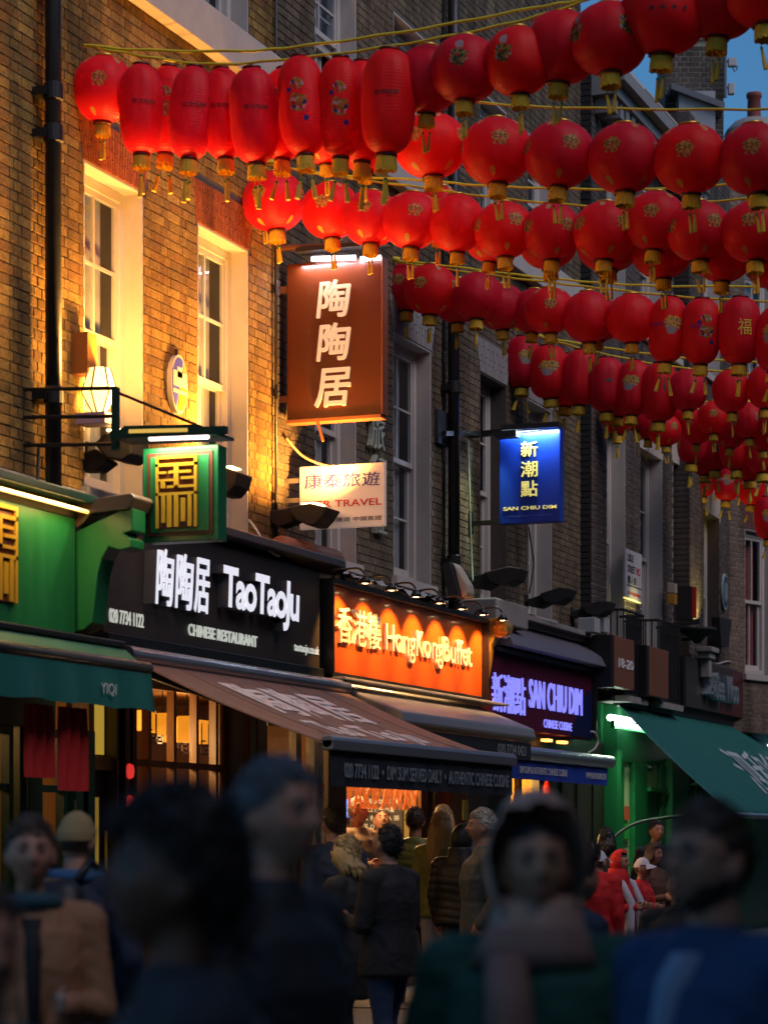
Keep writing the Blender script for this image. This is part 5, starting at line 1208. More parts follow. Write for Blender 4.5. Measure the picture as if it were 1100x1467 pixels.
# tall brown sign
XB = U(398)
t = thing('hanging_sign', 'tall brown hanging sign with three large cream Chinese characters', 'hanging sign', tuple(at(398, 500, 0)))
_, ya, yb_, zb, zt = board(t, 'board', 411, 546, 379, 602, XB, .12, mat('russet_board', (.125, .024, .004), .35, noise=.08, nscale=4, coat=.2))
mb = MB(); mb.box(XB - .012, XB + .13, ya, yb_, zb - .03, zb - .002); mb.box(XB - .004, XB + .13, yb_ - .012, yb_ - .001, zb, zt); mb.build('edge_trim', mat('brown_edge', (.36, .12, .04), .4), t)
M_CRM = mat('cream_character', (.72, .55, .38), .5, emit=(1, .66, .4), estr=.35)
for k, (s, y0, y1, x0, x1) in enumerate((('陶', 398, 456, 453, 502), ('陶', 460, 518, 453, 502), ('居', 525, 584, 450, 502))):
    p = atU(x0, y1, XB - .02); q = atU(x1, y0, XB - .02)
    text('character', s, (XB - .002, p.y, p.z), NY, UP, abs(q.y - p.y), q.z - p.z, M_CRM, t, .02, 0, shear=.12, fat=.016)
for y in (351, 412, 573, 590): pass
mb = MB(); mb.tube([(XB + .03, 0, atU(402, 354, XB).z), atU(530, 350, XB + .03)], .028, 10); mb.box(XB + .02, XB + .06, -.12, 0, atU(400, 415, XB).z - .03, atU(400, 415, XB).z + .03); mb.box(XB + .02, XB + .06, -.12, 0, atU(400, 572, XB).z - .03, atU(400, 572, XB).z + .03)
mb.build('bracket', mat('brown_metal', (.2, .08, .04), .4), t)
mb = MB(); mb.box(XB - .10, XB + .06, atU(445, 365, XB).y + .1, atU(560, 365, XB).y, atU(445, 363, XB).z, atU(445, 357, XB).z); mb.build('lamp_housing', M_BLACKM, t)
for (x0, x1) in ((447, 509), (517, 545)):
    mb = MB(); mb.tube([atU(x0, 371, XB - .05), atU(x1, 369, XB - .05)], .022, 10); mb.build('tube_lamp', emis('white_tube', (.85, .82, 1), 6), t)
l_ = atU(480, 374, XB - .05); area('hanging_sign_light', (XB - .06, l_.y, l_.z), (XB - .02, l_.y, l_.z - 1), 2.2, (.9, .85, 1), .7, .04)
mb = MB(); mb.bar(atU(455, 604, XB), atU(463, 632, XB), .02, .02); mb.build('tail', MATS['brown_edge'], t)
# small white travel sign
XE = U(408)
t = thing('hanging_sign', 'small white hanging sign with blue characters and red EVER TRAVEL', 'hanging sign', tuple(at(408, 700, 0)))
_, ya, yb_, zb, zt = board(t, 'board', 429, 551, 669, 759, XE, .05, mat('white_acrylic', (.68, .62, .56), .4, emit=(1, .75, .6), estr=.12))
M_BLUP = mat('indigo_print', (.05, .03, .28), .5); M_RED2 = mat('bright_red_print', (.62, .015, .015), .5); M_BRNP = mat('brown_print', (.16, .06, .04), .6)
def ptext(parent, s, x0, x1, y0, y1, X, m, depth=.004, bold=.0, spacing=1.0, fat=0):
    p = atU(x0, y1, X); q = atU(x1, y0, X); return text('lettering', s, (X - .002, p.y, p.z), NY, UP, abs(q.y - p.y), q.z - p.z, m, parent, depth, bold, spacing, fat=fat)
ptext(t, '康泰旅遊', 437, 544, 675, 701, XE, M_BLUP); ptext(t, 'EVER TRAVEL', 433, 547, 713, 729, XE, M_RED2, bold=.012); ptext(t, '旅行社 跟團遊 中國簽證', 437, 547, 738, 750, XE, M_BRNP)
mb = MB(); 
for y in (688, 716): mb.box(XE + .01, XE + .03, -.13, 0, atU(430, y, XE).z - .02, atU(430, y, XE).z + .02)
mb.build('bracket', M_SILVER, t)
# blue sign
XS = U(672)
t = thing('hanging_sign', 'blue hanging sign with yellow Chinese characters and SAN CHIU DIM', 'hanging sign', tuple(at(672, 690, 0)))
_, ya, yb_, zb, zt = board(t, 'board', 715, 802, 615, 751, XS, .14, mat('royal_blue_board', (.004, .035, .36), .35, noise=.05, nscale=5))
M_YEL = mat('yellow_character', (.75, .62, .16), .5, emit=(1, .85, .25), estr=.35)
for s, y0, y1 in (('新', 632, 655), ('潮', 660, 684), ('點', 688, 712)): ptext(t, s, 746, 770, y0, y1, XS, M_YEL, .012, fat=.01)
ptext(t, 'SAN CHIU DIM', 721, 797, 723, 732, XS, M_YEL, .01, .012); ptext(t, 'CHINESE CUISINE', 729, 789, 737, 740.5, XS, mat('pale_letter', (.4, .5, .6), .5), .004, spacing=1.3)
mb = MB(); mb.bar((XS, 0, atU(700, 622, XS).z), atU(782, 612, XS), .06, .06); mb.bar((XS, 0, atU(700, 749, XS).z), atU(716, 748, XS), .04, .05); mb.box(XS - .06, XS + .06, -.03, 0, atU(690, 748, XS).z - .12, atU(690, 748, XS).z + .12); mb.build('bracket', M_BLACK, t)
mb = MB(); mb.bar(at(636, 621, .12), at(700, 621, .12), .05, .05); mb.build('wall_bar', M_BLACK, t)
p = atU(725, 625, XS - .12); mb = MB(); mb.box(XS - .2, XS - .05, p.y - .13, p.y + .10, p.z - .02, p.z + .05); mb.build('lamp', M_BLACKM, t)
p2 = atU(760, 618, XS); mb = MB(); mb.box(XS - .10, XS + .0, p2.y - .34, p2.y + .30, p2.z + .015, p2.z + .07); mb.build('lamp_hood', M_BLACKM, t)
area('hanging_sign_light', (XS - .07, p2.y, p2.z + .005), (XS - .02, p2.y, p2.z - 1), 5.0, (.75, .95, 1), .6, .05)
spot('side_light', (XS - .15, -.45, p.z - .03), (XS - .25, 0, p.z - 1.3), 14, (.95, 1, .55), R(75), .8, .05)
# characters fixed on the dark wall, behind the brown and white signs
t = thing('wall_characters', 'pale raised characters fixed to the dark brick behind the white travel sign', 'lettering', tuple(at(540, 640, 0)))
M_PGL = mat('pale_green_letter', (.32, .36, .28), .5)
for s, x0, x1, y0, y1 in (('旅', 529, 549, 590, 640), ('行', 532, 552, 648, 700), ('社', 532, 552, 712, 762)):
    a, b = U(x0, .05), U(x1, .05); text('character', s, (a, -.02, Z(x0, y1, .05)), AX, UP, b - a, .34, M_PGL, t, .05, .0)
# ------------------------------------------------------------------ lanterns
def lantern_mat(name, kind, n, band=.5, asp=1.0, mr=.10):
    """red cloth with a flat printed medallion repeated n times round the belly; uv: x round, y up"""
    m = bpy.data.materials.new(name); nt, b = nodes_of(m); N = nt.nodes.new; L = nt.links.new
    def M(op, a, c=None, d=None):
        x = N('ShaderNodeMath'); x.operation = op
        for i, q in enumerate((a, c, d)):
            if q is None: continue
            if isinstance(q, (int, float)): x.inputs[i].default_value = q
            else: L(q, x.inputs[i])
        return x.outputs[0]
    uv = N('ShaderNodeUVMap'); sp = N('ShaderNodeSeparateXYZ'); L(uv.outputs[0], sp.inputs[0]); u, v = sp.outputs[0], sp.outputs[1]
    geo = N('ShaderNodeTexCoord')
    vn = N('ShaderNodeTexVoronoi'); vn.inputs['Scale'].default_value = 22; L(geo.outputs['Object'], vn.inputs['Vector'])
    ns = N('ShaderNodeTexNoise'); ns.inputs['Scale'].default_value = 14; ns.inputs['Detail'].default_value = 3; L(geo.outputs['Object'], ns.inputs['Vector'])
    cl = N('ShaderNodeTexNoise'); cl.inputs['Scale'].default_value = 3; cl.inputs['Detail'].default_value = 4; L(geo.outputs['Object'], cl.inputs['Vector'])
    def disc(nn, off, vc, rad, aspect=1.0, soft=.25):
        fu = M('FRACT', M('MULTIPLY_ADD', u, nn, off)); dx = M('MULTIPLY', M('SUBTRACT', fu, .5), 3.14 / nn); dz = M('MULTIPLY', M('SUBTRACT', v, vc), aspect)
        d = M('SQRT', M('ADD', M('MULTIPLY', dx, dx), M('MULTIPLY', dz, dz)))
        d = M('ADD', d, M('MULTIPLY', M('SUBTRACT', ns.outputs['Fac'], .5), rad * .9))
        return M('LESS_THAN', d, rad)
    red = N('ShaderNodeMix'); red.data_type = 'RGBA'; red.inputs[6].default_value = (.74, .006, .009, 1); red.inputs[7].default_value = (.88, .012, .016, 1); L(cl.outputs['Fac'], red.inputs[0])
    col = red.outputs[2]
    def over(base, mask, c):
        x = N('ShaderNodeMix'); x.data_type = 'RGBA'; L(mask, x.inputs[0]); L(base, x.inputs[6])
        if isinstance(c, tuple): x.inputs[7].default_value = (*c, 1)
        else: L(c, x.inputs[7])
        return x.outputs[2]
    grain = M('GREATER_THAN', vn.outputs['Distance'], .0)
    gr = N('ShaderNodeValToRGB'); gr.color_ramp.interpolation = 'CONSTANT'; L(vn.outputs['Color'], gr.inputs[0])
    pal = {'gold': [(0, (.55, .32, .05)), (.3, (.42, .18, .02)), (.5, (.50, .003, .010)), (.62, (.60, .42, .12)), (.8, (.05, .16, .04)), (.88, (.5, .45, .35))],
           'figure': [(0, (.38, .22, .03)), (.25, (.30, .14, .01)), (.45, (.5, .01, .02)), (.6, (.42, .28, .06)), (.75, (.02, .03, .18)), (.88, (.45, .42, .38))],
           'pale': [(0, (.36, .26, .03)), (.3, (.03, .12, .02)), (.45, (.4, .36, .33)), (.6, (.30, .18, .02)), (.78, (.05, .05, .05)), (.9, (.5, .02, .02))],
           'floral': [(0, (.65, .40, .03)), (.3, (.60, .10, .18)), (.45, (.66, .45, .05)), (.6, (.30, .30, .28)), (.75, (.10, .16, .08)), (.88, (.65, .5, .1))]}[kind if kind in ('gold', 'figure', 'pale', 'floral') else 'gold']
    el = gr.color_ramp.elements
    while len(el) < len(pal): el.new(.5)
    for i, (p, c) in enumerate(pal): el[i].position = p; el[i].color = (*c, 1)
    fac = N('ShaderNodeSeparateColor'); L(vn.outputs['Color'], fac.inputs[0]); L(fac.outputs[0], gr.inputs[0])
    if kind == 'gold':
        vn.inputs['Scale'].default_value = 38
        col = over(col, disc(n, .0, .56, mr, asp), gr.outputs[0]); col = over(col, disc(n, .5, .90, mr * .5, asp), (.60, .38, .12)); col = over(col, disc(n, .2, .10, mr * .45, asp), (.60, .36, .06))
    elif kind == 'pale':
        col = over(col, disc(n, .0, .52, mr * 1.1, asp), gr.outputs[0]); col = over(col, disc(n, .0, .72, mr * .55, asp), (.42, .36, .38))
    elif kind == 'figure':
        vn.inputs['Scale'].default_value = 26
        col = over(col, disc(n, .0, .46, mr * .85, asp), gr.outputs[0]); col = over(col, disc(n, .0, .66, mr * .55, asp), gr.outputs[0]); col = over(col, disc(n, .12, .60, mr * .2, asp), (.03, .04, .30)); col = over(col, disc(n, -.1, .30, mr * .25, asp), (.03, .04, .30))
    elif kind == 'floral':
        vn.inputs['Scale'].default_value = 42
        col = over(col, disc(n, .0, .56, mr, asp), gr.outputs[0]); col = over(col, disc(n, .04, .46, mr * .6, asp), (.35, .33, .32))
    elif kind == 'plain': pass
    oi = N('ShaderNodeObjectInfo'); hs = N('ShaderNodeHueSaturation'); L(col, hs.inputs['Color']); L(M('MULTIPLY_ADD', oi.outputs['Random']  , .25, .90), hs.inputs['Value']); L(M('MULTIPLY_ADD', oi.outputs['Random'], .006, .495), hs.inputs['Hue']); col = hs.outputs[0]
    L(col, b.inputs['Base Color']); b.inputs['Roughness'].default_value = .5; b.inputs['Specular IOR Level'].default_value = .32
    b.inputs['Sheen Weight'].default_value = .15; b.inputs['Sheen Tint'].default_value = (1, .3, .6, 1)
    wv = N('ShaderNodeMath'); wv.operation = 'SINE'; L(M('MULTIPLY', v, 190 * 1.0), wv.inputs[0])
    ht = M('ADD', M('MULTIPLY', wv.outputs[0], .5), M('MULTIPLY', cl.outputs['Fac'], 3.0))
    bp = N('ShaderNodeBump'); bp.inputs['Strength'].default_value = .25; bp.inputs['Distance'].default_value = .003; L(ht, bp.inputs['Height']); L(bp.outputs[0], b.inputs['Normal'])
    tr = N('ShaderNodeBsdfTranslucent'); L(col, tr.inputs[0])
    mx = N('ShaderNodeMixShader'); mx.inputs[0].default_value = .45; o = nt.nodes['Material Output']; L(b.outputs[0], mx.inputs[1]); L(tr.outputs[0], mx.inputs[2]); L(mx.outputs[0], o.inputs[0])
    MATS[name] = m; return m
M_CAPR = mat('lantern_rim', (.10, .015, .01), .4, metal=.3)
M_GILTR = mat('lantern_gold_rim', (.65, .40, .06), .3, metal=.6)
M_FRINGE = mat('yellow_fringe', (.80, .50, .03), .7, noise=.2, nscale=60, stretch=(1, 1, .05), bump=.4)
M_TASS = mat('yellow_tassel', (.75, .48, .03), .6, noise=.15, nscale=80, stretch=(1, 1, .05))
M_GBEAD = mat('green_bead', (.02, .22, .04), .5)
def lantern_proto(kind, form, hgt_seed):
    """unit lantern: form 'round' is 1 wide and .93 high, 'long' is .5 wide and 1 high; origin at the centre"""
    rng = random.Random(hgt_seed)
    root = bpy.data.objects.new('paper_lantern', None); COL.objects.link(root)
    if form == 'round': RR, HH, pw, cap, seams = .5, .93, 2.25, .14, 8
    elif form == 'squat': RR, HH, pw, cap, seams = .5, .93, 2.25, .14, 8
    else: RR, HH, pw, cap, seams = .25, 1.0, 2.9, .11, 8
    n = 48; rings = 30; vs = []; uvs = []
    for i in range(rings + 1):
        t = -1 + 2 * i / rings
        t2 = math.sin(t * math.pi / 2) * .995
        r = RR * max(0, 1 - abs(t2) ** pw) ** (1 / pw); r = max(r, cap * (1 if form != 'long' else .8)) 
        for k in range(n):
            a = 2 * math.pi * k / n; s = abs(math.sin(a * seams / 2)); q = r * (1 - .035 * (1 - s) ** 3 * (1 - abs(t2) ** 6)) * (1 + .010 * math.sin(3 * a + hgt_seed) + .008 * math.sin(2 * a + 5 * t2 + hgt_seed) + .004 * math.sin(7 * a + 9 * t2))
            vs.append((q * math.cos(a), q * math.sin(a), t2 * HH / 2))
    fs = [(i * n + k, i * n + (k + 1) % n, (i + 1) * n + (k + 1) % n, (i + 1) * n + k) for i in range(rings) for k in range(n)]
    me = bpy.data.meshes.new('shade'); me.from_pydata(vs, [], fs); ul = me.uv_layers.new(name='UVMap')
    for p in me.polygons:
        i, k = divmod(p.index, n)
        for li, (a, b_) in zip(p.loop_indices, ((k, i), (k + 1, i), (k + 1, i + 1), (k, i + 1))): ul.data[li].uv = (a / n, .5 + math.sin((-1 + 2 * b_ / rings) * math.pi / 2) / 2)
    me.polygons.foreach_set('use_smooth', [True] * len(me.polygons))
    key = 'lantern_' + kind + ('_long' if form == 'long' else '')
    if key not in MATS: lantern_mat(key, kind, 4 if form != 'long' else 2, mr=.125 if form != 'long' else .24, asp=1.0 if form != 'long' else 2.0)
    me.materials.append(MATS[key]); o = bpy.data.objects.new('shade', me); COL.objects.link(o); o.parent = root
    cr = cap * (1 if form != 'long' else .8)
    mb = MB(); mb.lathe([(cr, -.012), (cr * 1.12, -.01), (cr * 1.12, .018), (cr * .9, .022), (cr * .85, 0)], 24, (0, 0, HH / 2)); mb.lathe([(cr * .22, 0), (cr * .26, .03), (.001, .04)], 10, (0, 0, HH / 2 + .01)); mb.tube([(-cr, 0, HH / 2 + .008), (cr, 0, HH / 2 + .008)], .008, 5)
    mb.build('top_rim', M_GILTR if form != 'long' else M_CAPR, root, smooth=True)
    mb = MB(); mb.lathe([(cr * .9, .01), (cr * 1.1, .0), (cr * 1.1, -.03), (cr, -.035)], 24, (0, 0, -HH / 2)); mb.build('bottom_rim', M_CAPR, root, smooth=True)
    # fringe: a pleated cuff
    fh = .17 if form != 'long' else .14; fr = .122 if form != 'long' else .09
    nn = 44; vs = []; 
    for i in range(6):
        t = i / 5
        for k in range(nn):
            a = 2 * math.pi * k / nn; q = fr * (1 + .07 * math.sin(t * 2.2) + .05 * t * (1 if k % 2 else -1) + .04 * t * rng.uniform(-1, 1)); vs.append((q * math.cos(a), q * math.sin(a), -HH / 2 - .03 - fh * t + (rng.uniform(-.012, .012) if i == 5 else 0)))
    mb = MB(); mb.add(vs, [(i * nn + k, i * nn + (k + 1) % nn, (i + 1) * nn + (k + 1) % nn, (i + 1) * nn + k) for i in range(5) for k in range(nn)])
    mb.lathe([(.001, 0), (fr, -.006)], 20, (0, 0, -HH / 2 - .03)); mb.build('fringe', M_FRINGE, root)
    # two hanging tassels
    zz = -HH / 2 - .03 - fh * .7; ln = .26 if form != 'long' else .22
    for s in (-1, 1):
        x = s * fr * .55; sway = rng.uniform(-.05, .05); d = ln * rng.uniform(.85, 1.15)
        mb = MB(); mb.tube([(x, 0, zz), (x + sway * .3, 0, zz - .13)], .006, 5)
        p = Vector((x + sway * .3, 0, zz - .13)); q = p + Vector((sway, rng.uniform(-.02, .02), -d))
        mb.tube([p, p + (q - p) * .08, p + (q - p) * .14, p + (q - p) * .6, q], [.012, .018, .016, .025, .028], 8)
        tt = mb.build('tassel', M_TASS, root)
        mb = MB(); mb.lathe([(.001, .02), (.018, .01), (.018, -.01), (.001, -.02)], 8, tuple(p)); mb.build('bead', M_GBEAD, tt)
    return root
PROTO = {}
for f in ('round', 'long'):
    for k in ('gold', 'pale', 'figure', 'floral', 'plain'):
        if (f == 'round' and k in ('gold', 'pale', 'plain', 'floral')) or (f == 'long' and k != 'pale'):
            PROTO[(f, k)] = lantern_proto(k, f, len(PROTO) * 3 + 1)
USED = set()
def put_lantern(f, k, c, w, h, rot, label, group):
    pr = PROTO[(f, k)]; o = pr if (f, k) not in USED else copy_tree(pr); USED.add((f, k))
    o.name = 'paper_lantern'
    o.location = c; s = w if f == 'round' else w / .5; sz = h / (.93 if f == 'round' else 1.0)
    o.scale = (s, s, sz); o.rotation_euler = (R(random.uniform(-4.5, 4.5)), R(random.uniform(-4.5, 4.5)), rot)
    tag(o, label, 'lantern', group); return o
ROWS = {
 'A': (15.8, 'frontmost string', [(149, 128, 82, 92, 'r', 'gold'), (203, 157, 60, 125, 'l', 'plain'), (240, 158, 58, 122, 'l', 'figure', .2), (275, 162, 60, 130, 'l', 'plain'), (320, 163, 58, 128, 'l', 'plain', .1), (364, 166, 64, 132, 'l', 'plain'),
   (406, 164, 58, 130, 'l', 'figure', .25), (433, 152, 64, 140, 'l', 'figure'), (488, 154, 60, 138, 'l', 'figure', .05), (519, 160, 62, 140, 'l', 'plain', .25), (556, 146, 74, 144, 'l', 'plain'),
   (612, 114, 84, 94, 'r', 'pale', .15), (666, 99, 92, 92, 'r', 'pale'), (742, 88, 92, 94, 'r', 'pale'), (804, 68, 102, 100, 'r', 'pale', .1), (873, 56, 104, 100, 'r', 'pale'), (950, 20, 116, 112, 'r', 'plain'), (1030, 0, 108, 108, 'r', 'pale', .1), (1092, -18, 112, 108, 'r', 'pale')]),
 'B': (17.2, 'second string', [(466, 196, 70, 76, 'r', 'gold'), (524, 208, 70, 76, 'r', 'gold'), (618, 209, 96, 88, 'r', 'gold'), (711, 217, 94, 92, 'r', 'gold'), (801, 222, 94, 92, 'r', 'gold'), (894, 227, 96, 96, 'r', 'gold'), (988, 228, 96, 96, 'r', 'gold'), (1081, 228, 96, 98, 'r', 'gold')]),
 'C': (18.7, 'third string', [(378, 277, 62, 66, 'r', 'gold', .3), (393, 289, 84, 82, 'r', 'gold'), (474, 302, 78, 78, 'r', 'gold'), (532, 313, 78, 76, 'r', 'gold'), (590, 316, 80, 78, 'r', 'gold'), (630, 303, 64, 70, 'r', 'gold', .3), (654, 320, 74, 80, 'r', 'plain'), (703, 342, 68, 66, 'r', 'gold', .35), (722, 330, 80, 78, 'r', 'gold'),
   (785, 346, 78, 76, 'r', 'gold', .35), (790, 332, 78, 78, 'r', 'gold'), (871, 350, 84, 76, 'r', 'gold', .35), (866, 332, 86, 82, 'r', 'gold'), (948, 360, 80, 76, 'r', 'gold', .35), (938, 317, 82, 82, 'r', 'gold'), (1035, 364, 78, 78, 'r', 'gold', .35), (1000, 331, 86, 82, 'r', 'gold'), (1108, 372, 80, 80, 'r', 'gold', .35), (1079, 332, 86, 84, 'r', 'gold')]),
 'D': (22.2, 'fourth string', [(583, 411, 66, 68, 'r', 'gold', .2), (617, 415, 72, 70, 'r', 'gold'), (655, 431, 64, 62, 'r', 'plain', .25), (684, 425, 68, 66, 'r', 'plain'), (718, 440, 64, 64, 'r', 'gold', .2), (764, 446, 60, 62, 'r', 'plain', .25), (787, 445, 66, 64, 'r', 'gold'), (858, 458, 60, 60, 'r', 'plain', .25), (842, 454, 66, 72, 'r', 'plain'), (904, 456, 68, 68, 'r', 'plain'),
   (956, 472, 50, 92, 'l', 'floral'), (1004, 475, 52, 92, 'l', 'figure'), (1059, 474, 56, 94, 'l', 'plain'), (1112, 486, 56, 92, 'l', 'floral')]),
 'E': (26.0, 'fifth string', [(748, 519, 50, 72, 'l', 'floral'), (786, 533, 54, 74, 'l', 'floral'), (812, 545, 46, 74, 'l', 'plain', .3), (831, 541, 48, 78, 'l', 'plain'), (868, 551, 50, 76, 'l', 'plain'), (886, 560, 46, 74, 'l', 'plain', .3), (907, 556, 46, 78, 'l', 'floral'), (944, 562, 50, 82, 'l', 'plain'), (984, 559, 54, 58, 'r', 'plain'), (1046, 560, 50, 60, 'r', 'plain'), (1096, 554, 50, 62, 'r', 'plain')]),
 'F': (29.0, 'sixth string', [(886, 592, 46, 60, 'r', 'gold'), (912, 590, 44, 56, 'r', 'floral', .2), (952, 617, 44, 44, 'r', 'gold'), (973, 588, 44, 50, 'r', 'plain', .3), (1021, 598, 44, 46, 'r', 'gold'), (1071, 602, 46, 50, 'r', 'floral'), (1106, 600, 44, 48, 'r', 'plain'), (930, 606, 42, 48, 'r', 'plain', .3), (998, 612, 42, 48, 'r', 'floral', .3), (1046, 618, 42, 48, 'r', 'gold', .3), (1090, 622, 42, 48, 'r', 'gold', .3)]),
 'G': (31.5, 'seventh string', [(992, 628, 42, 70, 'l', 'plain'), (1026, 640, 40, 66, 'l', 'figure', .2), (1052, 638, 42, 70, 'l', 'plain'), (1092, 641, 46, 74, 'l', 'figure'), (1010, 650, 38, 62, 'l', 'plain', .4), (1072, 655, 40, 66, 'l', 'plain', .4)]),
 'H': (34.0, 'eighth string', [(978, 674, 28, 52, 'l', 'floral'), (1006, 685, 34, 52, 'l', 'floral'), (1041, 691, 34, 52, 'l', 'floral'), (1077, 696, 36, 54, 'l', 'floral'), (1098, 742, 34, 60, 'l', 'gold'), (1023, 668, 30, 50, 'l', 'plain', .4), (1060, 674, 30, 50, 'l', 'plain', .4)]),
}
ORD = ['first', 'second', 'third', 'fourth', 'fifth', 'sixth', 'seventh', 'eighth', 'ninth', 'tenth', 'eleventh', 'twelfth', 'thirteenth', 'fourteenth', 'fifteenth', 'sixteenth', 'seventeenth', 'eighteenth', 'nineteenth']
FACE = math.atan2(-FW.y, -FW.x)
DESC = {'gold': 'with gold medallions', 'pale': 'with a pale print', 'plain': 'with bare sides', 'figure': 'with a dragon print', 'floral': 'with a flower print'}
LPOS = {}
random.seed(11)
for row, (X, nm, lst) in ROWS.items():
    order = sorted(range(len(lst)), key=lambda i: lst[i][0])
    for i, e in enumerate(lst):
        x, y, wpx, hpx, f, k = e[:6]; off = e[6] if len(e) > 6 else 0
        p = atU(x, y, X + off); dep = (p - EYE).dot(FW)
        if f == 'l' and k == 'gold': k = 'floral'
        ff = 'round' if f == 'r' else 'long'
        # kinds turn a print to the viewer
        rot = FACE + random.uniform(-.6, .6) + (R(45) if k in ('gold', 'pale') else 0)
        if f == 'l' and k == 'figure': rot = FACE + random.uniform(-.25, .25) + R(90)
        if f == 'l' and k == 'floral': rot = FACE + random.uniform(-.5, .5) + R(90)
        lab = 'red %s lantern %s, %s from the left on the %s' % ('globe' if f == 'r' else 'long', DESC[k], ORD[order.index(i)], nm)
        lab = lab.replace('globe lantern', 'globe').replace('long lantern', 'long lantern')
        o = put_lantern(ff, k, p, 1.075 * wpx * dep / FPX, 1.01 * hpx * dep / FPX, rot, lab, 'red lanterns on the %s' % nm)
        LPOS[(row, i)] = (o, p, 1.075 * wpx * dep / FPX, 1.01 * hpx * dep / FPX)
for key, pr in PROTO.items():
    if key not in USED: 
        for ch in list(pr.children): 
            for g2 in list(ch.children): bpy.data.objects.remove(g2)
            bpy.data.objects.remove(ch)
        bpy.data.objects.remove(pr)
# lettering wrapped on some lanterns
def wrap_print(key, name, body, azi, zc, wd, ht, m, long=True, bold=0.0):
    o, c, w_, h_ = LPOS[key]; rr = w_ / 2 + .004; sc = o.scale
    pw = 2.9 if long else 2.25
    A0 = FACE + azi - wd / 2 / rr
    def fn(a, b, cc):
        z = zc * h_ + b; t = min(.98, abs(z) / (h_ / 2)); r_ = (w_ / 2) * (1 - t ** pw) ** (1 / pw) + .003 + cc; an = A0 + a / rr
        return Vector((r_ * math.cos(an), r_ * math.sin(an), z))
    me = None
    q = text(name, body, (0, 0, 0), AX, UP, wd, ht, m, None, .001, bold, wrap=fn)
    q.parent = o; rm = o.rotation_euler.to_matrix().to_4x4() @ Matrix.Diagonal((sc[0], sc[1], sc[2], 1)); q.matrix_local = rm.inverted()
M_DPRINT = mat('dark_red_print', (.05, .005, .01), .6); M_GPR = mat('gold_character', (.70, .42, .03), .5); M_WPR = mat('white_print2', (.55, .5, .5), .6); M_BPR = mat('black_green_print', (.012, .03, .025), .6); M_PUR = mat('purple_print', (.12, .01, .16), .6)
for i in (1, 3, 4, 5, 10): wrap_print(('A', i), 'print', '香港龍獅', random.uniform(-.2, .2), .0, .18, .035, M_DPRINT)
wrap_print(('D', 12), 'character', '福', .1, -.12, .13, .15, M_GPR, bold=.03)
for i in (4, 7): wrap_print(('E', i), 'print', '■', 0, .0, .10, .13, M_BPR); 
wrap_print(('D', 10), 'print', 'CHUNG', -.7, .0, .12, .04, M_PUR); wrap_print(('D', 11), 'print', 'CHUNG', -.4, .0, .12, .04, M_PUR)
for i, az in ((1, .6), (2, -.6), (3, -.7)): wrap_print(('H', i), 'print', 'CATHAY', az, .0, .16, .04, M_WPR, bold=.02)
wrap_print(('A', 16), 'print', '• • • •', .0, -.12, .26, .03, M_DPRINT, long=False)

# ropes of the lantern strings
M_ROPE = mat('yellow_rope', (.78, .64, .03), .6, noise=.3, nscale=70, bump=.4)
def rope(label, X, pts, r=.011, knot=True):
    P = smoothpts([atU(x, y, X) for x, y in pts], 6); mb = MB()
    mb.tube([p + Vector((.004 * math.sin(i * 1.7), 0, .004 * math.cos(i * 1.7))) for i, p in enumerate(P)], r, 6)
    if knot:
        a = P[0]; mb.tube([(X, .0, a.z), a], r, 6); mb.tube([a - Vector((0, .05, 0)), a + Vector((0, -.02, .01)), a + Vector((0, -.12, 0))], [r * 1.2, r * 2.4, r * 1.4], 8)
    tag(mb.build('rope', M_ROPE, smooth=True), label, 'rope', 'yellow ropes carrying the lanterns')
rope('yellow rope carrying the frontmost string of lanterns', 15.8, [(97, 60), (130, 66), (190, 78), (300, 92), (420, 84), (560, 66), (700, 40), (800, 14), (900, -22), (1100, -90)])
rope('yellow rope running up across the top over the front lanterns', 15.8, [(97, 61), (190, 71), (345, 73), (440, 65), (600, 42), (760, 12), (830, 0), (950, -25), (1120, -70)])
rope('yellow rope above the second string of lanterns', 17.2, [(240, 110), (345, 118), (500, 132), (685, 147), (800, 154), (1040, 157), (1180, 152)], .010)
rope('upper yellow rope between the second and third strings', 18.7, [(374, 233), (460, 249), (600, 258), (700, 266), (860, 271), (1000, 267), (1160, 250)], .010)
rope('lower yellow rope just over the third string of lanterns', 18.7, [(374, 234), (500, 255), (600, 268), (700, 282), (860, 296), (1000, 290), (1160, 275)], .010)
rope('upper yellow rope over the fourth string of lanterns', 22.2, [(556, 372), (640, 381), (760, 396), (860, 405), (960, 410), (1160, 410)], .011)
rope('lower yellow rope over the fourth string of lanterns', 22.2, [(556, 373), (680, 391), (800, 406), (880, 415), (1000, 427), (1160, 434)], .011)
rope('upper yellow rope over the fifth string of lanterns', 26.0, [(730, 468), (800, 487), (900, 503), (1000, 514), (1160, 522)], .012)
rope('lower yellow rope over the fifth string of lanterns', 26.0, [(730, 469), (800, 490), (860, 506), (960, 525), (1070, 535), (1160, 540)], .012)
rope('yellow rope hidden among the sixth string of lanterns', 29.0, [(868, 560), (950, 575), (1040, 575), (1160, 570)], .012)
rope('yellow rope hidden among the seventh string of lanterns', 31.5, [(962, 590), (1040, 602), (1160, 600)], .012)
rope('yellow rope of the lowest, eighth string of lanterns', 34.0, [(960, 645), (1040, 664), (1160, 668)], .012)
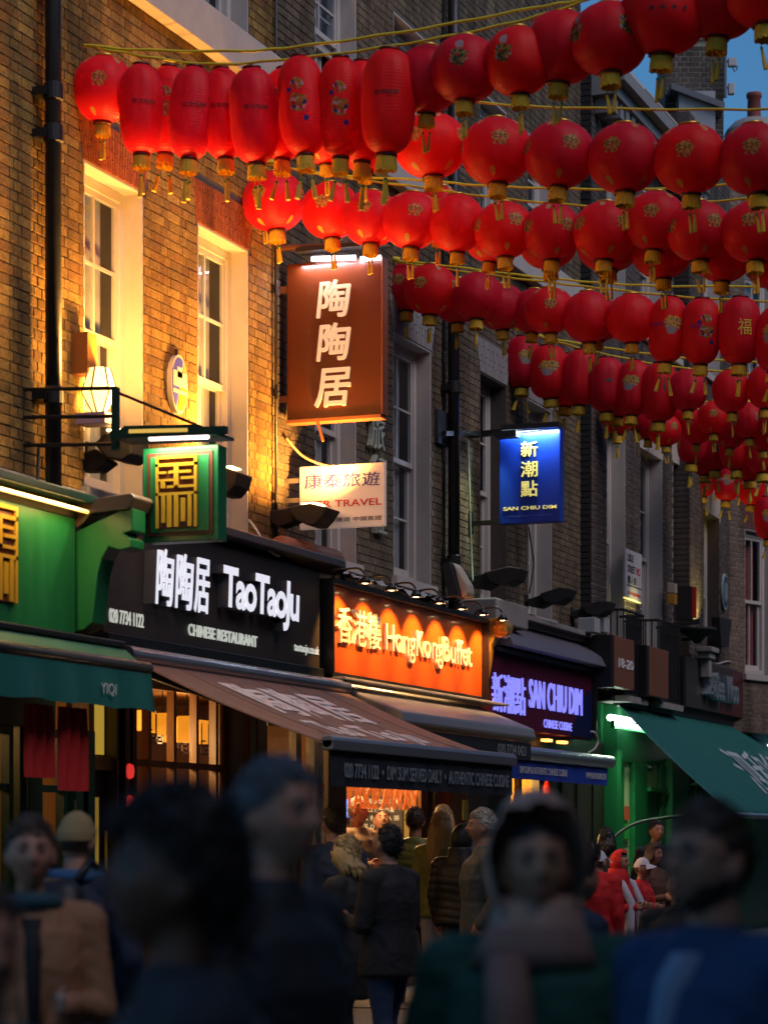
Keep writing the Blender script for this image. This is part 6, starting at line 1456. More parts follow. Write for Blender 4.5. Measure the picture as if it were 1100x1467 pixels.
# ------------------------------------------------------------------ people
def capsule(mb, a, b, ra, rb, n=12, flat=None):
    a, b = Vector(a), Vector(b); d = b - a; L_ = max(d.length, 1e-5); t = d / L_
    u = Vector((1, 0, 0)) if abs(t.x) < .8 else Vector((0, 1, 0)); u = (u - t * u.dot(t)).normalized(); w_ = t.cross(u)
    rings = []
    for k in range(4): an = R(-90 + 30 * k + .5); rings.append((a + t * ra * math.sin(an), ra * math.cos(an)))
    rings.append((a, ra)); rings.append((a + d * .5, (ra + rb) / 2)); rings.append((b, rb))
    for k in range(1, 4): an = R(30 * k - .5); rings.append((b + t * rb * math.sin(an), rb * math.cos(an)))
    vs = [c + (u * math.cos(2 * math.pi * k / n) + w_ * math.sin(2 * math.pi * k / n)) * max(r, 1e-4) for c, r in rings for k in range(n)]
    m_ = len(rings); fs = [(i * n + k, i * n + (k + 1) % n, (i + 1) * n + (k + 1) % n, (i + 1) * n + k) for i in range(m_ - 1) for k in range(n)]
    fs += [tuple(range(n - 1, -1, -1)), tuple((m_ - 1) * n + k for k in range(n))]
    mb.add(vs, fs)
def loft(mb, secs, n=28):
    vs = []
    for (z, rx, ry, cy) in secs:
        for k in range(n):
            a = 2 * math.pi * k / n; c, s = math.cos(a), math.sin(a); e = 2.4
            q = 1 / ((abs(c) ** e + abs(s) ** e) ** (1 / e)); vs.append((rx * c * q, cy + ry * s * q, z))
    m_ = len(secs); fs = [(i * n + k, i * n + (k + 1) % n, (i + 1) * n + (k + 1) % n, (i + 1) * n + k) for i in range(m_ - 1) for k in range(n)]
    fs += [tuple(range(n - 1, -1, -1)), tuple((m_ - 1) * n + k for k in range(n))]
    mb.add(vs, fs)
def head_pt(d, female=False):
    x, y, z = d
    px_, py_, pz_ = x * .076, y * .096, z * .118
    if y < 0: py_ *= 1.06
    if z < 0:
        k = min(1, -z); px_ *= 1 - .26 * k ** 1.6; 
        if y > 0: py_ *= 1 - .04 * k
        else: py_ *= 1 - .45 * k ** 1.5
    if y > 0.1:
        f = min(1, (y - .1) / .4)
        py_ += f * (-.006 * math.exp(-((px_ / .05) ** 2 + (pz_ / .07) ** 2)))
        py_ += f * (.030 if not female else .024) * math.exp(-((px_ / .0135) ** 2 + ((pz_ + .022) / .020) ** 2))
        py_ += f * .014 * math.exp(-((px_ / .009) ** 2 + ((pz_ - .004) / .026) ** 2))
        py_ -= f * .013 * math.exp(-(((abs(px_) - .033) / .016) ** 2 + ((pz_ - .010) / .012) ** 2))
        py_ += f * .006 * math.exp(-(((abs(px_) - .03) / .026) ** 2 + ((pz_ - .034) / .009) ** 2))
        py_ += f * .009 * math.exp(-((px_ / .022) ** 2 + ((pz_ + .056) / .007) ** 2)); py_ += f * .008 * math.exp(-((px_ / .018) ** 2 + ((pz_ + .068) / .007) ** 2))
        py_ -= f * .004 * math.exp(-((px_ / .03) ** 2 + ((pz_ + .062) / .004) ** 2))
        py_ += f * .014 * math.exp(-((px_ / .022) ** 2 + ((pz_ + .097) / .018) ** 2))
        py_ += f * .006 * math.exp(-(((abs(px_) - .045) / .018) ** 2 + ((pz_ + .022) / .022) ** 2))
    return Vector((px_, py_, pz_))
def sph(n, m_):
    for i in range(m_ + 1):
        ph = -math.pi / 2 + math.pi * i / m_
        for k in range(n):
            a = 2 * math.pi * k / n; yield (math.cos(ph) * math.cos(a), math.cos(ph) * math.sin(a), math.sin(ph))
def sphfaces(n, m_): return [(i * n + k, i * n + (k + 1) % n, (i + 1) * n + (k + 1) % n, (i + 1) * n + k) for i in range(m_) for k in range(n)]
def cloth(name, col, **k):
    kw = dict(rough=.8, noise=.18, nscale=14, bump=.45, bscale=9); kw.update(k); return mat(name, col, **kw)
SKIN = mat('skin', (.46, .23, .155), .5, noise=.08, nscale=20, bump=.1); SKIN_D = mat('deep_skin', (.14, .065, .04), .5, noise=.08, nscale=20)
SKIN_T = mat('tan_skin', (.36, .19, .12), .5, noise=.08, nscale=20)
H_BLACK = mat('black_hair', (.010, .008, .008), .5, noise=.3, nscale=60, stretch=(1, 1, .2), bump=.5); H_BROWN = mat('brown_hair', (.05, .028, .015), .5, noise=.35, nscale=60, stretch=(1, 1, .15), bump=.6)
H_BLOND = mat('blonde_hair', (.42, .28, .11), .5, noise=.35, nscale=55, stretch=(1, 1, .12), bump=.7); H_GREY = mat('grey_hair', (.36, .34, .31), .6, noise=.3, nscale=60, bump=.6); H_GREYB = mat('blue_grey_knit', (.11, .13, .155), .8, noise=.15, nscale=30, bump=.3)
DENIM = cloth('dark_denim', (.018, .035, .085)); BLACKC = cloth('black_cloth', (.012, .012, .014)); SHOE = mat('shoe_leather', (.02, .018, .016), .5)
def person(label, px_, dep, H, phi, top, bottom=DENIM, skin=SKIN, hair=('short', H_BROWN), arms='down', female=False, puffer=False, hem=.80, vox=.011, yaw=0, pitch=0, bulk=1.0, stride=.10, group=None, x_world=None, sleeve=None, extras=(), lean=0.0, face=True, hood_big=False):
    s = H / 1.75
    P0 = atD(px_, HOR, dep); P0.z = .0
    if P0.y > -2.1: P0.z = .1225
    dr = -FW * math.cos(R(phi)) + RT * math.sin(R(phi))
    root = thing('person', label, 'person', (P0.x, P0.y, P0.z), group); root.rotation_euler = (0, 0, math.atan2(dr.y, dr.x) - math.pi / 2)
    mb = MB(); prims = []   # (a, b, ra, rb, mat index)   0 skin 1 top 2 bottom 3 shoe
    def cap(a, b, ra, rb, mi): prims.append((Vector(a), Vector(b), ra, rb, mi)); capsule(mb, a, b, ra, rb)
    w_ = (.92 if female else 1.0); bk = bulk
    hip = [Vector((-.09 * w_, 0, .90)), Vector((.09 * w_, 0, .90))]
    for i, sx in enumerate((-1, 1)):
        fy = stride * sx
        kn = Vector((sx * .10 * w_, .03 + fy * .55, .50)); an = Vector((sx * .105 * w_, -.01 + fy, .095)); 
        cap(hip[i], kn, .098 * (bk if bk < 1.15 else 1.1), .066, 2); cap(kn, an, .066, .048, 2); cap(an - Vector((0, .015, .035)), an + Vector((sx * .02, .15, -.052)), .046, .036, 3); cap(an - Vector((0, .03, .055)), an + Vector((0, .03, -.055)), .036, .038, 3)
    # torso
    secs = [(.98, .150, .105, -.005), (1.10, .142 * w_, .10, 0), (1.28, .165 * w_, .115, .0), (1.40, .155 * w_, .095, -.005), (1.45, .10, .075, -.01), (1.49, .06, .06, -.01)]
    ts = 1.10 * bk
    sec2 = [(hem, .190 * w_ * bk, .140 * bk, -.005), (hem + .01, .195 * w_ * bk, .145 * bk, -.005)] + ([(.93, .185 * w_ * bk, .142 * bk, -.005)] if hem < .9 else []) + [(1.10, .165 * w_ * bk, .128 * bk, 0), (1.26, .188 * w_ * bk, .142 * bk, .0), (1.37, .180 * w_ * bk, .118 * bk, -.005), (1.43, .125 * bk, .095, -.012), (1.485, .078, .078, -.012)]
    loft(mb, sec2); zs_ = np.array([q[0] for q in sec2])
    sh = [Vector((-.185 * w_ * (1 + (bk - 1) * .6), -.01, 1.395)), Vector((.185 * w_ * (1 + (bk - 1) * .6), -.01, 1.395))]
    cap((-.06, -.01, 1.425), sh[0], .062, .068 * bk, 1); cap((.06, -.01, 1.425), sh[1], .062, .068 * bk, 1)
    hands = []
    for i, sx in enumerate((-1, 1)):
        S = sh[i]; mode = arms if isinstance(arms, str) else arms[i]
        if mode == 'down': E_ = S + Vector((sx * .05, -.03, -.29)); W_ = E_ + Vector((sx * .0, .08, -.24))
        elif mode == 'swing': E_ = S + Vector((sx * .05, -.10, -.27)); W_ = E_ + Vector((0, .12, -.21))
        elif mode == 'front': E_ = S + Vector((sx * .05, .03, -.29)); W_ = E_ + Vector((-sx * .12, .21, .03))
        elif mode == 'phone': E_ = S + Vector((sx * .03, .07, -.28)); W_ = E_ + Vector((-sx * .08, .17, .16))
        elif mode == 'fold': E_ = S + Vector((sx * .06, .05, -.27)); W_ = E_ + Vector((-sx * .22, .12, .03))
        else: E_ = S + Vector((sx * .09, -.04, -.27)); W_ = E_ + Vector((-sx * .06, .10, -.17))
        cap(S, E_, .064 * bk, .052 * bk, 1); cap(E_, W_, .052 * bk, .040 * bk, 1)
        t = (W_ - E_).normalized(); sd_ = Vector((-sx * .4, .5, 0)) if abs(t.z) > .6 else Vector((-sx * .2, 0, .9)); sd_ = (sd_ - t * sd_.dot(t)).normalized(); nn = t.cross(sd_).normalized() * (1 if mode in ('down', 'swing', 'pocket') else -1) * sx
        cap(W_ - t * .02, W_ + t * .03, .031, .030, 0)
        for q in range(4):
            o_ = sd_ * (.027 - .018 * q); cap(W_ + t * .025 + o_ * .8, W_ + t * .085 + o_, .0155, .0135, 0)
            ln = (.034, .042, .046, .038)[3 - q] * .95; k1 = W_ + t * .085 + o_; k2 = k1 + (t * .85 - nn * .5).normalized() * ln; k3 = k2 + (t * .45 - nn * .9).normalized() * ln * .8
            cap(k1, k2, .0105, .0098, 0); cap(k2, k3, .0098, .0085, 0)
        cap(W_ + t * .02 + sd_ * .03, W_ + t * .055 + sd_ * .052 - nn * .012, .0135, .0115, 0); cap(W_ + t * .055 + sd_ * .052 - nn * .012, W_ + t * .085 + sd_ * .050 - nn * .022, .0115, .0095, 0)
        hands.append((W_, t))
    cap((0, -.015, 1.42), (0, .005, 1.535), .056 if not female else .047, .055 if not female else .046, 0)
    hc = Vector((0, .022, 1.634)); HR = Matrix.Rotation(R(yaw), 3, 'Z') @ Matrix.Rotation(R(-pitch), 3, 'X')
    n, m_ = 56, 44
    vs = [HR @ head_pt(d, female) + hc for d in sph(n, m_)]; mb.add(vs, sphfaces(n, m_))
    for sx in (-1, 1):
        vs = [HR @ Vector((sx * .077 + d[0] * .011, -.012 + d[1] * .020 - d[2] * .006, -.012 + d[2] * .033)) + hc for d in sph(10, 8)]; mb.add(vs, sphfaces(10, 8))
    me = mb.mesh('body', [skin, top, bottom, SHOE])
    ob_ = bpy.data.objects.new('body', me); COL.objects.link(ob_)
    rm = ob_.modifiers.new('r', 'REMESH'); rm.mode = 'VOXEL'; rm.voxel_size = vox
    smo = ob_.modifiers.new('s', 'SMOOTH'); smo.factor = .5; smo.iterations = 2
    dg = bpy.context.evaluated_depsgraph_get(); dg.update(); m2 = bpy.data.meshes.new_from_object(ob_.evaluated_get(dg)); bpy.data.objects.remove(ob_)
    m2.materials.clear()
    for q in (skin, top, bottom, SHOE): m2.materials.append(q)
    nf = len(m2.polygons); C = np.empty(nf * 3); m2.polygons.foreach_get('center', C); C = C.reshape(-1, 3)
    best = np.full(nf, 1e9); mi = np.zeros(nf, int)
    for (a, b, ra, rb, k) in prims:
        a_, d_ = np.array(a), np.array(b - a); L2 = (d_ @ d_) + 1e-9; t = np.clip(((C - a_) @ d_) / L2, 0, 1); D_ = np.linalg.norm(C - a_ - t[:, None] * d_, axis=1) - (ra + (rb - ra) * t)
        u_ = D_ < best; best[u_] = D_[u_]; mi[u_] = k
    rx = np.interp(C[:, 2], zs_, [q[1] for q in sec2]); ry = np.interp(C[:, 2], zs_, [q[2] for q in sec2])
    D_ = (np.sqrt((C[:, 0] / rx) ** 2 + (C[:, 1] / ry) ** 2) - 1) * np.minimum(rx, ry) - .008; D_[(C[:, 2] < hem - .015) | (C[:, 2] > 1.50)] = 1e9
    u_ = D_ < best; best[u_] = D_[u_]; mi[u_] = 1
    hd = np.linalg.norm((C - np.array(hc)) / np.array([.09, .12, .125]), axis=1) < 1.02; mi[hd & (C[:, 2] > 1.50)] = 0
    m2.polygons.foreach_set('material_index', mi.astype(np.int32))
    # cloth relief
    nv = len(m2.vertices); V = np.empty(nv * 3); m2.vertices.foreach_get('co', V); V = V.reshape(-1, 3); NN = np.empty(nv * 3); m2.vertices.foreach_get('normal', NN); NN = NN.reshape(-1, 3)
    cl = np.zeros(nv); vi = np.empty(len(m2.loops), np.int32); m2.loops.foreach_get('vertex_index', vi)
    lt = np.empty(nf, np.int32); m2.polygons.foreach_get('loop_total', lt); fm = np.repeat((mi == 1) * 1.0 + (mi == 2) * .6, lt); np.maximum.at(cl, vi, fm)
    ph_ = np.random.RandomState(abs(int(px_))).uniform(0, 6, 6)
    if puffer: disp = cl * (.009 * np.abs(np.sin(V[:, 2] * math.pi / .075 + .9 * np.sin(V[:, 0] * 7 + 2 * V[:, 1]))) ** .6 - .008)
    else:
        disp = np.zeros(nv); sd0 = ph_[0] * 3
        for i_ in np.nonzero(cl > 0)[0]:
            x_, y_, z_ = V[i_]; a_ = mnoise(Vector((x_ * 6 + sd0, y_ * 6, z_ * 3.2))); b__ = mnoise(Vector((x_ * 11 + 5, y_ * 11 + sd0, z_ * 17 + 2.5 * a_))); disp[i_] = cl[i_] * (.012 * a_ + .009 * (.35 - abs(b__)))
    V = V + NN * disp[:, None]
    V[:, 1] += np.clip(V[:, 2] - .9, 0, 2) * math.tan(R(lean)); V *= s
    m2.vertices.foreach_set('co', V.ravel()); m2.polygons.foreach_set('use_smooth', [True] * nf); m2.update()
    body = bpy.data.objects.new('body', m2); COL.objects.link(body); body.parent = root
    lo = Vector((0, math.tan(R(lean)) * (1.634 - .9), 0))
    def part(name, mb_, m, smooth=True):
        me_ = mb_.mesh(name, m, smooth); 
        for v in me_.vertices: v.co = (v.co + Vector((0, math.tan(R(lean)) * max(0, v.co.z - .9), 0))) * s
        o = bpy.data.objects.new(name, me_); COL.objects.link(o); o.parent = root; return o
    def shell(fn_scale, keep, n=52, m_=40, sq=None):
        mb_ = MB(); D = list(sph(n, m_)); vs = []
        for d in D:
            k = fn_scale(Vector(d)); p = head_pt((d[0], d[1] * (1 if d[1] < 0 else .92), d[2])); vs.append(HR @ (p * k) + hc)
        ok = [keep(Vector(d)) for d in D]; fs = [f for f in sphfaces(n, m_) if all(ok[i] for i in f)]
        mb_.add(vs, fs); return mb_
    kind, hm = hair
    def line(d, f=.58, s_=.05, b_=-.62):
        return f + (s_ - f) * min(1, max(0, 1 - d.y) ** 1.3) if d.y > 0 else s_ + (b_ - s_) * min(1, -d.y * 1.2)
    nz = lambda d, f, a_: a_ * mnoise(d * f)
    if kind in ('short', 'curly', 'long', 'bun', 'bob', 'balding'):
        amp = {'short': .10, 'curly': .34, 'long': .16, 'bun': .10, 'bob': .20, 'balding': .05}[kind]; fr_ = {'curly': 7}.get(kind, 4)
        f0 = {'balding': .85, 'curly': .42}.get(kind, .55)
        def sc_(d):
            mg = d.z - line(d, f0); return (.985 if mg < .02 else 1 + amp * min(1, mg * 3)) + (nz(d, fr_, .06 if kind != 'curly' else .22) + nz(d, 13, .05) if mg > .04 else 0)
        part('hair', shell(sc_, lambda d: d.z > line(d, f0) - .12), hm)
    if kind in ('short', 'curly', 'long', 'bun', 'bob'):     # loose locks that break the outline
        mb_ = MB(); rg = random.Random(int(px_ * 7)); cnt_ = 420 if kind == 'curly' else 300; k_ = {'curly': 1.34, 'bob': 1.16, 'long': 1.12}.get(kind, 1.07)
        while cnt_:
            d = Vector((rg.gauss(0, 1), rg.gauss(0, 1), rg.gauss(.3, 1))).normalized()
            if d.z < line(d, f0) + .03: continue
            cnt_ -= 1; p = HR @ (head_pt(tuple(d)) * (k_ + rg.uniform(-.03, .04))) + hc
            tg = Vector((rg.uniform(-.5, .5), -.8 + rg.uniform(-.4, .4), -.3 + rg.uniform(-.5, .3))) if kind != 'curly' else Vector((rg.gauss(0, 1), rg.gauss(0, 1), rg.gauss(0, 1)))
            nn_ = HR @ d; tg = (tg - nn_ * tg.dot(nn_) * .9).normalized(); ln = rg.uniform(.025, .05)
            mb_.tube([p - nn_ * .006, p + tg * ln * .5 + nn_ * .004, p + tg * ln + nn_ * rg.uniform(-.004, .012)], [.0045, .004, .0012], 4)
        part('hair_locks', mb_, hm)
    if kind == 'long' or kind == 'bob':
        mb_ = MB(); bot = 1.18 if kind == 'long' else 1.50; nst = 34; rngh = random.Random(int(px_))
        for q in range(nst):
            a = R(-200 + 220 * q / (nst - 1)); ca, sa_ = math.cos(a), math.sin(a)
            if sa_ > .45: continue
            top_ = hc + HR @ Vector((ca * .072, sa_ * .088 - .005, .045)); mid_ = hc + HR @ Vector((ca * .088, sa_ * .105 - .01, -.05)); lo_ = Vector((ca * .095, sa_ * .10 - .045, bot + rngh.uniform(-.05, .05)))
            mb_.tube([top_, mid_, (mid_ + lo_) / 2 + Vector((rngh.uniform(-.01, .01), -.015, 0)), lo_], [.02, .024, .021, .008], 6)
        part('hair_lengths', mb_, hm)
    if kind == 'bun':
        mb_ = MB(); vs = [hc + HR @ Vector((d[0] * .045, -.085 + d[1] * .045, .085 + d[2] * .04)) for d in sph(14, 10)]; mb_.add(vs, sphfaces(14, 10)); part('hair_bun', mb_, hm)
    if kind in ('beanie', 'cap', 'knit'):
        part('hat', shell(lambda d: 1.10 + (.04 if d.z < .32 else 0) + nz(d, 3, .02), lambda d: d.z > (.18 if kind != 'cap' else .26) - (.25 if d.y < 0 else 0)), hm)
        if kind == 'cap':
            mb_ = MB(); vs = []; nn_ = 12
            for q in range(nn_ + 1):
                a = R(-62 + 124 * q / nn_)
                for k in range(4):
                    rr_ = .092 + .024 * k * (math.cos(a) ** .5); vs.append(hc + HR @ Vector((math.sin(a) * rr_ * .85, .0 + math.cos(a) * rr_ + .008, .045 - .008 * k - .012 * abs(math.sin(a)) * k)))
            mb_.add(vs, [(q * 4 + k, q * 4 + k + 1, (q + 1) * 4 + k + 1, (q + 1) * 4 + k) for q in range(nn_) for k in range(3)]); part('visor', mb_, hm)
        part('hair', shell(lambda d: 1.03, lambda d: -.45 < d.z < .35 and d.y < -.15), H_BROWN)
    if kind == 'hood':
        part('hood', shell(lambda d: (1.56 if hood_big else 1.3) + nz(d, 2.5, .06) + nz(d, 7, .03) + (.08 if d.y > .2 and d.z > 0 else 0), lambda d: not (d.y > .40 and -.9 < d.z < .62 + .1 * (1 - abs(d.x))) and d.z > -.93), hm)
        mb_ = MB(); loft(mb_, [(1.36, .17, .13, -.01), (1.42, .15, .125, -.01), (1.48, .118, .115, 0), (1.54, .105, .11, -.01), (1.57, .09, .10, -.02)]); part('cowl', mb_, hm)
        part('hair', shell(lambda d: 1.05, lambda d: d.z > .5 and d.y > -.2), H_BLACK)
    if 'beard' in extras:
        part('beard', shell(lambda d: 1.05 + nz(d, 6, .03), lambda d: d.z < (-.28 - .25 * max(0, d.y) if abs(d.x) > .32 else -.42) and d.z > -.97 and d.y > -.15 and not (d.y > .5 and -.60 < d.z < -.48 and abs(d.x) < .3)), H_BROWN)
    if face:
        for sx in (-1, 1):
            mb_ = MB(); vs = [hc + HR @ Vector((sx * .032 + d[0] * .0125, .079 + d[1] * .008, .009 + d[2] * .0065)) for d in sph(12, 8)]; mb_.add(vs, sphfaces(12, 8)); part('eye', mb_, mat('eye_white', (.20, .18, .17), .3))
            mb_ = MB(); vs = [hc + HR @ Vector((sx * .032 + d[0] * .006, .0855 + d[1] * .004, .009 + d[2] * .006)) for d in sph(10, 6)]; mb_.add(vs, sphfaces(10, 6)); part('iris', mb_, mat('dark_iris', (.02, .012, .008), .15))
            mb_ = MB(); mb_.tube([hc + HR @ Vector((sx * (.016 + .008 * q), .094 - .0035 * q - (.002 * q * q), .029 + .004 * math.sin(q * .8))) for q in range(5)], [.003, .0045, .0045, .004, .002], 6); part('eyebrow', mb_, hm if kind in ('short', 'curly') else H_BROWN)
        mb_ = MB(); mb_.tube([hc + HR @ Vector((-.024 + .008 * q, .092 - .0011 * (q - 3) ** 2, -.0615 + .0008 * math.cos(q))) for q in range(7)], [.001, .004, .0055, .0055, .0055, .004, .001], 6); part('mouth', mb_, mat('lips', (.22, .07, .06), .45))
    return root, part, hc, HR, hands, s

CAMEL = cloth('camel_wool', (.34, .165, .085)); NAVYC = cloth('navy_cloth', (.015, .025, .05)); GREENC = cloth('deep_green_coat', (.006, .065, .042)); BLUEJ = cloth('blue_jacket', (.012, .045, .13)); OLIVE = cloth('olive_puffer', (.16, .17, .035), rough=.5); BLKP = cloth('black_puffer', (.012, .012, .012), rough=.6)
GREYJ = cloth('grey_parka', (.07, .075, .07)); REDH = cloth('red_hoodie', (.55, .01, .015)); BROWNC = cloth('brown_coat', (.10, .045, .03)); STEEL = cloth('steel_blue_jacket', (.012, .018, .026)); TAUP = cloth('taupe_scarf', (.24, .14, .11)); PALEJ = cloth('pale_jeans', (.30, .30, .36)); WHITEJ = cloth('white_jacket', (.5, .52, .6)); CREAMT = cloth('cream_trousers', (.3, .24, .14))
# near figures, softly out of focus
person('dark curly haired person in a dark blue jacket passing closest, in profile', 262, 3.75, 1.645, -78, STEEL, BLACKC, SKIN_D, ('curly', H_BLACK), 'down', bulk=1.15, pitch=-14, vox=.009, yaw=8)
person('older man with cropped blue grey hair walking right, behind the dark curly head', 388, 5.3, 1.765, 62, STEEL, BLACKC, SKIN, ('short', H_GREYB), 'down', bulk=1.12, vox=.009, yaw=-10)
r_, part, hc, HR, hands, s = person('woman in a camel coat with dark hair tied up, walking towards the viewer', 44, 7.7, 1.66, 12, CAMEL, BLACKC, SKIN, ('bun', H_BROWN), ('front', 'down'), female=True, hem=.55, bulk=1.12, vox=.009)
mb = MB(); mb.tube([(-.08, .09, 1.44), (-.02, .13, 1.2), (.0, .14, .95)], [.02, .03, .03], 8); mb.tube([(.08, .09, 1.44), (.03, .13, 1.2), (.01, .14, .95)], [.02, .03, .03], 8); part('lapels', mb, CAMEL)
mb = MB(); loft(mb, [(.90, .05, .168, .0), (1.3, .05, .176, .0), (1.42, .045, .13, .0)]); part('top', mb, BLACKC)
mb = MB(); mb.tube([(.09 * math.cos(a), -.01 + .09 * math.sin(a), 1.46 + .015 * math.sin(a)) for a in [2 * math.pi * k / 16 for k in range(17)]], .03, 8); part('scarf', mb, cloth('blue_scarf', (.02, .07, .10)))
person('person in a blue jacket cut by the bottom left edge, very close', -38, 3.9, 1.52, 30, cloth('bright_blue_jacket', (.008, .035, .11)), BLACKC, SKIN, ('short', H_BROWN), 'down', bulk=1.1, vox=.011)
r_, part, hc, HR, hands, s = person('man in a mustard knitted hat wearing a black backpack, walking away', 108, 10.3, 1.70, 160, NAVYC, BLACKC, SKIN, ('beanie', mat('mustard_grey_knit', (.30, .22, .10), .85, noise=.45, nscale=5, bump=.4)), 'pocket', bulk=1.12)
mb = MB(); mb.tube([(.1 * math.cos(a), -.01 + .1 * math.sin(a), 1.475) for a in [2 * math.pi * k / 16 for k in range(17)]], .035, 8); part('collar', mb, cloth('blue_fleece', (.03, .10, .22)))
bp_ = thing('backpack', 'black backpack on the back of the man in the knitted hat', 'backpack', tuple(r_.location)); bp_.rotation_euler = r_.rotation_euler
mb = MB(); loft(mb, [(1.00, .12, .04, -.20), (1.03, .155, .08, -.215), (1.2, .16, .10, -.225), (1.38, .14, .08, -.215), (1.43, .09, .04, -.20)]); me_ = mb.mesh('bag', cloth('black_nylon', (.012, .013, .015), rough=.5), True)
for nm_, mm in (('bag', me_),): o = bpy.data.objects.new(nm_, mm); COL.objects.link(o); o.parent = bp_
mb = MB(); loft(mb, [(1.05, .10, .03, -.31), (1.07, .12, .035, -.32), (1.2, .12, .035, -.325), (1.24, .10, .02, -.315)]); o = bpy.data.objects.new('pocket', mb.mesh('pocket', MATS['black_nylon'], True)); COL.objects.link(o); o.parent = bp_
for sx in (-1, 1):
    mb = MB(); mb.tube([(sx * .09, -.17, 1.42), (sx * .10, -.06, 1.50), (sx * .11, .09, 1.44), (sx * .13, .17, 1.25), (sx * .16, .08, 1.06), (sx * .13, -.15, 1.03)], .016, 8); o = bpy.data.objects.new('strap', mb.mesh('strap', MATS['black_nylon'], True)); COL.objects.link(o); o.parent = bp_
# woman in the hood and green coat
r_, part, hc, HR, hands, s = person('woman in a taupe head covering and green coat walking towards the viewer', 768, 5.35, 1.64, -8, GREENC, BLACKC, SKIN_T, ('hood', cloth('taupe_hood', (.44, .27, .21), noise=.45, nscale=8)), 'pocket', female=True, bulk=1.30, hem=.5, vox=.009, pitch=-6, yaw=12, hood_big=True)
mb = MB(); loft(mb, [(1.41, .17, .15, -.005), (1.45, .14, .14, 0), (1.50, .115, .12, 0)]); mb.tube([(.06, .13, 1.42), (.05, .19, 1.3), (.03, .20, 1.1), (.02, .19, .9)], [.05, .06, .055, .05], 10); part('scarf', mb, TAUP)
# bearded man at the right
r_, part, hc, HR, hands, s = person('bearded man in an open blue jacket and pale blue shirt, in profile at the right', 1022, 4.9, 1.665, -52, BLUEJ, BLACKC, SKIN, ('short', H_BROWN), 'down', bulk=1.2, vox=.009, extras=('beard',), pitch=-4)
mb = MB(); loft(mb, [(.95, .055, .182, .0), (1.25, .06, .188, .0), (1.38, .055, .158, .0), (1.44, .04, .115, .0)]); part('shirt', mb, cloth('pale_blue_shirt', (.16, .26, .40)))
mb = MB()
for sx in (-1, 1): mb.tube([hc + HR @ Vector((sx * .034 + .022 * math.cos(a), .098, .008 + .018 * math.sin(a))) for a in [2 * math.pi * k / 14 for k in range(15)]], .0025, 5); mb.tube([hc + HR @ Vector((sx * .056, .097, .01)), hc + HR @ Vector((sx * .078, .04, .012)), hc + HR @ Vector((sx * .080, -.02, .008))], .0022, 5)
mb.tube([hc + HR @ Vector((-.012, .100, .012)), hc + HR @ Vector((.012, .100, .012))], .0025, 5); part('glasses', mb, M_BLACK)
# group at the takeaway window
person('dark haired man in a black jacket, back half turned, near the takeaway', 557, 15.0, 1.675, -128, BLACKC, DENIM, SKIN, ('short', H_BLACK), 'front', bulk=1.15, pitch=-24, hem=.78)
person('short blonde woman in a black coat left of the dark haired man', 497, 15.8, 1.60, -118, BLACKC, BLACKC, SKIN, ('bob', H_BLOND), 'down', female=True, bulk=1.25, hem=.6, pitch=-10)
person('dark haired person in a dark jacket behind the blonde woman', 478, 17.6, 1.69, -150, NAVYC, BLACKC, SKIN, ('short', H_BROWN), 'down', bulk=1.1)
person('man in an olive quilted jacket and blue jeans queueing at the takeaway', 594, 21.6, 1.74, 168, OLIVE, DENIM, SKIN, ('short', H_BROWN), 'front', bulk=1.30, puffer=True, hem=.86, yaw=14)
person('woman with long straight blonde hair behind the olive jacket', 630, 21.0, 1.69, 150, OLIVE, PALEJ, SKIN, ('long', H_BLOND), 'down', female=True, bulk=1.1, hem=.82)
person('blonde person mostly hidden behind the long haired woman', 634, 22.4, 1.76, 170, BROWNC, CREAMT, SKIN, ('bob', H_BLOND), 'down', female=True)
person('person in a glossy black quilted jacket, right of the blonde hair', 660, 20.2, 1.56, 150, BLKP, BLACKC, SKIN, ('hood', BLKP), 'down', bulk=1.30, puffer=True, hem=.85)
person('grey haired man in a grey parka seen in profile facing left', 694, 17.6, 1.80, -84, GREYJ, BLACKC, SKIN_T, ('short', H_GREY), 'pocket', bulk=1.25, vox=.009)
person('person whose lit head just shows above the taupe hood', 736, 21.5, 1.77, -150, BROWNC, BLACKC, SKIN_T, ('balding', H_BROWN), 'down', bulk=1.1)
person('grey haired man inside the takeaway window looking right', 512, 23.5, 1.86, 55, cloth('apron_grey', (.25, .18, .12)), BLACKC, SKIN, ('short', H_GREY), 'front', bulk=1.15, vox=.009)
person('cook inside the takeaway window with head bowed', 546, 24.2, 1.76, 10, cloth('white_tunic', (.4, .33, .25)), BLACKC, SKIN_T, ('short', H_BROWN), 'front', pitch=-20)
# group by the green shop
person('man seen from behind in a red jacket, dark hair, left of the red hoods', 846, 19.5, 1.56, 165, REDH, BLACKC, SKIN, ('short', H_BLACK), 'down', bulk=1.2)
person('person with black hair seen from behind by the green pillars', 868, 25.5, 1.57, 170, BLACKC, BLACKC, SKIN, ('bob', H_BLACK), 'down', female=True)
r_, part, hc, HR, hands, s = person('woman in a bright red hood and white straps looking right', 886, 22.8, 1.46, 62, REDH, BLACKC, SKIN_T, ('hood', REDH), 'front', female=True, bulk=1.2, hem=.62, vox=.009)
for sx in (-1, 1):
    mb = MB(); mb.tube([(sx * .13, -.05, 1.49), (sx * .15, .10, 1.40), (sx * .14, .20, 1.2), (sx * .15, .19, .95), (sx * .14, .18, .75)], [.03, .045, .05, .06, .05], 10); part('white_drape', mb, WHITEJ)
person('person in a white baseball cap and red jacket beside the red hood', 918, 23.2, 1.40, 68, REDH, BLACKC, SKIN_T, ('cap', cloth('white_cap', (.55, .58, .66))), 'fold', female=True, bulk=1.15)
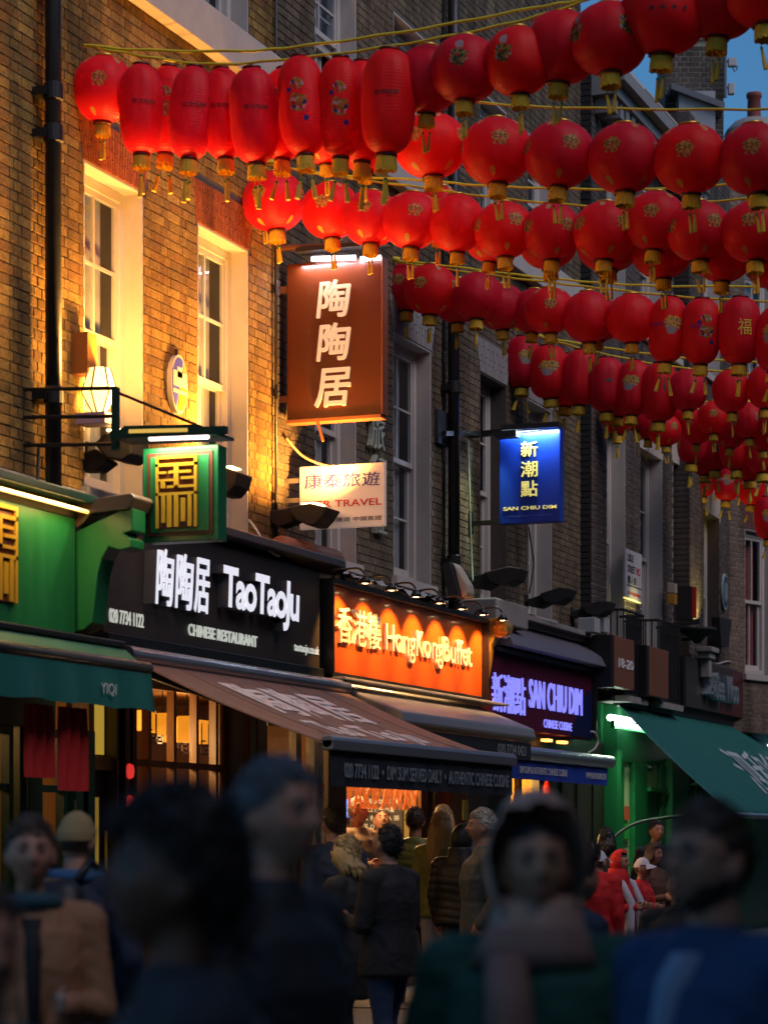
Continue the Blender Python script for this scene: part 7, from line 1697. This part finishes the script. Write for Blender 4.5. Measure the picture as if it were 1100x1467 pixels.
person('woman with long brown hair in a brown coat behind the white cap', 935, 24.6, 1.53, 48, BROWNC, BLACKC, SKIN, ('bob', H_BROWN), 'front', female=True, vox=.009)
person('man with short black hair in a dark jacket, tallest by the green wall', 939, 26.0, 1.66, 20, BLACKC, BLACKC, SKIN_T, ('short', H_BLACK), 'down')
person('person in a white cap half hidden at the left of the red group', 856, 21.5, 1.48, 140, NAVYC, BLACKC, SKIN, ('cap', MATS['white_cap']), 'down')
person('dark figure in a black coat between the red group and the bearded man', 972, 13.5, 1.43, -20, BLACKC, BLACKC, SKIN_T, ('short', H_BLACK), 'fold', bulk=1.2)
person('dark haired woman in black at the shoulder of the green coat', 826, 10.5, 1.52, 120, NAVYC, BLACKC, SKIN_T, ('bun', H_BLACK), 'down', female=True, bulk=1.1)
# shopping bag with printed letters
q = atD(928, 1328, 22.8); b_ = thing('shopping_bag', 'black and white shopping bag printed PRESENTS held in front of the red jacket', 'bag', (q.x, q.y, q.z))
mb = MB(); hw_, hh_ = .115, .15
c_ = [RT * -hw_, RT * hw_]; mb.slab([q + RT * -hw_ - UP * hh_, q + RT * hw_ - UP * hh_, q + RT * hw_ + UP * hh_, q - RT * hw_ + UP * hh_], FW * .08); mb.build('bag', mat('pale_bag', (.32, .33, .34), .6, noise=.3, nscale=18), b_)
mb = MB(); mb.slab([q - RT * (hw_ - .002) - UP * .09 - FW * .002, q + RT * (hw_ - .002) - UP * .09 - FW * .002, q + RT * (hw_ - .002) + UP * .06 - FW * .002, q - RT * (hw_ - .002) + UP * .06 - FW * .002], -FW * .002); mb.build('band', M_BLP, b_)
text('lettering', 'PRESENTS', q - RT * .105 + UP * .0 - FW * .006, RT, UP, .20, .04, mat('white_letter', (.7, .7, .7), .5), b_, .002, .02)
mb = MB(); mb.tube([q - RT * .05 + UP * hh_ + FW * .03, q - RT * .03 + UP * (hh_ + .13) + FW * .03, q + RT * .03 + UP * (hh_ + .13) + FW * .03, q + RT * .05 + UP * hh_ + FW * .03], .006, 6); mb.build('handle', M_BLP, b_)
print('objects', len(bpy.data.objects), 'tris', sum(sum(len(p.vertices) - 2 for p in m.polygons) for m in bpy.data.meshes))
